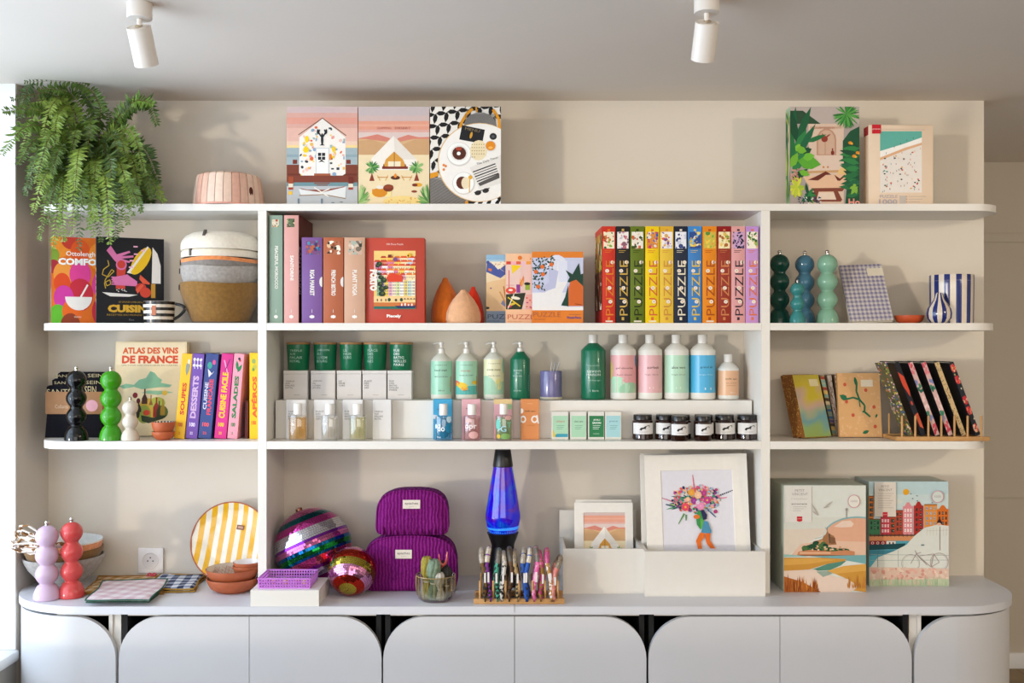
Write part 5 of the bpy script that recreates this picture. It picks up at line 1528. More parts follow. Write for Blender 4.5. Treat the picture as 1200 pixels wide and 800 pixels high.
def liquid(h, tr=.80):
    key = ('liq', h)
    if key in _mc: return _mc[key]
    m = bpy.data.materials.new('liquid')
    m.use_nodes = True
    nt = m.node_tree
    b = nt.nodes['Principled BSDF']
    tb = nt.nodes.new('ShaderNodeBsdfTransparent')
    tb.inputs[0].default_value = tuple(min(1, v ** .55) for v in lin(h)) + (1,)
    b.inputs['Base Color'].default_value = lin(h) + (1,)
    b.inputs['Roughness'].default_value = .08
    nz = nt.nodes.new('ShaderNodeTexNoise')
    nz.inputs['Scale'].default_value = 12
    mx = nt.nodes.new('ShaderNodeMixShader')
    ma = nt.nodes.new('ShaderNodeMath'); ma.operation = 'MULTIPLY_ADD'
    ma.inputs[1].default_value = .15; ma.inputs[2].default_value = 1 - tr - .07
    nt.links.new(nz.outputs['Fac'], ma.inputs[0])
    nt.links.new(ma.outputs[0], mx.inputs[0])
    nt.links.new(tb.outputs[0], mx.inputs[1])
    nt.links.new(b.outputs[0], mx.inputs[2])
    nt.links.new(mx.outputs[0], nt.nodes['Material Output'].inputs[0])
    _mc[key] = m
    return m
Yf = -.226
flacon('square clear bottle filled with amber liquid, leftmost', 338.4, 360, 344, 354, 486.5, 472.5, Yf, liquid('#ecc888'))
flacon('clear glass perfume bottle with pale grey liquid', 376.3, 396.6, 380.4, 390.4, 486.5, 473, Yf, liquid('#eae4d8'))
flacon('clear glass perfume bottle with pale yellow green liquid', 409.4, 429.4, 412.6, 423.4, 486.5, 473, Yf, liquid('#e6e0b8'))
boxed('bright blue carton behind the blue shower gel', 507.6, 529.8, 467.6, '#3a9cc4', (('milk', 5, 11, 9, 13),), lambda A: A.ell('#cfd8e0', 1, 21, 5, 2.5), name='gel_box')
boxed('pink carton behind the rose shower gel', 541.2, 563, 467.6, '#dca8ae', (('gel', 5, 10, 9, 12),), name='gel_box')
boxed('carton with yellow, pink and green stripes behind the green shower gel', 578.8, 600, 467.6, '#d8a4ac', (), lambda A: (A.rect('#dcc08a', 0, 0, 24, 6), A.rect('#9abf92', 12, 6, 24, 12), A.rect('#cfb0a8', 0, 24, 24, 30)), name='gel_box')
boxed('orange carton with white curly lettering, next to the soap boxes', 610.4, 631.8, 467.6, '#d98a4e', (('milk spa', 5, 13.2, 19, 15.6, '#3a2a20'), ('solide', 8, 30, 18, 32, '#c0703a')),
      lambda A: (A.ell('#eee6de', 3, 24, 4, 4.5), A.ell('#d98a4e', 3, 24, 2.2, 2.4), A.ell('#eee6de', 18, 24, 4.6, 4.5), A.ell('#d98a4e', 18, 24, 2.6, 2.6), A.line('#eee6de', [(21, 19), (23, 29)], 1.8), A.ell('#eee6de', 1, 14, 2.2, 3), A.rect('#dfa878', 8, 5, 15, 5.8)), name='gel_box')
flacon('small blue shower gel bottle with white script', 510, 529.4, 514.4, 523.8, 487.5, 473, Yf, liquid('#4ab4d4', .65), words=(('do', 5, 12, 14, 21, '#e8eef2'), ('50 ml', 4, 28, 9, 30, '#e8eef2')), art=lambda A: (A.ell('#dfe6ea', 1, 14, 4, 3), A.ell('#bfdbe4', 20, 4, 4, 5), A.ell('#1f7fa4', 20, 16, 6, 7)))
flacon('small rose shower gel bottle with white script', 543.4, 563, 547.8, 558.2, 487, 473.5, Yf, liquid('#e8b4b0', .65), words=(('opr', 3, 12, 18, 20, '#f0e6e4'),), art=lambda A: (A.ell('#d9a8a4', 14, 26, 6, 5), A.ell('#e0bcb8', 8, 6, 4, 3)))
flacon('small green shower gel bottle with light blue letters', 580.8, 600.2, 585, 594.4, 486.5, 473, Yf, liquid('#b4d4a0', .65), words=(('G', 8, 14, 15, 22, '#a8d8e4'), ('T', 1, 9, 5, 14, '#6cc0a8'), ('T', 16, 9, 22, 16, '#6cc0a8')), art=lambda A: (A.ell('#6ec0b0', 4, 12, 4, 7), A.ell('#dcaaa4', 18, 3, 5, 3), A.ell('#cfae3a', 5, 28, 3, 3), A.ell('#7fa860', 14, 28, 6, 4)))
# soap boxes
sb = [(646.6, 666, '#a8d0b0', '#c86a5a', 'mint green label with a blue and yellow foot'), (668.2, 687.2, '#a8d0b0', '#2f3a34', 'plain mint green label'),
      (689.2, 708.2, '#2f7a4c', '#e8efe8', 'dark green label'), (709.2, 728.2, '#a2cdd0', '#3a4a5a', 'pale blue label')]
for i, (a, b, c, tcx, de) in enumerate(sb):
    Y = -.196
    t = thing('soap_box', f'small white soap box with a {de}', 'box', (PX(a, Y), Y, S3 + .0003), group='soap boxes')
    w, h = PL(b - a, Y), PZ(482.3, Y) - S3
    MB().box(0, w, 0, .03, 0, h, bev=.0008, seg=1).build('carton', mat('#dad7cc', rough=.5), t)
    A = Art(0, 0, 19, 34)
    A.rect(c, 1.2, 5, 18.4 if i != 3 else 18, 31)
    if i == 0: A.poly('#3f9ab0', [(1.2, 31), (6, 27), (18.4, 27), (18.4, 31)]).poly('#dcc04a', [(1.2, 22), (4, 27), (4, 31), (1.2, 31)])
    if i == 2: A.text('#e8efe8', 'JOLI', 6, 9, 14, 11.4, 0, .03).text('#e8efe8', 'SAVON', 5, 12.4, 15, 15, 0, .03).text('#b8d0bc', 'maison', 6, 26, 13, 27.5)
    else: A.text(tcx, ['ciment', 'aloe vera', '', 'grand air'][i], 5, 10.5, 15, 13)
    for k in range(3): A.line('#e4ece4' if i == 2 else '#6f9484', [(5.5, 17 + 2 * k), (14.5 - k, 17 + 2 * k)], .5)
    A.build(t, face_front(w, h))
# jars
def jar(label, xp, wp, top, Y, group):
    r = PL(wp / 2, Y)
    H = PZ(top, Y) - S3
    t = thing('amber_jar', label, 'jar', (PX(xp, Y), Y, S3 + .0003), group=group)
    MB().lathe([(0, 0), (r * .93, 0), (r, .003), (r, H * .72), (r * .9, H * .78), (r * .84, H * .8)], 32, caps=False).build('glass', mat('#26100a', rough=.08, noise=.02, coat=.5, gain=1.0), t)
    MB().lathe([(r * .84, H * .78), (r * .90, H * .80), (r * .90, H - .002), (r * .86, H), (0, H)], 32, caps=False).build('lid', mat('#0f0d0d', rough=.3, gain=1.0), t)
    MB().lathe([(r + .0004, H * .24), (r + .0004, H * .66)], 32, caps=False)
    A = Art(0, 0, 22, 14)
    A.bg('#dedbd8')
    A.poly('#1c1a1c', [(7, 8.5), (8.2, 6), (11, 5.4), (12.4, 3.6), (13.4, 5), (12.6, 6.4), (13, 8), (11.6, 7.2), (9.6, 7.8), (8.8, 9.6)]).line('#1c1a1c', [(12.8, 4.6), (15, 3), (16.4, 3.6), (16, 5.4)], .7).line('#9a9694', [(7, 11.3), (15, 11.3)], .5)
    A.build(t, face_cyl(r + .0003, H * .24, H * .68, -158, -22), strips=10, name='label')
    return t
for k, x in enumerate((753, 779.5, 798, 822.5 - 4, 849, 875)):
    if k == 3: x = 824.5
    jar(['amber jar with black lid at the left end of the back row', 'amber jar second in the back row, just left of a front jar', 'amber jar mostly hidden behind the left front jar',
         'amber jar mostly hidden behind the right front jar', 'amber jar second from the right in the back row', 'amber jar at the right end beside the upright'][k], x, 24 if k not in (2, 3) else 23, 485.5, -.185 if k not in (2, 3) else -.182, 'amber jars, back row')
jar('amber jar in front, left one of the two', 796, 20.8, 487, -.232, 'amber jars, front row')
jar('amber jar in front, right one of the two', 824, 19.8, 487, -.232, 'amber jars, front row')
# ------------------------------------------------------------------ counter, left
rnd = random.Random(55)
# nested felt bowls under the mills
Yb = -.137
bxx = PX(75, Yb)
r1 = .131
t0 = CT + .0003
for (lb, z0, ra, rb, hh, c, rim) in (
        ('grey felt bowl at the bottom of the stack behind the lilac and coral mills', t0, .052, r1, PZ(650, Yb) - t0, '#9a948e', None),
        ('brown felt bowl in the middle of the stack behind the coral mill', t0 + .026, .050, r1 - .003, PZ(650, Yb) - t0 + .002, '#7c5a30', None),
        ('white lined felt bowl with a peach rim on top, behind the mills', t0 + .044, .048, r1 - .006, PZ(650, Yb) - t0 + .010, '#dfe0dd', '#dd9468')):
    t = thing('felt_bowl', lb, 'bowl', (bxx, Yb, z0))
    wl = .004
    prof = [(0, 0), (ra * .8, 0), (ra, .004), (ra + (rb - ra) * .45, hh * .28), (ra + (rb - ra) * .8, hh * .6), (rb, hh - .010), (rb, hh), (rb - wl, hh), (rb - wl - .001, hh - .012), (ra + (rb - ra) * .78 - wl, hh * .6), (ra + (rb - ra) * .42 - wl, hh * .3), (ra * .7, .010), (0, .009)]
    mb = MB().lathe(prof, 60, caps=False)
    mb.build('shell', felt(c, amount=.06 if rim else .16), t)
    if rim:
        MB().lathe([(ra + (rb - ra) * .9 + .0010, hh - .040), (rb + .0008, hh - .012), (rb + .0008, hh - .006)], 60, caps=False).build('rim', felt(rim), t)
# looped checked braid
t = tag(bpy.data.objects.new('braided_strap', None), 'looped bundle of white and brown braided strap hanging over the left rim of the bowls', 'strap')
COL.objects.link(t)
bo = Vector((PX(38, -.34), -.33, PZ(636, -.33)))
t.location = bo
ckm = bpy.data.materials.new('braid')
ckm.use_nodes = True
nt = ckm.node_tree
ck = nt.nodes.new('ShaderNodeTexVoronoi'); ck.inputs['Scale'].default_value = 95
tcn = nt.nodes.new('ShaderNodeTexCoord')
nt.links.new(tcn.outputs['Object'], ck.inputs['Vector'])
rp = nt.nodes.new('ShaderNodeValToRGB'); rp.color_ramp.interpolation = 'CONSTANT'
rp.color_ramp.elements[0].color = lin('#8f6230') + (1,)
rp.color_ramp.elements[1].position = .42; rp.color_ramp.elements[1].color = lin('#ebe3d8') + (1,)
sp_ = nt.nodes.new('ShaderNodeSeparateColor')
nt.links.new(ck.outputs['Color'], sp_.inputs[0]); nt.links.new(sp_.outputs[0], rp.inputs['Fac'])
nt.links.new(rp.outputs['Color'], nt.nodes['Principled BSDF'].inputs['Base Color'])
nt.nodes['Principled BSDF'].inputs['Roughness'].default_value = .8
base = Vector((PX(60, -.30), -.29, PZ(640, -.29))) - bo
for k in range(9):
    a = R(138 + 8 * k + rnd.uniform(-5, 5))
    L = rnd.uniform(.085, .112)
    tip = Vector((math.cos(a) * L * 1.25, rnd.uniform(-.03, .01), math.sin(a) * L * .75 + .012))
    sd = Vector((-math.sin(a), .25, math.cos(a))) * rnd.uniform(.012, .020)
    pts = [base + Vector((0, 0, .004)), base + tip * .45 + sd, base + tip * .85 + sd, base + tip, base + tip * .85 - sd, base + tip * .45 - sd, base + Vector((.006, 0, -.004))]
    sm = []
    for i in range(len(pts) - 1):
        for f in (0, .5): sm.append(pts[i].lerp(pts[i + 1], f))
    sm.append(pts[-1])
    MB().tube(sm, .0058, 7, flat=.6).build('loop', ckm, t)
MB().tube([base + Vector((-.01, 0, 0)), base + Vector((.02, .01, .004)), base + Vector((.042, .055, .006))], .0085, 10).build('gathered_end', ckm, t)

# folded napkins with woven checks
def gingham(h1, h2, h3, sc, ang=0, name='gingham'):
    """woven check: two families of bands, crossing where both are dark"""
    m = bpy.data.materials.new(name)
    m.use_nodes = True
    nt = m.node_tree
    b = nt.nodes['Principled BSDF']
    b.inputs['Roughness'].default_value = .9
    tc = nt.nodes.new('ShaderNodeTexCoord')
    mp = nt.nodes.new('ShaderNodeMapping')
    mp.inputs['Rotation'].default_value = (0, 0, R(ang))
    nt.links.new(tc.outputs['Object'], mp.inputs['Vector'])
    sx = nt.nodes.new('ShaderNodeSeparateXYZ')
    nt.links.new(mp.outputs['Vector'], sx.inputs[0])
    fac = []
    for ax in (0, 1):
        mu = nt.nodes.new('ShaderNodeMath'); mu.operation = 'MULTIPLY'; mu.inputs[1].default_value = sc
        fr_ = nt.nodes.new('ShaderNodeMath'); fr_.operation = 'FRACT'
        gt = nt.nodes.new('ShaderNodeMath'); gt.operation = 'GREATER_THAN'; gt.inputs[1].default_value = .5
        nt.links.new(sx.outputs[ax], mu.inputs[0]); nt.links.new(mu.outputs[0], fr_.inputs[0]); nt.links.new(fr_.outputs[0], gt.inputs[0])
        fac.append(gt)
    ad = nt.nodes.new('ShaderNodeMath'); ad.operation = 'ADD'
    nt.links.new(fac[0].outputs[0], ad.inputs[0]); nt.links.new(fac[1].outputs[0], ad.inputs[1])
    hf = nt.nodes.new('ShaderNodeMath'); hf.operation = 'MULTIPLY'; hf.inputs[1].default_value = .5
    nt.links.new(ad.outputs[0], hf.inputs[0])
    rp = nt.nodes.new('ShaderNodeValToRGB'); rp.color_ramp.interpolation = 'CONSTANT'
    e = rp.color_ramp.elements
    e[0].position = 0; e[0].color = lin(h1) + (1,)
    e[1].position = .3; e[1].color = lin(h2) + (1,)
    x = e.new(.8); x.color = lin(h3) + (1,)
    nt.links.new(hf.outputs[0], rp.inputs['Fac'])
    nz = nt.nodes.new('ShaderNodeTexNoise'); nz.inputs['Scale'].default_value = 300
    bp = nt.nodes.new('ShaderNodeBump'); bp.inputs['Strength'].default_value = .4; bp.inputs['Distance'].default_value = .001
    nt.links.new(nz.outputs['Fac'], bp.inputs['Height']); nt.links.new(bp.outputs['Normal'], b.inputs['Normal'])
    nt.links.new(rp.outputs['Color'], b.inputs['Base Color'])
    return m
def napkin(label, corners, z0, layers, lh, m, edge, seed, tilt=0):
    """corners: four (px, py) on the counter plane, turned into counter positions; layers of soft cloth"""
    r = random.Random(seed)
    P = []
    for (px, py) in corners:
        s = (py - 405) / (CZ - z0)
        d = F / s
        P.append(Vector(((px - 602) / s, d - CAMD, 0)))
    c = sum(P, Vector()) / 4
    t = thing('folded_napkin', label, 'napkin', (c.x, c.y, z0 + .0003))
    for l in range(layers):
        n = 14
        ins = .003 * l
        vs, fs = [], []
        ph = r.uniform(0, 6)
        for j in range(n + 1):
            for i in range(n + 1):
                u, v = i / n, j / n
                p = (P[0] * (1 - u) + P[1] * u) * (1 - v) + (P[3] * (1 - u) + P[2] * u) * v - c
                p = p * (1 - ins * 4)
                p.x += .004 * math.sin(7 * v + ph) ; p.y += .0045 * math.sin(6 * u + ph)
                e = min(u, 1 - u, v, 1 - v)
                bul = (1 - (1 - min(e / .08, 1)) ** 2)
                z = lh * l + lh * (.25 + .7 * bul) + .0022 * math.sin(9 * u + ph) * math.sin(7 * v + ph) * bul
                vs.append((p.x, p.y, z))
        m0 = len(vs)
        for k in range(m0): vs.append((vs[k][0], vs[k][1], lh * l + .0002))
        W = n + 1
        for j in range(n):
            for i in range(n):
                a = j * W + i
                fs.append((a, a + 1, a + W + 1, a + W))
                fs.append((m0 + a, m0 + a + W, m0 + a + W + 1, m0 + a + 1))
        for k in range(n):
            for (a, b_) in ((k, k + 1), (n * W + k + 1, n * W + k), ((k + 1) * W, k * W), (k * W + n, (k + 1) * W + n)):
                fs.append((a, m0 + a, m0 + b_, b_))
        MB().add(vs, fs).build('cloth_layer', m, t, ang=60)
        # stitched border round the layer
        ring = []
        for k in range(n): ring.append(k)
        for k in range(n): ring.append(k * W + n)
        for k in range(n): ring.append(n * W + n - k)
        for k in range(n): ring.append((n - k) * W)
        pts = [(vs[q][0], vs[q][1], lh * l + lh * .5) for q in ring]
        MB().tube(pts, lh * .40, 6, closed=True).build('hem', mat(edge, rough=.9, noise=.1, scale=90, name='hem'), t)
    return t
napkin('ochre and beige gingham napkin lying behind the pale pink one', [(98, 697), (190, 697), (196, 677.5), (116, 677.5)], CT, 2, .006, gingham('#dcc2a4', '#c29a64', '#9c6e28', 24, 12), '#a0702a', 3)
napkin('navy and white gingham napkins with mustard hems, beside the bowls', [(172, 694.5), (226, 694.5), (240, 677), (186, 677)], CT, 2, .008, gingham('#dfe0e4', '#8f97ad', '#1f2a4c', 23, -8), '#9a7426', 4)
Y_ = 0
napkin('pale pink gingham napkin with a dark green hem, on top in front', [(101, 704), (176, 704), (198, 679), (122, 681)], CT + .0185, 1, .0055, gingham('#dfd4d4', '#d6bfc1', '#cbaab0', 21, 14), '#1f5a48', 5)
napkin('grey lined napkin layer right under the pale pink one', [(103, 706), (176, 706), (197, 684), (124, 685)], CT + .0008, 3, .0055, gingham('#cfc8c4', '#9aa096', '#4a6a5c', 38, 14), '#24503f', 6)
A = Art(0, 0, 40, 10)
# dotted red bow of the ochre napkin
t = tag(bpy.data.objects.new('ribbon', None), 'little knotted coral red ribbon lying on the ochre napkin', 'ribbon')
COL.objects.link(t)
s_ = (674 - 405) / (CZ - CT - .02)
t.location = ((177 - 602) / s_, F / s_ - CAMD + .01, CT + .0135)
for sg in (-1, 1):
    MB().tube([(0, 0, .006), (sg * .008, 0, .012), (sg * .016, 0, .009), (sg * .012, -.002, .004), (0, 0, .004)], .0028, 7).build('bow_loop', mat('#c93a4a', rough=.6), t)
MB().tube([(-.02, -.002, .003), (-.008, -.002, .003), (0, -.003, .005), (.009, -.002, .003)], .002, 7).build('knot', mat('#c93a4a', rough=.6), t)

# big striped plate leaning on the wall
Yp = -.075
sp_l, sp_t, sp_b = 225, 581, 673
rp_ = PL(46.5, Yp)
pz = PZ(627, Yp)
t = thing('serving_plate', 'large terracotta plate with yellow and white stripes leaning behind the small bowls', 'plate', (PX(271.5, Yp), Yp - .03, CT + .0003))
tilt = math.asin(min(.9, .06 / rp_)) if True else 0
Mx = Matrix.Translation((0, .012, rp_ * math.cos(R(14)) + .004)) @ Matrix.Rotation(R(90 - 14), 4, 'X')
disc = MB().lathe([(0, -.016), (rp_ * .6, -.016), (rp_ * .8, -.010), (rp_, .002), (rp_ * .995, .005), (rp_ * .965, .004)], 64, caps=False).xf(Mx)
disc.build('body', mat('#a4532e', rough=.55, noise=.06), t)
# glaze in vertical stripes, following the dish
def dish(r):
    q = r / rp_
    if q < .6: return -.012
    if q < .8: return -.012 + (q - .6) / .2 * .006
    return -.006 + (q - .8) / .17 * .0095
ny_, nst = 36, 15
for col, sel in (('#e4dccb', 0), ('#e0a81e', 1)):
    mb = MB()
    Rg = rp_ * .968
    for k in range(nst):
        if k % 2 != sel: continue
        wav = lambda y: .0016 * math.sin(y * 30 + k)
        xa, xb = -Rg + 2 * Rg * k / nst, -Rg + 2 * Rg * (k + 1) / nst
        cols_ = [xa, (xa + xb) / 2, xb]
        vs, fs = [], []
        for x in cols_:
            hh = math.sqrt(max(Rg * Rg - min(abs(x), Rg) ** 2, 0))
            for j in range(ny_ + 1):
                y = -hh + 2 * hh * j / ny_
                rr = math.hypot(x, y)
                vs.append((x, y, dish(rr)))
        for c_ in range(2):
            for j in range(ny_):
                a = c_ * (ny_ + 1) + j
                fs.append((a, a + ny_ + 1, a + ny_ + 2, a + 1))
        mb.add(vs, fs)
    mb.xf(Mx @ Matrix.Rotation(R(-6), 4, 'Z'))
    mb.build('glaze_white' if sel == 0 else 'glaze_yellow', mat(col, rough=.2, noise=.08, scale=25, coat=.4), t, ang=60)
MB().box(-.013, .013, -.008, .008, -.0110, -.0104).xf(Mx @ Matrix.Translation((.030, .050, 0)) @ Matrix.Rotation(R(-8), 4, 'Z')).build('sticker', pmat('#7d4a34'), t)
MB().box(-.009, .009, -.004, .004, -.0103, -.0102).xf(Mx @ Matrix.Translation((.030, .050, 0)) @ Matrix.Rotation(R(-8), 4, 'Z')).build('sticker_print', pmat('#c09a84'), t)

# terracotta bowls
Yt = -.222
xt = PX(273, Yt)
terracotta('wide shallow terracotta bowl at the bottom of the pile in front of the striped plate', xt, Yt, CT + .0003, PL(30.5, Yt), .046, inner='#a9552f', foot=.6)
t = terracotta('wide terracotta bowl with pale hatched inside, above the bottom one', xt - .001, Yt, CT + .0303, PL(30.8, Yt), .047, inner='#c9b8a4', foot=.6)
hat = MB()
rr0 = PL(30.8, Yt)
for k in range(-7, 8):
    x = k * rr0 / 9
    for sgn in (0, 1):
        pts = []
        for j in range(9):
            y = -rr0 * .8 + 1.6 * rr0 * j / 8
            if math.hypot(x, y) > rr0 * .93: continue
            q = math.hypot(x, y) / rr0
            z = .047 * (.125 + max(0, (q - .48) / .5) ** 1.3 * .86)
            pts.append((x, y, z + .0006) if sgn == 0 else (y, x, z + .0006))
        if len(pts) > 2: hat.tube(pts, .0007, 4)
hat.build('hatching', mat('#b5654a', rough=.5), t, kind='stuff')
xs_ = PX(288.5, Yt - .01)
terracotta('small terracotta dish, lower of the little pair nested in the wide bowls', xs_, Yt - .002, CT + .0303 + .024, PL(16.3, Yt), .032, inner='#dcd2cc', foot=.6)
terracotta('small terracotta dish with white inside, topmost of the pile by the upright', xs_ + .001, Yt - .002, CT + .0303 + .038, PL(16.0, Yt), .031, inner='#e2d8d4', foot=.6)

# white display box with purple basket
Yw = -.4295
wb0, wb1 = PX(293.5, Yw), PX(373.6, Yw)
hb = PZ(691.5, Yw) - CT
tag(bevelled(MB().box(wb0, wb1, Yw, -.252, CT + .0003, CT + hb), .0012).build('display_box', WHITE), 'low plain white display box under the purple basket', 'display box')
t = thing('plastic_basket', 'small purple perforated plastic basket on the white display box', 'basket', (PX(333, -.41), -.41, CT + hb + .0003))
bw, bd, bh_ = PL(62, -.41), .130, PL(10.8, -.41)
PUR = mat('#c87ad4', rough=.3, noise=.03, coat=.2, name='purple_plastic')
def grid_wall(o, u, v, nu, nv, name):
    """perforated sheet: crossing strips round square holes"""
    mb = MB()
    o, u, v = Vector(o), Vector(u), Vector(v)
    n = u.cross(v).normalized() * .0012
    def strip(a, b, w_dir, wd):
        q = w_dir * wd
        vs = [a - q - n, b - q - n, b + q - n, a + q - n, a - q + n, b - q + n, b + q + n, a + q + n]
        mb.add(vs, [(0, 3, 2, 1), (4, 5, 6, 7), (0, 1, 5, 4), (1, 2, 6, 5), (2, 3, 7, 6), (3, 0, 4, 7)])
    for i in range(nu + 1):
        a = o + u * (i / nu)
        strip(a, a + v, u.normalized(), .00155)
    for j in range(nv + 1):
        a = o + v * (j / nv)
        strip(a, a + u, v.normalized(), .0016 if 0 < j < nv else .0024)
    mb.build(name, PUR, t, smooth=False, kind='stuff')
tp = .010
fl0, fl1 = (-bw / 2 + tp, tp, 0), (bw / 2 - tp, tp, 0)
grid_wall((-bw / 2 + tp * .4, tp * .4, .002), (bw - tp * .8, 0, 0), (0, -tp * .4, bh_), 19, 3, 'front_wall')
grid_wall((-bw / 2 + tp * .4, bd - tp * .4, .002), (bw - tp * .8, 0, 0), (0, tp * .4, bh_), 19, 3, 'back_wall')
grid_wall((-bw / 2 + tp * .4, tp * .4, .002), (0, bd - tp * .8, 0), (-tp * .4, 0, bh_), 12, 3, 'side_wall')
grid_wall((bw / 2 - tp * .4, tp * .4, .002), (0, bd - tp * .8, 0), (tp * .4, 0, bh_), 12, 3, 'side_wall')
MB().box(-bw / 2 + tp * .4, bw / 2 - tp * .4, tp * .4, bd - tp * .4, 0, .002).build('floor_plate', PUR, t)
MB().tube([(-bw / 2, 0, bh_ + .002), (bw / 2, 0, bh_ + .002), (bw / 2, bd, bh_ + .002), (-bw / 2, bd, bh_ + .002)], .0022, 6, closed=True).build('rim', PUR, t)
for k, (dx, dy, c, lb) in enumerate(((-.045, .05, '#d98a8a', 'rose bead in the purple basket, at left'), (-.005, .045, '#d9a23a', 'amber bead in the middle of the purple basket'), (.03, .06, '#c86aa8', 'pink bead in the purple basket, right of the middle'), (.058, .04, '#e0b84a', 'yellow bead in the purple basket, at right'))):
    tag(MB()  .lathe([(0, -.009), (.006, -.0075), (.010, 0), (.006, .0075), (0, .009)], 14, caps=False).xf(Matrix.Translation((PX(333, -.41) + dx, -.41 + dy, CT + hb + .0118))).build('bead', mat(c, rough=.15, coat=.5)), lb, 'bead')

# ------------------------------------------------------------------ mirror balls
def mirror_ball(label, c, r, pole, bands, dl, seed, cap=True):
    t = thing('mirror_ball', label, 'mirror ball', c)
    rr = random.Random(seed)
    P = Vector(pole).normalized()
    a = P.cross(Vector((0, 0, 1))).normalized()
    b = a.cross(P)
    M = Matrix((a, b, P)).transposed()
    MB().lathe([(r * .985 * math.sin(math.pi * i / 24), -r * .985 * math.cos(math.pi * i / 24)) for i in range(25)], 48, caps=False).xf(M.to_4x4()).build('core', mat('#2a2630', rough=.6), t)
    for (l0, l1, c_, nm) in bands:
        mb = MB()
        nr = max(1, round((l1 - l0) / dl))
        for q in range(nr):
            ta, tb = R(l0 + (l1 - l0) * q / nr), R(l0 + (l1 - l0) * (q + 1) / nr)
            tm = (ta + tb) / 2
            n = max(6, round(2 * math.pi * math.sin(tm) / R(dl)))
            for k in range(n):
                p0, p1 = 2 * math.pi * k / n, 2 * math.pi * (k + 1) / n
                g = .04
                pm = (p0 + p1) / 2
                N = Vector((math.sin(tm) * math.cos(pm), math.sin(tm) * math.sin(pm), math.cos(tm)))
                e1 = Vector((-math.sin(pm), math.cos(pm), 0))
                e2 = N.cross(e1)
                N2 = (N + e1 * rr.uniform(-.05, .05) + e2 * rr.uniform(-.05, .05)).normalized()
                f1 = e2.cross(N2).normalized() * (-1)
                f1 = N2.cross(e2).normalized()
                f2 = N2.cross(f1)
                hw = r * math.sin(tm) * math.pi / n * .91
                hh = r * (tb - ta) / 2 * .91
                cc = N * r * 1.002
                top_ = [cc + f1 * hw + f2 * hh, cc - f1 * hw + f2 * hh, cc - f1 * hw - f2 * hh, cc + f1 * hw - f2 * hh]
                mb.add([M @ p for p in top_] + [M @ (p - N * r * .02) for p in top_], [(0, 1, 2, 3), (0, 4, 5, 1), (1, 5, 6, 2), (2, 6, 7, 3), (3, 7, 4, 0)])
        mb.build('mirror_band', mat(c_, rough=.07, metal=.92, noise=.0, name='mirror_tile', gain=1.0), t, smooth=False, label=nm, kind='stuff')
    if cap:
        z = r * 1.0
        MB().lathe([(.012, z - .003), (.012, z + .008), (.009, z + .010), (0, z + .010)], 20).xf(M.to_4x4()).build('hanging_cap', mat('#8a5a4a', rough=.3, metal=.9), t)
        MB().tube([(.006 * math.cos(x), 0, z + .014 + .006 * math.sin(x)) for x in [2 * math.pi * i / 12 for i in range(12)]], .0011, 6, closed=True).xf(M.to_4x4()).build('ring', CHR, t)
    return t
Yd = -.136
rd = PL(44.6, Yd)
mirror_ball('large mirror ball in tilted purple, silver, green and pink bands', (PX(367.3, Yd), Yd, CT + rd * 1.003), rd, (-.40, .16, .90),
            [(4, 14, '#7a2f7a', 'purple mirror band'), (14, 30, '#b8408a', 'magenta mirror band'), (30, 38, '#c0689e', 'pink mirror band'), (38, 50, '#0d5f66', 'teal mirror band'), (50, 63, '#b8408a', 'magenta mirror band'), (63, 80, '#b9b6ba', 'silver mirror band'), (80, 84, '#7a2a9a', 'purple mirror band'), (84, 92, '#c0689e', 'pink mirror band'), (92, 97, '#0f5f94', 'blue mirror band'), (97, 104, '#128036', 'green mirror band'), (104, 108, '#1270a0', 'blue mirror band'), (108, 121, '#d05a80', 'rose red mirror band'), (121, 127, '#8a2aa0', 'purple mirror band'), (127, 141, '#c8b4d0', 'silver lilac mirror band'), (141, 152, '#a82a8a', 'magenta mirror band'), (152, 162, '#12608a', 'blue mirror band'), (162, 176, '#c05a90', 'pink mirror band')], 3.6, 2)
Ys = -.285
rs_ = PL(28.2, Ys)
mirror_ball('small mirror ball in pink, gold and red, resting against the large one', (PX(412.6, Ys), Ys, CT + rs_ * 1.003), rs_, (-.06, -.80, -.60),
            [(2, 21, '#b8a23c', 'gold mirror disc'), (21, 41, '#b8281a', 'red mirror band'), (41, 67, '#cf88b4', 'pink mirror band'), (67, 86, '#a8963a', 'gold mirror band'), (86, 112, '#b8321e', 'red mirror band'), (112, 138, '#c880aa', 'pink mirror band'), (138, 176, '#a8963a', 'gold mirror band')], 5.2, 5, cap=False)

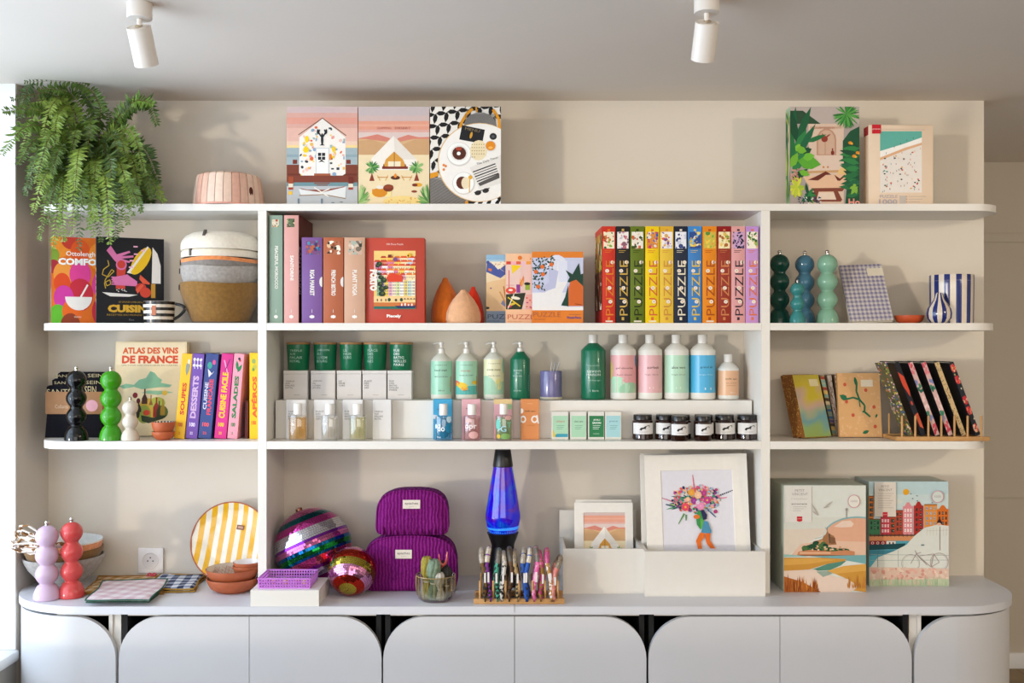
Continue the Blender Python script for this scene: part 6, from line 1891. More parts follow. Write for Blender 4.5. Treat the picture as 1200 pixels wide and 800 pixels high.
# ------------------------------------------------------------------ corduroy pouches
def corduroy(h1, h2, sc):
    m = mat(h1, rough=.9, noise=.0, name='corduroy', gain=1.0, spec=.12)
    nt = m.node_tree
    b = nt.nodes['Principled BSDF']
    tc = nt.nodes['Texture Coordinate']
    wv = nt.nodes.new('ShaderNodeTexWave')
    wv.bands_direction = 'X'
    wv.inputs['Scale'].default_value = sc
    wv.inputs['Distortion'].default_value = 3.2
    wv.inputs['Detail'].default_value = 2
    wv.inputs['Detail Scale'].default_value = 1.5
    nt.links.new(tc.outputs['Object'], wv.inputs['Vector'])
    nz = nt.nodes.new('ShaderNodeTexNoise'); nz.inputs['Scale'].default_value = 160
    nt.links.new(tc.outputs['Object'], nz.inputs['Vector'])
    ad = nt.nodes.new('ShaderNodeMath'); ad.operation = 'MULTIPLY'
    nt.links.new(wv.outputs['Fac'], ad.inputs[0]); nt.links.new(nz.outputs['Fac'], ad.inputs[1])
    rp = nt.nodes.new('ShaderNodeValToRGB')
    rp.color_ramp.elements[0].position = .08; rp.color_ramp.elements[0].color = lin(h1) + (1,)
    rp.color_ramp.elements[1].position = .5; rp.color_ramp.elements[1].color = lin(h2) + (1,)
    nt.links.new(ad.outputs[0], rp.inputs['Fac']); nt.links.new(rp.outputs['Color'], b.inputs['Base Color'])
    bp = nt.nodes.new('ShaderNodeBump'); bp.inputs['Strength'].default_value = .7; bp.inputs['Distance'].default_value = .003
    nt.links.new(wv.outputs['Fac'], bp.inputs['Height']); nt.links.new(bp.outputs['Normal'], b.inputs['Normal'])
    return m
CORD = corduroy('#640c58', '#85227a', 27)
def pouch(label, x0, x1, ptop, pbot_z, Y, D, color_m, lab, top_r=.55, flare=0.0, ribs=26):
    xa, xb = PX(x0, Y), PX(x1, Y)
    W = xb - xa
    H = PZ(ptop, Y) - pbot_z
    t = thing('corduroy_pouch', label, 'pouch', ((xa + xb) / 2, Y, pbot_z + .0003))
    # outline, superellipse top and tight round bottom corners
    def outline(n=72):
        pts = []
        for i in range(n):
            a = 2 * math.pi * i / n
            ca, sa = math.cos(a), math.sin(a)
            e = 3.1 if sa > 0 else 7
            k = (abs(ca) ** e + abs(sa) ** e) ** (-1 / e)
            zc = H * .42
            z = zc + (k * sa) * (H - zc if sa > 0 else zc)
            wd = W / 2 * (1 - flare * (z / H))
            pts.append((wd * k * ca, z))
        return pts
    O = outline()
    n = len(O)
    cz = H * .42
    def shellpart(y_at, name, sgn, y_edge):
        rings = 12
        vs, fs = [], []
        for q in range(rings + 1):
            s = 1 - q / rings
            for (x, z) in O:
                px_, pz_ = x * s, cz + (z - cz) * s
                prof = (1 - s ** 5)
                rib = .0016 * (math.cos(px_ / W * ribs * 2 * math.pi) + 1) * min(1, prof * 2)
                y = y_edge + sgn * (y_at * prof + rib)
                vs.append((px_, y, pz_))
        for q in range(rings):
            for k in range(n):
                k2 = (k + 1) % n
                fs.append((q * n + k, q * n + k2, (q + 1) * n + k2, (q + 1) * n + k))
        return MB().add(vs, fs).build(name, color_m, t, ang=80)
    shellpart(D * .16, 'front_panel', -1, -D / 2)
    shellpart(D * .1, 'back_panel', 1, D / 2)
    # gusset
    vs, fs = [], []
    m = 8
    for j in range(m + 1):
        y = -D / 2 + D * j / m
        s = 1 + .02 * math.sin(math.pi * j / m)
        for k, (x, z) in enumerate(O):
            vs.append((x * s, y, max(0, cz + (z - cz) * s)))
    for j in range(m):
        for k in range(n):
            k2 = (k + 1) % n
            fs.append((j * n + k, j * n + k2, (j + 1) * n + k2, (j + 1) * n + k))
    MB().add(vs, fs).build('gusset', color_m, t, ang=80)
    MB().tube([(x, -D / 2 - .001, max(.003, z)) for (x, z) in O], .0034, 8, closed=True, up=(0, 1, 0)).build('piping', color_m, t)
    MB().tube([(x * 1.022, -.004, max(0.003, cz + (z - cz) * 1.022)) for (x, z) in O[2:n // 2 - 1]], .0022, 6, up=(0, 1, 0)).build('zip', mat('#4a0c50', rough=.5), t)
    lx, lz, lw, lh = lab
    yl = -D / 2 - D * .16 - .0042
    MB().box(lx - lw / 2, lx + lw / 2, yl, yl + .0012, lz - lh / 2, lz + lh / 2).build('cloth_label', mat('#ded2c4', rough=.8, noise=.05, scale=150), t)
    A = Art(0, 0, 100, 50)
    A.text('#3a3438', 'apaches', 12, 12, 88, 30).text('#7a7074', 'paris', 38, 36, 62, 41)
    A.build(t, face_front(lw, lh, yl - .0001, lx - lw / 2, lz - lh / 2))
    for k in range(10):
        u = -W * .40 + W * .80 * k / 9
        if flare > .05: MB().tube([(u, -D / 2 - .008, H * .03), (u, -D / 2 - .013, H * .10), (u, -D / 2 - .013, H * .2)], .0055, 7).build('gather', color_m, t)
    return t, H
Yq = -.175
zlab = lambda py, z0: PZ(py, Yq - .07) - z0
pouch('larger purple corduroy pouch standing on the counter, beneath another', 428, 536.3, 625, CT, Yq, .105, CORD, (PX(475.5, Yq) - PX(482, Yq), zlab(649, CT), PL(19, Yq), PL(10, Yq)), flare=.04)
zu = PZ(630.5, Yq)
pouch('smaller purple corduroy pouch lying on top of the larger one', 443, 526.4, 572.5, PZ(625, Yq) + .004, Yq + .005, .10, CORD, (PX(484.6, Yq) - PX(484.7, Yq), zlab(592.5, PZ(625, Yq)), PL(20, Yq), PL(10, Yq)), flare=.06, ribs=22)

# ------------------------------------------------------------------ glass jar with cloth ties
Yj = -.345
rj = PL(23.2, Yj)
hj = PZ(673, Yj) - CT
xj = PX(510.5, Yj)
t = thing('glass_jar', 'round clear glass jar holding bundles of hair ties in front of the purple pouches', 'jar', (xj, Yj, CT + .0003))
MB().lathe([(0, 0), (rj * .72, 0), (rj * .86, .006), (rj * .97, .022), (rj, .04), (rj * .985, hj - .004), (rj, hj), (rj * .96, hj), (rj * .945, hj - .006), (rj * .955, .04), (rj * .9, .02), (rj * .7, .006), (0, .005)], 44, caps=False).build('glass', glass_mat('#fbf8ee', .90), t, ang=60)
for k in range(20):
    a = 2 * math.pi * k / 20
    MB().tube([(rj * .96 * math.cos(a), rj * .96 * math.sin(a), .02), (rj * 1.005 * math.cos(a), rj * 1.005 * math.sin(a), .045), (rj * 1.0 * math.cos(a), rj * 1.0 * math.sin(a), hj - .002)], .0009, 5).build('flute', mat('#a8905a', rough=.15, coat=.5), t)
MB().tube([(rj * .985 * math.cos(a), rj * .985 * math.sin(a), hj) for a in [2 * math.pi * i / 36 for i in range(36)]], .0018, 6, closed=True).build('rim', mat('#9a8250', rough=.15, coat=.6), t)
def tie(label, dx, dy, h0, h1, rad, color, n=7, lean=0, seed=1, waist=.45):
    """twisted bundle of cloth gathered round its middle"""
    r = random.Random(seed)
    t = thing('hair_tie', label, 'hair tie', (xj + dx, Yj + dy, CT + .006 + h0))
    L = h1 - h0
    m = mat(color, rough=.8, noise=.25, scale=90, bump=.5, bscale=180, name='tie_cloth')
    for k in range(n):
        a = 2 * math.pi * k / n
        pts, rs2 = [], []
        for i in range(9):
            f = i / 8
            pin = 1 - (1 - waist) * math.exp(-((f - .42) / .16) ** 2)
            rr_ = rad * .62 * pin * (1 - .35 * (f > .9))
            an = a + f * 1.6
            pts.append((rr_ * math.cos(an) + lean * f, rr_ * math.sin(an), .001 + L * f))
            rs2.append(rad * .42 * pin * (.6 if i in (0, 8) else 1))
        MB().tube(pts, rs2, 7).build('fold', m, t, ang=80)
    MB().tube([(rad * .45 * math.cos(x) + lean * .42, rad * .45 * math.sin(x), L * .42) for x in [2 * math.pi * i / 16 for i in range(16)]], .0028, 6, closed=True).build('band', mat('#c8c0b0', rough=.6), t)
    return t
tie('mustard yellow cloth hair tie standing tall at the left of the jar', -.028, -.012, .0, .135, .0195, '#94842c', n=8, seed=2)
tie('sage green cloth hair tie in the middle of the jar', -.004, -.024, .0, .128, .0235, '#74866f', n=8, seed=3)
tie('pale grey leopard hair tie on the front right of the jar', .018, -.030, .0, .088, .018, '#b8b0a4', seed=4, lean=-.004)
tie('dark olive hair tie at the right of the jar', .036, -.006, .0, .100, .019, '#2a2620', seed=5)
tie('black cloth hair tie at the back of the jar', .018, .024, .0, .112, .022, '#151315', seed=6)
t = thing('hair_claw', 'coral red two pronged clip sticking out of the jar', 'hair clip', (xj + .012, Yj + .004, CT + .100))
cm = mat('#cf5a52', rough=.25, coat=.4)
MB().tube([(-.001, 0, .048), (.000, 0, .030), (.004, 0, .016), (.013, 0, .012), (.020, 0, .018), (.024, 0, .032), (.026, 0, .056)], [.0014, .0028, .0046, .0056, .005, .0034, .0014], 9).build('prongs', cm, t)
MB().tube([(.011, 0, .012), (.010, 0, -.03)], .005, 9).build('stem', cm, t)

# ------------------------------------------------------------------ lava lamp
Yv = -.135
xv = PX(589.3, Yv)
t = thing('lava_lamp', 'tall lava lamp with blue and violet liquid and black metal base', 'lamp', (xv, Yv, CT + .0003))
z = lambda py: PZ(py, Yv) - CT
q = lambda p: PL(p, Yv)
BM = mat('#0c0b0c', rough=.35, noise=.02, gain=1.0)
MB().lathe([(0, 0), (q(20.5), 0), (q(20.5), .004), (q(13.6), z(642)), (q(13.2), z(640)), (q(13.6), z(637)), (q(18.6), z(623.5)), (q(17.2), z(623)), (0, z(623.6))], 48, caps=False).build('base', BM, t)
gz0, gz1 = z(623), z(546)
gp = [(q(16.8), gz0), (q(18.6), z(619)), (q(20.9), z(607)), (q(20.7), z(602)), (q(16.8), z(577)), (q(11.9), z(549)), (q(11.4), gz1)]
lq = bpy.data.materials.new('lava_liquid')
lq.use_nodes = True
nt = lq.node_tree
b = nt.nodes['Principled BSDF']
tc = nt.nodes.new('ShaderNodeTexCoord')
nz = nt.nodes.new('ShaderNodeTexNoise'); nz.inputs['Scale'].default_value = 13; nz.inputs['Detail'].default_value = 2
nz.inputs['Distortion'].default_value = 1.2
nt.links.new(tc.outputs['Object'], nz.inputs['Vector'])
rp = nt.nodes.new('ShaderNodeValToRGB')
e = rp.color_ramp.elements
e[0].position = .34; e[0].color = (.001, .09, .50, 1)
e[1].position = .47; e[1].color = (.004, .006, .60, 1)
x = e.new(.63); x.color = (.09, .002, .36, 1)
nt.links.new(nz.outputs['Fac'], rp.inputs['Fac'])
nt.links.new(rp.outputs['Color'], b.inputs['Base Color'])
nt.links.new(rp.outputs['Color'], b.inputs['Emission Color'])
b.inputs['Emission Strength'].default_value = .5
b.inputs['Roughness'].default_value = .3
b.inputs['Specular IOR Level'].default_value = .0
MB().lathe([(0, gz0 + .001)] + [(r_ - .0022, z_) for (r_, z_) in gp[:-1]] + [(q(11.0), gz1 - .001), (0, gz1 - .001)], 48, caps=False).build('liquid', lq, t, ang=60)
MB().lathe(gp, 48, caps=False).build('glass', glass_mat('#eef0ff', .93, .02), t, ang=60)
wx = bpy.data.materials.new('lava_wax')
wx.use_nodes = True
b = wx.node_tree.nodes['Principled BSDF']
b.inputs['Base Color'].default_value = (.05, .4, .9, 1)
b.inputs['Emission Color'].default_value = (.02, .22, .95, 1)
b.inputs['Emission Strength'].default_value = .9
mb = MB().lathe([(q(15.6), gz0 + .0015), (q(17.2), z(619) + .001), (q(18.0), z(616.5)), (q(17.6), z(615.4))], 40, caps=False)
mb.v = [(x_ , y_, z_ + (.006 if k >= 120 else .0) * (math.cos(math.atan2(y_, x_) - .3))) for k, (x_, y_, z_) in enumerate(mb.v)]
mb.v = [(x_ * 1.045, y_ * 1.045, z_) for (x_, y_, z_) in mb.v]
mb.build('wax', wx, t, ang=80)
MB().lathe([(q(11.8), gz1 - .001), (q(11.9), gz1 + .002), (q(9.4), z(527.5)), (q(8.8), z(526.6)), (0, z(526.6))], 40, caps=False).build('cap', BM, t)

# ------------------------------------------------------------------ rack of headbands
OAK = mat('#b98a52', rough=.55, noise=.12, scale=40, name='beech', gain=1.0)
def peg_rack(label, x0, x1, yf, depth, z0, pegs, ph, label_cat='rack', hbase=.012, railw=.014, pr=.0036):
    t = thing('peg_rack', label, label_cat, ((x0 + x1) / 2, yf, z0))
    w2 = (x1 - x0) / 2
    for y in (0, depth - railw):
        MB().box(-w2, w2, y, y + railw, .0003, hbase, bev=.001).build('rail', OAK, t)
    for sx in (-w2 + .004, w2 - .018):
        MB().box(sx, sx + .014, railw, depth - railw, .0005, hbase * .8).build('crossbar', OAK, t)
    for x in pegs:
        for y in (railw / 2, depth - railw / 2):
            MB().lathe([(pr, hbase), (pr, hbase + ph - .002), (pr * .6, hbase + ph), (0, hbase + ph)], 12, c=(x - (x0 + x1) / 2, y), caps=False).build('peg', OAK, t)
    return t
Yr = -.402
xr0, xr1 = PX(555, Yr), PX(661.6, Yr)
pegs = [PX(p, Yr) for p in (562.5, 578, 592.5, 608.5, 624, 639, 654)]
peg_rack('beech peg rack on the counter full of patterned headbands', xr0, xr1, Yr, .115, CT, pegs, PL(21, Yr), hbase=.017)
hbd = [(566, '#6a4a1c', '#17120e', 'brown and black spotted headband, leftmost in the rack', .3), (572.5, '#7a2a8a', '#1a1018', 'purple and black headband, second in the rack', 0),
       (582.5, '#3f9c80', '#14201c', 'turquoise green headband in the rack', .2), (588.5, '#cfc8c0', '#1c1a1c', 'white headband with black spots in the rack', .4),
       (598.2, '#5a3a1c', '#2a1a10', 'plain dark brown headband in the rack', -.2), (604.8, '#a88a5a', '#2a1c10', 'leopard brown headband in the rack', .1),
       (613.6, '#1c4a9a', '#10203a', 'cobalt blue headband, left one of the blue pair', .6), (619, '#1a50a8', '#1a50a8', 'cobalt blue headband, right one of the blue pair', -.6),
       (627.8, '#d8609a', '#e8a0b8', 'bright pink headband in the rack', 0), (634, '#8a6420', '#a82a6a', 'gold brown headband with a magenta top', 0),
       (643.2, '#b8884a', '#e8dcd4', 'golden headband with white flowers', .2), (650, '#cf7a70', '#d9948a', 'salmon headband, rightmost and leaning out of the rack', -.9)]
for k, (px, c1, c2, lb, wv) in enumerate(hbd):
    Yk = Yr + .012
    x = PX(px, Yk)
    zb = CT + .0195
    Hh = PZ(648.5 + rnd.uniform(-4, 4) + (8 if k == 11 else 0), Yk) - zb
    t = thing('headband', lb, 'headband', (x, Yk, zb))
    key = ('hb', c1, c2)
    m = bpy.data.materials.new('headband_cloth')
    m.use_nodes = True
    nt = m.node_tree
    b = nt.nodes['Principled BSDF']
    b.inputs['Roughness'].default_value = .7
    tc = nt.nodes.new('ShaderNodeTexCoord')
    vo = nt.nodes.new('ShaderNodeTexNoise'); vo.inputs['Scale'].default_value = 85; vo.inputs['Detail'].default_value = 1
    nt.links.new(tc.outputs['Object'], vo.inputs['Vector'])
    rp = nt.nodes.new('ShaderNodeValToRGB'); rp.color_ramp.interpolation = 'CONSTANT'
    rp.color_ramp.elements[0].color = lin(c1) + (1,)
    rp.color_ramp.elements[1].position = .53; rp.color_ramp.elements[1].color = lin(c2) + (1,)
    nt.links.new(vo.outputs['Fac'], rp.inputs['Fac'])
    nt.links.new(rp.outputs['Color'], b.inputs['Base Color'])
    # closed band: up at the front, over, down at the back
    dp = .085
    pts, rs2 = [], []
    N = 30
    for i in range(N):
        a = 2 * math.pi * i / N
        yy = dp / 2 - dp / 2 * (abs(math.cos(a)) ** .55) * (1 if math.cos(a) > 0 else -1)
        zz = Hh / 2 + Hh / 2 * (abs(math.sin(a)) ** .7) * (1 if math.sin(a) > 0 else -1)
        sway = .0060 * math.sin(zz / Hh * 5 + k * 1.3) + wv * .014 * (1 - zz / Hh) + (.018 * (zz / Hh) if k == 11 else 0)
        pts.append((sway, yy, zz))
        rs2.append(.0076 + .0013 * math.sin(i * 1.7 + k))
    cut = [i for i in range(N) if pts[i][2] < Hh * .80]
    MB().tube(pts, rs2, 8, closed=True, up=(1, 0, 0)).build('band', m, t, ang=80)
    el = [p for p in pts if p[2] > Hh * .74]
    el = sorted(el, key=lambda p: math.atan2(p[2] - Hh * .7, p[1] - dp / 2), reverse=True)
    MB().tube(el, .0086, 8, up=(1, 0, 0)).build('elastic', mat(('#a89c8c', '#c4b8a8', '#6a6258', '#b8ac9c', '#4a4238', '#8a7c68')[k % 6] if k not in (9, 10) else '#b84a7a', rough=.5, noise=.45, scale=150), t)
    MB().tube([(el[0][0] - .004, el[0][1] - .002, el[0][2]), (el[1][0] - .004, el[1][1] - .003, el[1][2]), (el[2][0] - .003, el[2][1], el[2][2] + .002)], .0022, 6, up=(1, 0, 0)).build('trim', mat('#dcd4c8', rough=.5), t)
    sx = .0045 * math.sin(.45 * 5 + k * 1.3) + wv * .010 * .55 + (.008 if k == 11 else 0)
    s0_ = .0060 * math.sin(k * 1.3 + .6) + wv * .010
    MB().tube([(s0_, -.004, .022), (s0_ - .001, -.0175, .014), (s0_ + .002, -.0185, .002), (s0_ + .001, -.0175, -.010)], [.005, .0065, .006, .003], 8).build('end', m, t, ang=80)
    MB().box(sx - .0015, sx + .0045, -.0105, -.0085, Hh * .34, Hh * .56).build('tag', mat('#e2dcd6', rough=.6), t)

# ------------------------------------------------------------------ white print bins and matted prints
BIN = mat('#d9d4cb', rough=.5, noise=.012, name='bin_lacquer', gain=1.0)
def bin_(label, a, b, ft, Yf, Yb_, back_py=None):
    x0, x1 = PX(a, Yf), PX(b, Yf)
    zf = PZ(ft, Yf) - CT
    t = thing('print_bin', label, 'bin', ((x0 + x1) / 2, Yf, CT + .0003))
    w2 = (x1 - x0) / 2
    T = .010
    D = Yb_ - Yf
    bevelled(MB().box(-w2, w2, 0, T, 0, zf), .0008).build('front_panel', BIN, t)
    MB().box(-w2, -w2 + T, T, D - T, 0, zf).build('side_panel', BIN, t, smooth=False)
    MB().box(w2 - T, w2, T, D - T, 0, zf).build('side_panel', BIN, t, smooth=False)
    MB().box(-w2 + T, w2 - T, T, D - T, 0, .008).build('bottom', BIN, t, smooth=False)
    zb_ = (PZ(back_py, Yb_) - CT) if back_py else zf
    bevelled(MB().box(-w2 - (.002 if back_py else 0), w2, D - T, D, 0, zb_), .0008).build('back_panel', BIN, t)
    return t
bin_('left white print bin with a tall back, beside the headband rack', 659.6, 754.2, 643, -.27, -.055, 597)
bin_('right white print bin, larger, against the upright', 755.8, 897, 646, -.306, -.12)
MATB = mat('#e6e0d6', rough=.75, noise=.02, scale=60, name='mount_board', gain=1.0)
def print_(label, a, b, pt, pb, Y, lean, win, back='#efe9e0', zb=None, roll=0):
    """mounted print: backing board and bevelled window mount"""
    x0, x1 = PX(a, Y), PX(b, Y)
    w = x1 - x0
    zb = CT + .0095 if zb is None else zb
    h = PZ(pt, Y + .03) - zb
    h = h / math.cos(lean)
    t = thing('mounted_print', label, 'print', (x0, Y, zb + .004), lean=lean, roll=roll)
    if win is None:
        bevelled(MB().box(0, w, 0, .005, 0, h), .0005).build('mount', MATB, t)
        return t, w, h, None
    wx0, wx1, wz0, wz1 = [v * s for v, s in zip(win, (w, w, h, h))]
    mb = MB()
    T = .003
    O = [(0, 0), (w, 0), (w, h), (0, h)]
    I = [(wx0, wz0), (wx1, wz0), (wx1, wz1), (wx0, wz1)]
    I2 = [(wx0 + .001, wz0 + .001), (wx1 - .001, wz0 + .001), (wx1 - .001, wz1 - .001), (wx0 + .001, wz1 - .001)]
    vs = [(x, 0, z) for x, z in O] + [(x, 0, z) for x, z in I] + [(x, .002, z) for x, z in I2] + [(x, T, z) for x, z in O] + [(x, T, z) for x, z in I2]
    fs = []
    for k in range(4):
        k2 = (k + 1) % 4
        fs += [(k, k2, 4 + k2, 4 + k), (4 + k, 4 + k2, 8 + k2, 8 + k), (12 + k, 12 + k2, k2, k), (12 + k2, 12 + k, 16 + k, 16 + k2), (8 + k, 8 + k2, 16 + k2, 16 + k)]
    mb.add(vs, fs).build('mount', MATB, t, smooth=False)
    MB().box(0, w, T, T + .003, 0, h).build('backing', MATB, t, smooth=False)
    return t, w, h, (wx0, wz0, wx1 - wx0, wz1 - wz0, T)
# left bin
print_('blank white mount board at the back of the left bin', 675, 741, 586.5, 642, -.118, R(5), None)
t, w, h, I = print_('small white mounted print of a tent under a pink sky, in the left bin', 673.5, 742.5, 590, 642, -.155, R(6), (.155, .875, .22, .875))
A = Art(18, 120, 562, 640)
tent_art(A, 18, 562)
for cx in (122, 465):
    for i in range(14): A.leaf('#6f9a5c', cx, 500, cx + rnd.uniform(-60, 60), 500 + rnd.uniform(-50, 40), 7)
A.build(t, lambda u, v, o: (I[0] + u * I[2], I[4] - .0004 - o, I[1] + v * I[3]), name='picture')
# right bin
print_('second blank mount board at the very back of the right bin', 752.5, 872, 532.5, 645, -.150, R(4.5), None, roll=R(-.3))
print_('blank mount board just behind the flower print in the right bin', 753, 876, 534.3, 645, -.180, R(5), None, roll=R(-.6))
t, w, h, I = print_('large white mounted print of a person carrying a huge bouquet, in the right bin', 760, 881.5, 535.5, 645, -.225, R(6), (.155, .855, .20, .88), roll=R(-1.2))
A = Art(48, 25, 712, 862)
A.bg('#d9d6dc')
def stem(x0, y0, x1, y1, c, w_=5): A.leaf(c, x0, y0, x1, y1, w_)
cx, cy = 350, 330
for i in range(90):
    a = rnd.uniform(-.35, 3.5)
    L = rnd.uniform(90, 240)
    x, y = cx + L * 1.15 * math.cos(a), cy + 20 - L * .75 * math.sin(a)
    A.leaf(rnd.choice(['#2f6a4a', '#3f8a5a', '#26405a', '#5a9a6a', '#a8c07a']), cx + (x - cx) * .55, cy + (y - cy) * .55, x, y, rnd.uniform(4, 8))
for (x0, y0, x1, y1, c) in ((180, 330, 58, 285, '#cf6a80'), (355, 190, 345, 75, '#cf6a80'), (560, 280, 705, 225, '#1f2a4c'), (560, 300, 650, 290, '#d9849a'), (160, 365, 90, 345, '#26405a'), (470, 400, 540, 470, '#3a5a7a'), (250, 440, 200, 525, '#5a8a4a'), (270, 450, 268, 495, '#5a8a5a')):
    A.line('#4a6a5a', [(x0, y0), (x1, y1)], 3)
    for k in range(9):
        f = k / 8
        A.ell(c, x0 + (x1 - x0) * f, y0 + (y1 - y0) * f, 11 - 6 * f, 7, rnd.uniform(0, 90), 7)
for i in range(230):
    a, L = rnd.uniform(0, 6.28), rnd.random() ** .6
    x, y = cx + 15 + 225 * L * math.cos(a), 300 + 135 * L * math.sin(a)
    A.ell(rnd.choice(['#cf4a78', '#d96a8a', '#b03a8a', '#e0903a', '#e8b088', '#8a3a7a', '#2f7a4a', '#26305a', '#e8a0a8', '#3a8a6a', '#f0c8a8', '#cf5a4a', '#8fb0c0']), x, y, rnd.uniform(8, 19), rnd.uniform(7, 15), rnd.uniform(0, 90), 9)
for (x, y, r_, c, c2) in ((265, 372, 38, '#dc4a5a', '#f0b04a'), (325, 235, 32, '#e09a3a', '#e8b04a'), (385, 262, 34, '#e8b890', '#f0c8a0'), (468, 312, 34, '#b83a80', '#e8c04a'), (405, 365, 36, '#e08ab0', '#e8a0c0'), (440, 245, 26, '#b03a7a', '#c85a90'), (345, 315, 28, '#9a3a8a', '#b05aa0'), (540, 420, 18, '#a82a6a', '#c04a80'), (290, 300, 22, '#e8b890', '#e8c8a8'), (555, 215, 14, '#a8306a', '#b84a80'), (380, 330, 18, '#d9c8d8', '#d9a0b8')):
    for k in range(7): A.ell(c, x + r_ * .5 * math.cos(k * .9), y + r_ * .5 * math.sin(k * .9), r_ * .55, r_ * .55, 0, 9)
    A.ell(c2, x, y, r_ * .28, r_ * .28, 0, 8)
A.poly('#26264c', [(390, 410), (430, 400), (462, 450), (455, 492), (420, 495), (400, 460)])
A.poly('#3a8a4a', [(380, 400), (405, 420), (425, 500), (395, 585), (365, 540), (360, 490)]).poly('#5aa84a', [(400, 480), (430, 500), (420, 560), (395, 590)])
A.poly('#4a8aa8', [(430, 505), (465, 510), (495, 600), (492, 622), (400, 615), (410, 575)]).ell('#d9702a', 365, 465, 30, 20)
A.poly('#dc6c22', [(392, 612), (432, 622), (425, 660), (395, 700), (402, 765), (365, 765), (350, 690), (375, 640)]).poly('#d8661e', [(435, 622), (485, 622), (480, 690), (525, 765), (480, 762), (448, 720), (436, 670)])
A.build(t, lambda u, v, o: (I[0] + u * I[2], I[4] - .0004 - o, I[1] + v * I[3]), name='picture')
# ------------------------------------------------------------------ right bay
rnd = random.Random(77)
NB = 'notebook'
# gingham notebook leaning back
def ging_art(A, x0, y0, x1, y1, n, m_, c1, c2):
    for i in range(n): A.rect(c1, x0 + (x1 - x0) * i / n, y0, x0 + (x1 - x0) * (i + .5) / n, y1)
    for j in range(m_): A.rect(c1, x0, y0 + (y1 - y0) * j / m_, x1, y0 + (y1 - y0) * (j + .5) / m_)
    for i in range(n):
        for j in range(m_): A.rect(c2, x0 + (x1 - x0) * i / n, y0 + (y1 - y0) * j / m_, x0 + (x1 - x0) * (i + .5) / n, y0 + (y1 - y0) * (j + .5) / m_)
t, w, h = book('notebook', 'lilac and cream gingham notebook leaning back beside the mint mill', 996.5, 1047.2, 309, -.185, S2, .014, '#cfc8bc', cat=NB, lean=R(26), roll=R(-2.0), h=.222)
A = Art(0, 0, 100, 133)
A.bg('#cdc6bc')
ging_art(A, 0, 0, 100, 133, 10, 14, '#aaa4ae', '#7d7794')
A.rect('#d9d0bc', 62, 10, 100, 28)
A.build(t, face_front(w, h))
# orange dish
Y = -.16
t = terracotta('flat orange dish between the gingham notebook and the striped vases', PX(1065.5, Y), Y, S2 + .0003, PL(16.8, Y), PL(9.5, Y), inner='#b04a1c', foot=.62, outer='#b5481c')
# striped vases
VC, VB = mat('#d9cbb8', rough=.22, noise=.05, scale=30, coat=.4), mat('#1b2a6c', rough=.22, noise=.15, scale=30, coat=.4)
def striped(name, label, x, Y, prof, n, phase=0, cat='vase', duty=.5, inner=None):
    t = thing(name, label, cat, (x, Y, S2 + .0003))
    for sel, m, nm in ((0, VC, 'cream_stripes'), (1, VB, 'blue_stripes')):
        mb = MB()
        for k in range(n):
            a0 = 2 * math.pi * (k + phase + (0 if sel == 0 else duty)) / n
            a1 = 2 * math.pi * (k + phase + (duty if sel == 0 else 1)) / n
            sub = 4
            vs, fs = [], []
            for (r, z) in prof:
                for j in range(sub + 1):
                    a = a0 + (a1 - a0) * j / sub
                    vs.append((r * math.cos(a), r * math.sin(a), z))
            W = sub + 1
            for i in range(len(prof) - 1):
                for j in range(sub): fs.append((i * W + j, i * W + j + 1, (i + 1) * W + j + 1, (i + 1) * W + j))
            mb.add(vs, fs)
        mb.build(nm, m, t, ang=60, kind='stuff')
    return t
Y = -.15
r = PL(24.6, Y)
hv = PZ(322.5, Y) - S2
t = striped('striped_vase', 'wide straight vase with blue and cream vertical stripes at the right shelf end', PX(1115, Y), Y, [(r * .97, 0), (r * .985, hv * .3), (r, hv * .8), (r, hv - .002), (r * .985, hv)], 12, .1)
MB().lathe([(r * .985, hv), (r * .955, hv), (r * .95, .006), (0, .005)], 44, caps=False).build('inside', VC, t)
MB().lathe([(r * .99, hv * .868), (r * 1.004, hv * .874), (r * .99, hv * .88)], 44, caps=False).build('throwing_line', VC, t)
Y2 = -.222
r = PL(14.2, Y2)
hv = PZ(343, Y2) - S2
striped('gourd_vase', 'small onion shaped vase with blue and cream stripes in front of the wide one', PX(1100.6, Y2), Y2,
        [(r * .5, 0), (r * .72, .003), (r * .95, hv * .16), (r, hv * .32), (r * .92, hv * .48), (r * .66, hv * .64), (r * .46, hv * .76), (r * .36, hv * .86), (r * .30, hv * .95), (r * .22, hv), (0, hv * .99)], 8, .3, duty=.5)

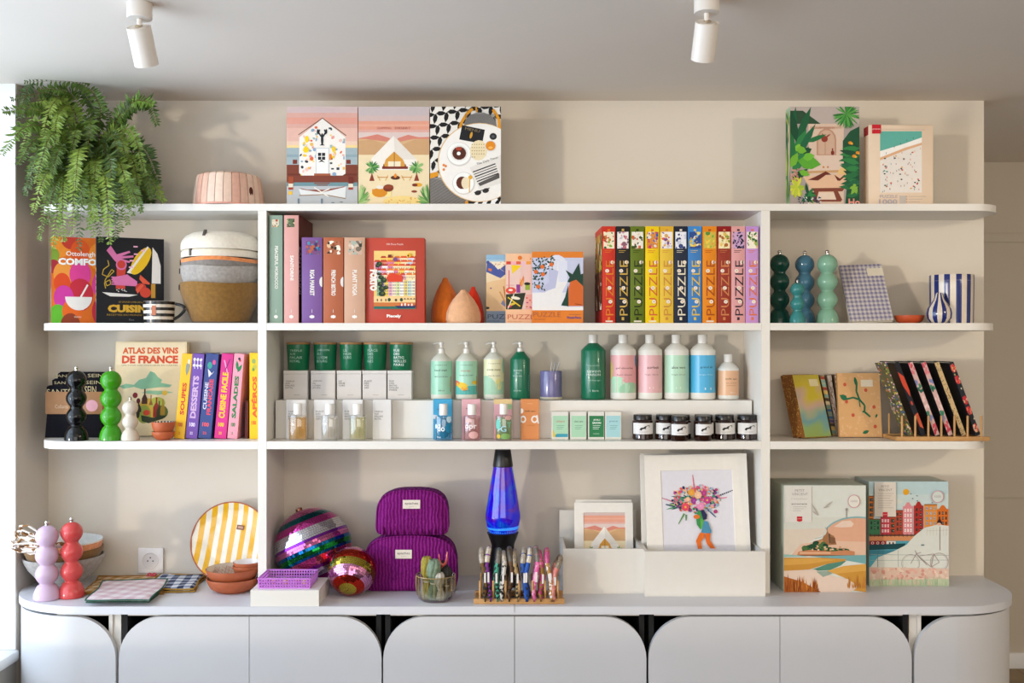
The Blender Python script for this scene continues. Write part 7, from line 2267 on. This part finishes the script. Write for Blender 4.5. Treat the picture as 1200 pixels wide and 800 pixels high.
# notebooks on the third shelf, left group
def pattern_spine(t, w, h, kind, face=None, seed=1):
    r = random.Random(seed)
    A = Art(0, 0, 10, 100)
    if kind == 'gold':
        A.bg('#8a5a2c')
        for i in range(60): A.ell(r.choice(['#c8944a', '#6a3a1c', '#d9ac5a', '#a8702c']), r.uniform(0, 10), r.uniform(0, 100), 1.4, .8, r.uniform(0, 90), 6)
    elif kind == 'patch':
        A.bg('#b89a6a')
        for i in range(16): A.poly(r.choice(['#3f6a8a', '#8a3a2c', '#c8a85a', '#4a3a2a', '#7a9a8a', '#d9c8a0', '#5a4a7a']), [(0, 6 * i), (10, 6 * i + 2), (10, 6 * i + 7), (0, 6 * i + 5)])
    elif kind == 'grey':
        A.bg('#b0a49a')
        for i in range(18): A.line(r.choice(['#4a3a30', '#8a5a3a', '#d9cbb8']), [(0, r.uniform(0, 100)), (10, r.uniform(0, 100))], .8)
        for i in range(14): A.ell('#5a4a3a', r.uniform(0, 10), r.uniform(0, 100), 1.2, 1.4, 0, 5)
    elif kind == 'tile':
        A.bg('#8a6f52')
        for i in range(12): A.poly('#d9ccb8', [(1, 8 * i + 1), (9, 8 * i + 2), (8, 8 * i + 6), (2, 8 * i + 5)])
    elif kind == 'meadow':
        A.bg('#5a5638')
        for i in range(80): A.ell(r.choice(['#c8b03a', '#8a9a4a', '#3f5a8a', '#d9caa0', '#b8603c', '#2f3a24', '#c89ab0']), r.uniform(0, 10), r.uniform(0, 100), 1.5, 1.2, r.uniform(0, 90), 6)
    elif kind == 'koi':
        A.bg('#1c1c24').poly('#c8452c', [(0, 12), (9, 20), (10, 40), (7, 48), (0, 30)]).poly('#cf5a3a', [(2, 72), (10, 70), (10, 92), (4, 88)]).ell('#c8452c', 5, 56, 2, 3)
    elif kind == 'bloom':
        A.bg('#cfa8a0')
        for (y, c) in ((4, '#c84a5a'), (12, '#d9707a'), (26, '#7a7fae'), (34, '#2f7a5a'), (38, '#1f5a44'), (50, '#e0bcb4'), (62, '#e3c4bc'), (70, '#2f7a5a'), (76, '#8a90b8'), (86, '#c84a5a'), (94, '#b83a4a')):
            for k in range(4): A.ell(c, r.uniform(1, 9), y + r.uniform(-3, 3), 2.2, 2.6, r.uniform(0, 90), 7)
    elif kind == 'cheetah':
        A.bg('#c8aa78')
        for i in range(60): A.ell(r.choice(['#3a2a18', '#5a3f20']), r.uniform(0, 10), r.uniform(0, 100), .9, .9, 0, 5)
    elif kind == 'night':
        A.bg('#1f2228')
        for y in (8, 24, 52, 66, 90):
            for k in range(6): A.ell(r.choice(['#c83a3c', '#d9604a', '#b82a34', '#e0a08a']), 5 + 3.4 * math.cos(k), y + 3.4 * math.sin(k), 2.6, 2.8, 0, 7)
        for i in range(16): A.ell(r.choice(['#c8b46a', '#e0d8b8', '#3a5a4a']), r.uniform(0, 10), r.uniform(0, 100), 1.2, 1.4, 0, 6)
    A.build(t, face or face_front(w, h), name='spine_print')
th = R(26)
wA, hA, tA = .118, .222, .019
base = Vector((PX(943.6, -.18), -.18, 0))
for k in range(3):
    lean = R(17)
    n = Vector((-math.sin(th), math.cos(th), 0)) * ((tA + .001) * k / math.cos(lean))
    t, w, h = book('notebook', ['yellow, green and blue watercolour notebook leaning back at the left of the lower right shelf', 'brown and gold patterned notebook directly behind the watercolour one', 'brown and gold patterned notebook, rearmost behind the watercolour one'][k],
                   0, 0, 0, 0, S3, tA, ['#b89a4a', '#8a5a2c', '#94662e'][k], cat=NB, w=wA, h=hA, rotz=th, lean=lean)
    t.location = (base.x + n.x, base.y + n.y, S3 + .0004 + tA * math.sin(lean))
    if k == 0:
        wm = bpy.data.materials.new('watercolour')
        wm.use_nodes = True
        nt = wm.node_tree
        tc = nt.nodes.new('ShaderNodeTexCoord')
        nz = nt.nodes.new('ShaderNodeTexNoise'); nz.inputs['Scale'].default_value = 9; nz.inputs['Detail'].default_value = 1.5
        sx = nt.nodes.new('ShaderNodeSeparateXYZ')
        nt.links.new(tc.outputs['Object'], nz.inputs['Vector']); nt.links.new(tc.outputs['Object'], sx.inputs[0])
        ma = nt.nodes.new('ShaderNodeMath'); ma.operation = 'MULTIPLY_ADD'; ma.inputs[1].default_value = 3.6; 
        nt.links.new(sx.outputs[2], ma.inputs[0]); nt.links.new(nz.outputs['Fac'], ma.inputs[2])
        mb_ = nt.nodes.new('ShaderNodeMath'); mb_.operation = 'MULTIPLY'; mb_.inputs[1].default_value = .72
        nt.links.new(ma.outputs[0], mb_.inputs[0])
        rp = nt.nodes.new('ShaderNodeValToRGB')
        e = rp.color_ramp.elements
        e[0].position = .28; e[0].color = lin('#8fa24a') + (1,)
        e[1].position = .95; e[1].color = lin('#c0ae3c') + (1,)
        for p_, c_ in ((.42, '#8aa868'), (.52, '#6a9aa0'), (.60, '#9aa888'), (.68, '#c4a290'), (.78, '#c9b42c')):
            x_ = e.new(p_); x_.color = lin(c_) + (1,)
        nt.links.new(mb_.outputs[0], rp.inputs['Fac']); nt.links.new(rp.outputs['Color'], nt.nodes['Principled BSDF'].inputs['Base Color'])
        MB().box(.0008, w - .0008, -.0003, 0, .0008, h - .0008).build('cover_print', wm, t, smooth=False)
        A = Art(0, 0, 100, 190)
        A.rect('#dcd0a4', 58, 14, 92, 36)
        A.build(t, face_front(w, h, -.0004), name='sticker')
    pattern_spine(t, tA, h, 'gold', face_left(tA, h), seed=k)
def lean_side(label, pxb, Y, ang, wd, h, depth, kind, color, z=S3, seed=1, name='notebook'):
    """notebook standing spine-out and leaning left by ang"""
    t = thing(name, label, NB, (PX(pxb, Y), Y, z + .0004), roll=-ang)
    m = mat(color, rough=.5, noise=.03)
    c = MB()
    c.box(-wd, -wd + .0022, 0, depth, 0, h, bev=.0005, seg=1).box(-.0022, 0, 0, depth, 0, h, bev=.0005, seg=1).box(-wd + .001, -.001, 0, .0022, 0, h, bev=.0005, seg=1)
    c.build('cover', m, t, ang=30)
    MB().box(-wd + .0022, -.0022, .0022, depth - .002, .003, h - .003).build('pages', PAGE, t, smooth=False)
    pattern_spine(t, wd, h, kind, lambda u, v, o: (-wd + u * wd, -o, v * h), seed)
    if kind == 'meadow': pattern_spine(t, wd, h, kind, lambda u, v, o: (-wd - o, (1 - u) * depth * .98, v * h), seed + 40)
    t.location.z = z + .0004 + wd * math.sin(ang)
    return t
lean_side('patchwork patterned notebook leaning between the watercolour and orange ones', 980.6, -.072, R(12), .014, .217, .066, 'patch', '#7a6a4a', seed=3)
lean_side('grey patterned notebook second from the orange one', 985.2, -.072, R(9), .014, .217, .066, 'grey', '#9a8a7a', seed=4)
lean_side('brown tile patterned notebook right behind the orange one', 989.4, -.072, R(6), .013, .217, .066, 'tile', '#6a5440', seed=5)
t, w, h = book('notebook', 'orange notebook with a green trailing plant and red dots', 984, 1033.8, 437.5, -.125, S3, .016, '#cf9e68', cat=NB, lean=R(7))
A = Art(385, 113, 595, 418)
A.bg('#d6a670')
for i in range(60): A.ell('#dcb080', rnd.uniform(385, 595), rnd.uniform(113, 418), 8, 5, rnd.uniform(0, 90), 7)
A.line('#1f6a48', [(470, 135), (480, 160), (476, 200), (490, 240), (515, 268), (512, 298), (540, 322)], 9).line('#1f6a48', [(490, 240), (460, 230), (425, 238)], 9).leaf('#1f6a48', 430, 240, 392, 218, 13).leaf('#1f6a48', 470, 132, 480, 180, 8)
A.leaf('#1f6a48', 498, 400, 532, 388, 8).leaf('#1f6a48', 575, 308, 565, 328, 5).leaf('#1f6a48', 515, 295, 500, 300, 5).line('#1f6a48', [(488, 245), (492, 275)], 5)
for x, y in ((420, 168), (523, 195), (455, 314), (560, 275), (562, 368), (425, 250)): A.ell('#c4553a', x, y, 8, 9)
A.rect('#e0d2b8', 500, 145, 560, 178)
A.build(t, face_front(w, h))

# rack of notebooks
Yr = -.25
xr0, xr1 = PX(1050.7, Yr), PX(1160.2, Yr)
pegs = [PX(p, Yr) for p in (1058, 1073.6, 1089, 1104.2, 1119.6, 1135, 1151)]
peg_rack('beech peg rack at the shelf end with slanting patterned notebooks', xr0, xr1, Yr, .13, S3, pegs, PL(24.5, Yr), hbase=.015, railw=.014)
nbs = [(1070, 'meadow', '#2f3020', 'meadow flower notebook, leftmost in the slanting rack'), (1085, 'koi', '#15141a', 'black notebook with orange fish shapes in the slanting rack'), (1101, 'bloom', '#17151a', 'pink blossom notebook, left one of the two alike in the rack'),
       (1116.5, 'bloom', '#17151a', 'pink blossom notebook, right one of the two alike in the rack'), (1132, 'cheetah', '#17151a', 'cream notebook with small brown specks in the slanting rack'), (1149, 'night', '#17151a', 'dark notebook with red roses, rightmost in the slanting rack')]
for k, (px, kd, c, lb) in enumerate(nbs):
    lean_side(lb, px, Yr + .018, R(20.5), .0155 if k else .019, .262, .155 if k else .055, kd, c, z=S3 + .0155, seed=10 + k)

# ------------------------------------------------------------------ two big boxes on the right of the counter
Y = -.243
t, w, h = carton('puzzle_box', 'large puzzle box with a castle island, left of the two on the counter', 918.5, 1014.6, 568.5, Y, CT, .185, '#a9b0a2', lidd=.97, bev=.001)
A = Art(15, 20, 612, 795)
A.bg('#d2d3c9')
A.rect('#cdccc0', 15, 250, 612, 345).poly('#d3c4b2', [(15, 340), (380, 330), (200, 430), (60, 520), (15, 540)])
A.ell('#7fa8a8', 548, 395, 250, 150, 0, 40).ell('#d6a284', 548, 403, 244, 146, 0, 40).rect('#d6a284', 300, 400, 612, 535)
A.poly('#d9b49a', [(140, 445), (300, 420), (612, 430), (612, 535), (60, 535)]).poly('#dfc4b0', [(380, 320), (440, 280), (500, 275), (525, 300), (510, 322), (430, 326)])
A.line('#a8aaa0', [(318, 320), (318, 400)], 5).line('#b8bab0', [(240, 408), (330, 385)], 8).poly('#c8c4b8', [(290, 400), (318, 330), (345, 400)])
A.poly('#9a6a44', [(225, 440), (232, 425), (262, 420), (296, 408), (306, 385), (318, 378), (332, 350), (346, 372), (380, 388), (400, 450), (270, 460)]).line('#8a7a6a', [(330, 325), (332, 355)], 5).poly('#b88a5c', [(240, 430), (300, 415), (300, 450), (240, 450)]).poly('#5a4638', [(340, 372), (352, 370), (356, 440), (345, 440)]).poly('#7a5438', [(355, 395), (388, 400), (392, 440), (358, 445)])
for i in range(80):
    x = rnd.uniform(160, 475)
    A.ell(rnd.choice(['#1f4a30', '#2a5a38', '#16382a', '#4a6a3a']), x, 498 - max(8, 72 - abs(x - 270) * .42) * rnd.random(), 19, 14, 0, 8)
for i in range(26): A.rect(rnd.choice(['#d9b08a', '#c88a5c', '#e8ccac', '#a86a44']), *(lambda x, y: (x, y, x + 14, y + 9))(rnd.uniform(200, 470), rnd.uniform(458, 500)))
A.poly('#c08058', [(120, 502), (200, 488), (360, 500), (470, 490), (530, 500), (530, 528), (110, 528)]).rect('#d9ac88', 130, 505, 355, 516).line('#4a3428', [(95, 529), (575, 529)], 5)
A.poly('#8fb4ac', [(15, 520), (100, 526), (200, 536), (15, 540)]).poly('#6fa0a0', [(200, 534), (612, 525), (612, 590), (470, 565), (300, 545)])
A.poly('#c08a38', [(15, 545), (300, 545), (470, 555), (440, 585), (330, 590), (200, 630), (15, 645)]).poly('#cf9c4a', [(15, 555), (250, 550), (400, 560), (200, 590), (15, 600)])
A.poly('#4f8270', [(330, 590), (470, 566), (430, 600), (350, 635), (250, 640), (220, 630), (280, 610)]).poly('#cf9c4a', [(330, 640), (450, 605), (612, 590), (612, 680), (480, 700)]).poly('#c08a38', [(400, 660), (612, 640), (612, 795), (500, 780), (560, 750)])
A.poly('#d9c2b0', [(15, 640), (240, 630), (330, 670), (480, 700), (560, 755), (500, 795), (280, 795), (15, 700)]).poly('#8fa090', [(250, 645), (330, 640), (370, 660), (300, 685)])
A.poly('#a85f22', [(15, 680), (150, 720), (280, 790), (280, 795), (15, 795)])
for i in range(60):
    x = rnd.uniform(18, 270)
    A.leaf(rnd.choice(['#8a4418', '#a85f22', '#c07a30', '#7a3a14']), x, 795, x + rnd.uniform(-10, 10), rnd.uniform(650, 745) + x * .12, 4)
for i in range(24):
    x = rnd.uniform(480, 610)
    A.leaf(rnd.choice(['#a86a2a', '#b87a34']), x, 770, x + rnd.uniform(-8, 8), rnd.uniform(670, 730), 4)
for (a, b, c, d) in ((222, 205, 268, 240), (268, 240, 215, 150), (310, 180, 372, 132), (300, 184, 345, 170)): A.leaf('#b0a69c', a, b, c, d, 6)
A.line('#8a8078', [(470, 250), (470, 185)], 6).ell('#9a9088', 470, 195, 9, 12)
A.rect('#d6d1c8', 22, 30, 215, 285)
A.text('#8f8a86', 'PETIT', 95, 48, 165, 66).text('#8f8a86', 'VINCENT', 72, 74, 188, 92).text('#b0aaa4', "l'atelier", 70, 110, 188, 122).text('#6a6460', 'MONT-SAINT-MICHEL', 70, 150, 185, 160, 0, .02)
for k in range(3): A.line('#a8a29c', [(80, 175 + 14 * k), (180 - 20 * k, 175 + 14 * k)], 3)
A.poly('#bf2028', [(108, 245), (148, 245), (148, 278), (128, 284), (108, 278)]).text('#e8d0cc', 'pieces', 112, 258, 144, 266)
A.ell('#c88a90', 524, 135, 45, 48, 0, 26).ell('#dcd8cc', 524, 135, 40, 43, 0, 26).text('#a8989c', '1000', 500, 126, 548, 142)
A.build(t, face_front(w, h))
Y = -.153
t, w, h = carton('puzzle_box', 'large puzzle box with canal houses and a bicycle, right of the two', 1018.2, 1111.2, 564, Y, CT, .145, '#a4ada6', lidd=.97, bev=.001)
A = Art(15, 28, 600, 775)
A.bg('#b6ccce').rect('#c4d2d0', 15, 120, 600, 220).ell('#cfd4cc', 330, 200, 60, 28).ell('#cfd4cc', 230, 170, 40, 16).ell('#e0a020', 289, 103, 23, 22, 0, 20)
houses = [(15, 50, 130, '#c8702c', None), (15, 100, 295, '#3f7a54', None), (100, 172, 280, '#b83a4a', None), (172, 208, 280, '#a84a2c', None), (208, 265, 232, '#a84430', None), (265, 340, 205, '#d98a90', 'g'), (345, 415, 200, '#a82a24', 'g'), (422, 515, 190, '#d98a3a', None), (515, 600, 225, '#cf6a24', 'g')]
for (x0, x1, y0, c, g) in houses:
    A.rect(c, x0, y0, x1, 415)
    if g: A.poly(c, [(x0, y0 + 20), ((x0 + x1) / 2 - 8, y0 - 28), ((x0 + x1) / 2 + 8, y0 - 28), (x1, y0 + 20)])
    else: A.rect('#7a3020', x0, y0, x1, y0 + 6)
    nw = max(2, int((x1 - x0) / 24))
    for r_ in range(int((400 - y0) / 36)):
        for q in range(nw):
            xx = x0 + 6 + (x1 - x0 - 12) * (q + .5) / nw
            A.rect({'#d98a90': '#f0e0dc', '#a82a24': '#16382a', '#d98a3a': '#8fa0b0', '#3f7a54': '#1c4030', '#b83a4a': '#e8c0c4'}.get(c, '#2f3a34'), xx - 6, y0 + 18 + r_ * 36, xx + 6, y0 + 40 + r_ * 36)
            A.rect('#e8dcd0' if q % 2 else '#3a3a40', xx - 5, y0 + 28 + r_ * 36, xx + 5, y0 + 30 + r_ * 36)
A.rect('#5a3a30', 15, 408, 600, 416).rect('#cf8a5c', 15, 416, 600, 452).line('#3a2a28', [(15, 418), (440, 415)], 3)
for k in range(14): A.line('#3a2a28', [(25 + 30 * k, 400), (25 + 30 * k, 425)], 3)
A.rect('#4f98a8', 15, 452, 600, 640).rect('#3a7f90', 15, 520, 300, 560).poly('#4fa0b0', [(15, 560), (200, 540), (120, 640), (15, 640)])
A.rect('#8a1f28', 15, 452, 142, 485).rect('#d9d0c8', 142, 455, 210, 485).poly('#17454c', [(15, 480), (285, 470), (270, 498), (240, 510), (15, 518)])
for x in (40, 78, 116): A.ell('#e0c8c0', x, 468, 11, 10).ell('#8a1f28', x, 468, 6, 6)
for x in (160, 185): A.rect('#3a3034', x, 462, x + 12, 474)
A.poly('#d3d5cc', [(25, 640), (80, 570), (200, 525), (290, 480), (345, 420), (420, 360), (520, 335), (600, 345), (600, 775), (15, 775), (15, 640)])
A.line('#b8a8a0', [(440, 380), (600, 375)], 2)
for k in range(7): A.line('#c0a8a0', [(440 + 24 * k, 360), (440 + 24 * k, 415)], 2)
A.line('#8fa4a0', [(25, 550), (600, 556)], 3).line('#8fa4a0', [(25, 592), (600, 590)], 3).line('#5a7478', [(78, 520), (78, 640)], 4).line('#8f9a98', [(228, 520), (228, 640)], 3).line('#8f7f78', [(536, 350), (536, 520)], 7)
def ringa(cx, cy, r_, c, w_):
    pts = [(cx + r_ * math.cos(i * math.pi / 12), cy + r_ * math.sin(i * math.pi / 12)) for i in range(25)]
    A.line(c, pts, w_)
ringa(320, 615, 66, '#a09890', 3.5); ringa(320, 615, 58, '#b8aca4', 2)
ringa(530, 605, 66, '#a08c86', 3.5); ringa(530, 605, 58, '#b8a49c', 2)
A.line('#a08c86', [(320, 615), (360, 545), (470, 640), (530, 605), (490, 545), (385, 560)], 4).line('#a08c86', [(350, 520), (372, 560), (440, 625)], 4).line('#a08c86', [(360, 545), (395, 535)], 4).line('#a08c86', [(470, 640), (490, 545)], 4)
A.poly('#2a1c20', [(510, 330), (520, 305), (535, 292), (550, 320), (552, 332)]).ell('#d9a890', 528, 332, 16, 10).ell('#6a7f80', 408, 482, 14, 5)
A.poly('#d6b8a6', [(15, 640), (600, 650), (600, 735), (15, 735)])
for i in range(90): A.ell(rnd.choice(['#dba898', '#cf9484', '#d9bca8', '#e0c8b4']), rnd.uniform(20, 595), rnd.uniform(650, 735), rnd.uniform(8, 20), rnd.uniform(6, 14), rnd.uniform(0, 90), 8)
A.poly('#b4c0a0', [(15, 730), (600, 725), (600, 775), (15, 775)])
for i in range(70):
    x = rnd.uniform(20, 595)
    A.leaf(rnd.choice(['#9ab090', '#c0c8a4', '#a8b890', '#d6b8a6']), x, 775, x + rnd.uniform(-6, 6), rnd.uniform(690, 745), 3.5)
A.rect('#d9d0c4', 52, 30, 210, 278).text('#8a8480', 'PETIT', 100, 54, 160, 70).text('#8a8480', 'VINCENT', 80, 78, 182, 95)
for k in range(7): A.line('#aaa29a', [(78, 112 + 17 * k), (190 - 12 * (k % 3), 112 + 17 * k)], 3)
A.poly('#c8283c', [(112, 245), (148, 245), (148, 276), (130, 282), (112, 276)]).text('#e8d0cc', 'pieces', 116, 258, 144, 266)
A.ell('#c8909c', 516, 135, 45, 44, 0, 26).ell('#cdd4cc', 516, 135, 40, 39, 0, 26).text('#a8989c', '1000', 492, 126, 540, 142)
for x, y in ((312, 112), (358, 126), (326, 146), (360, 162), (470, 176)): A.leaf('#2a4a4c', x, y, x + 14, y + 5, 3)
A.build(t, face_front(w, h))
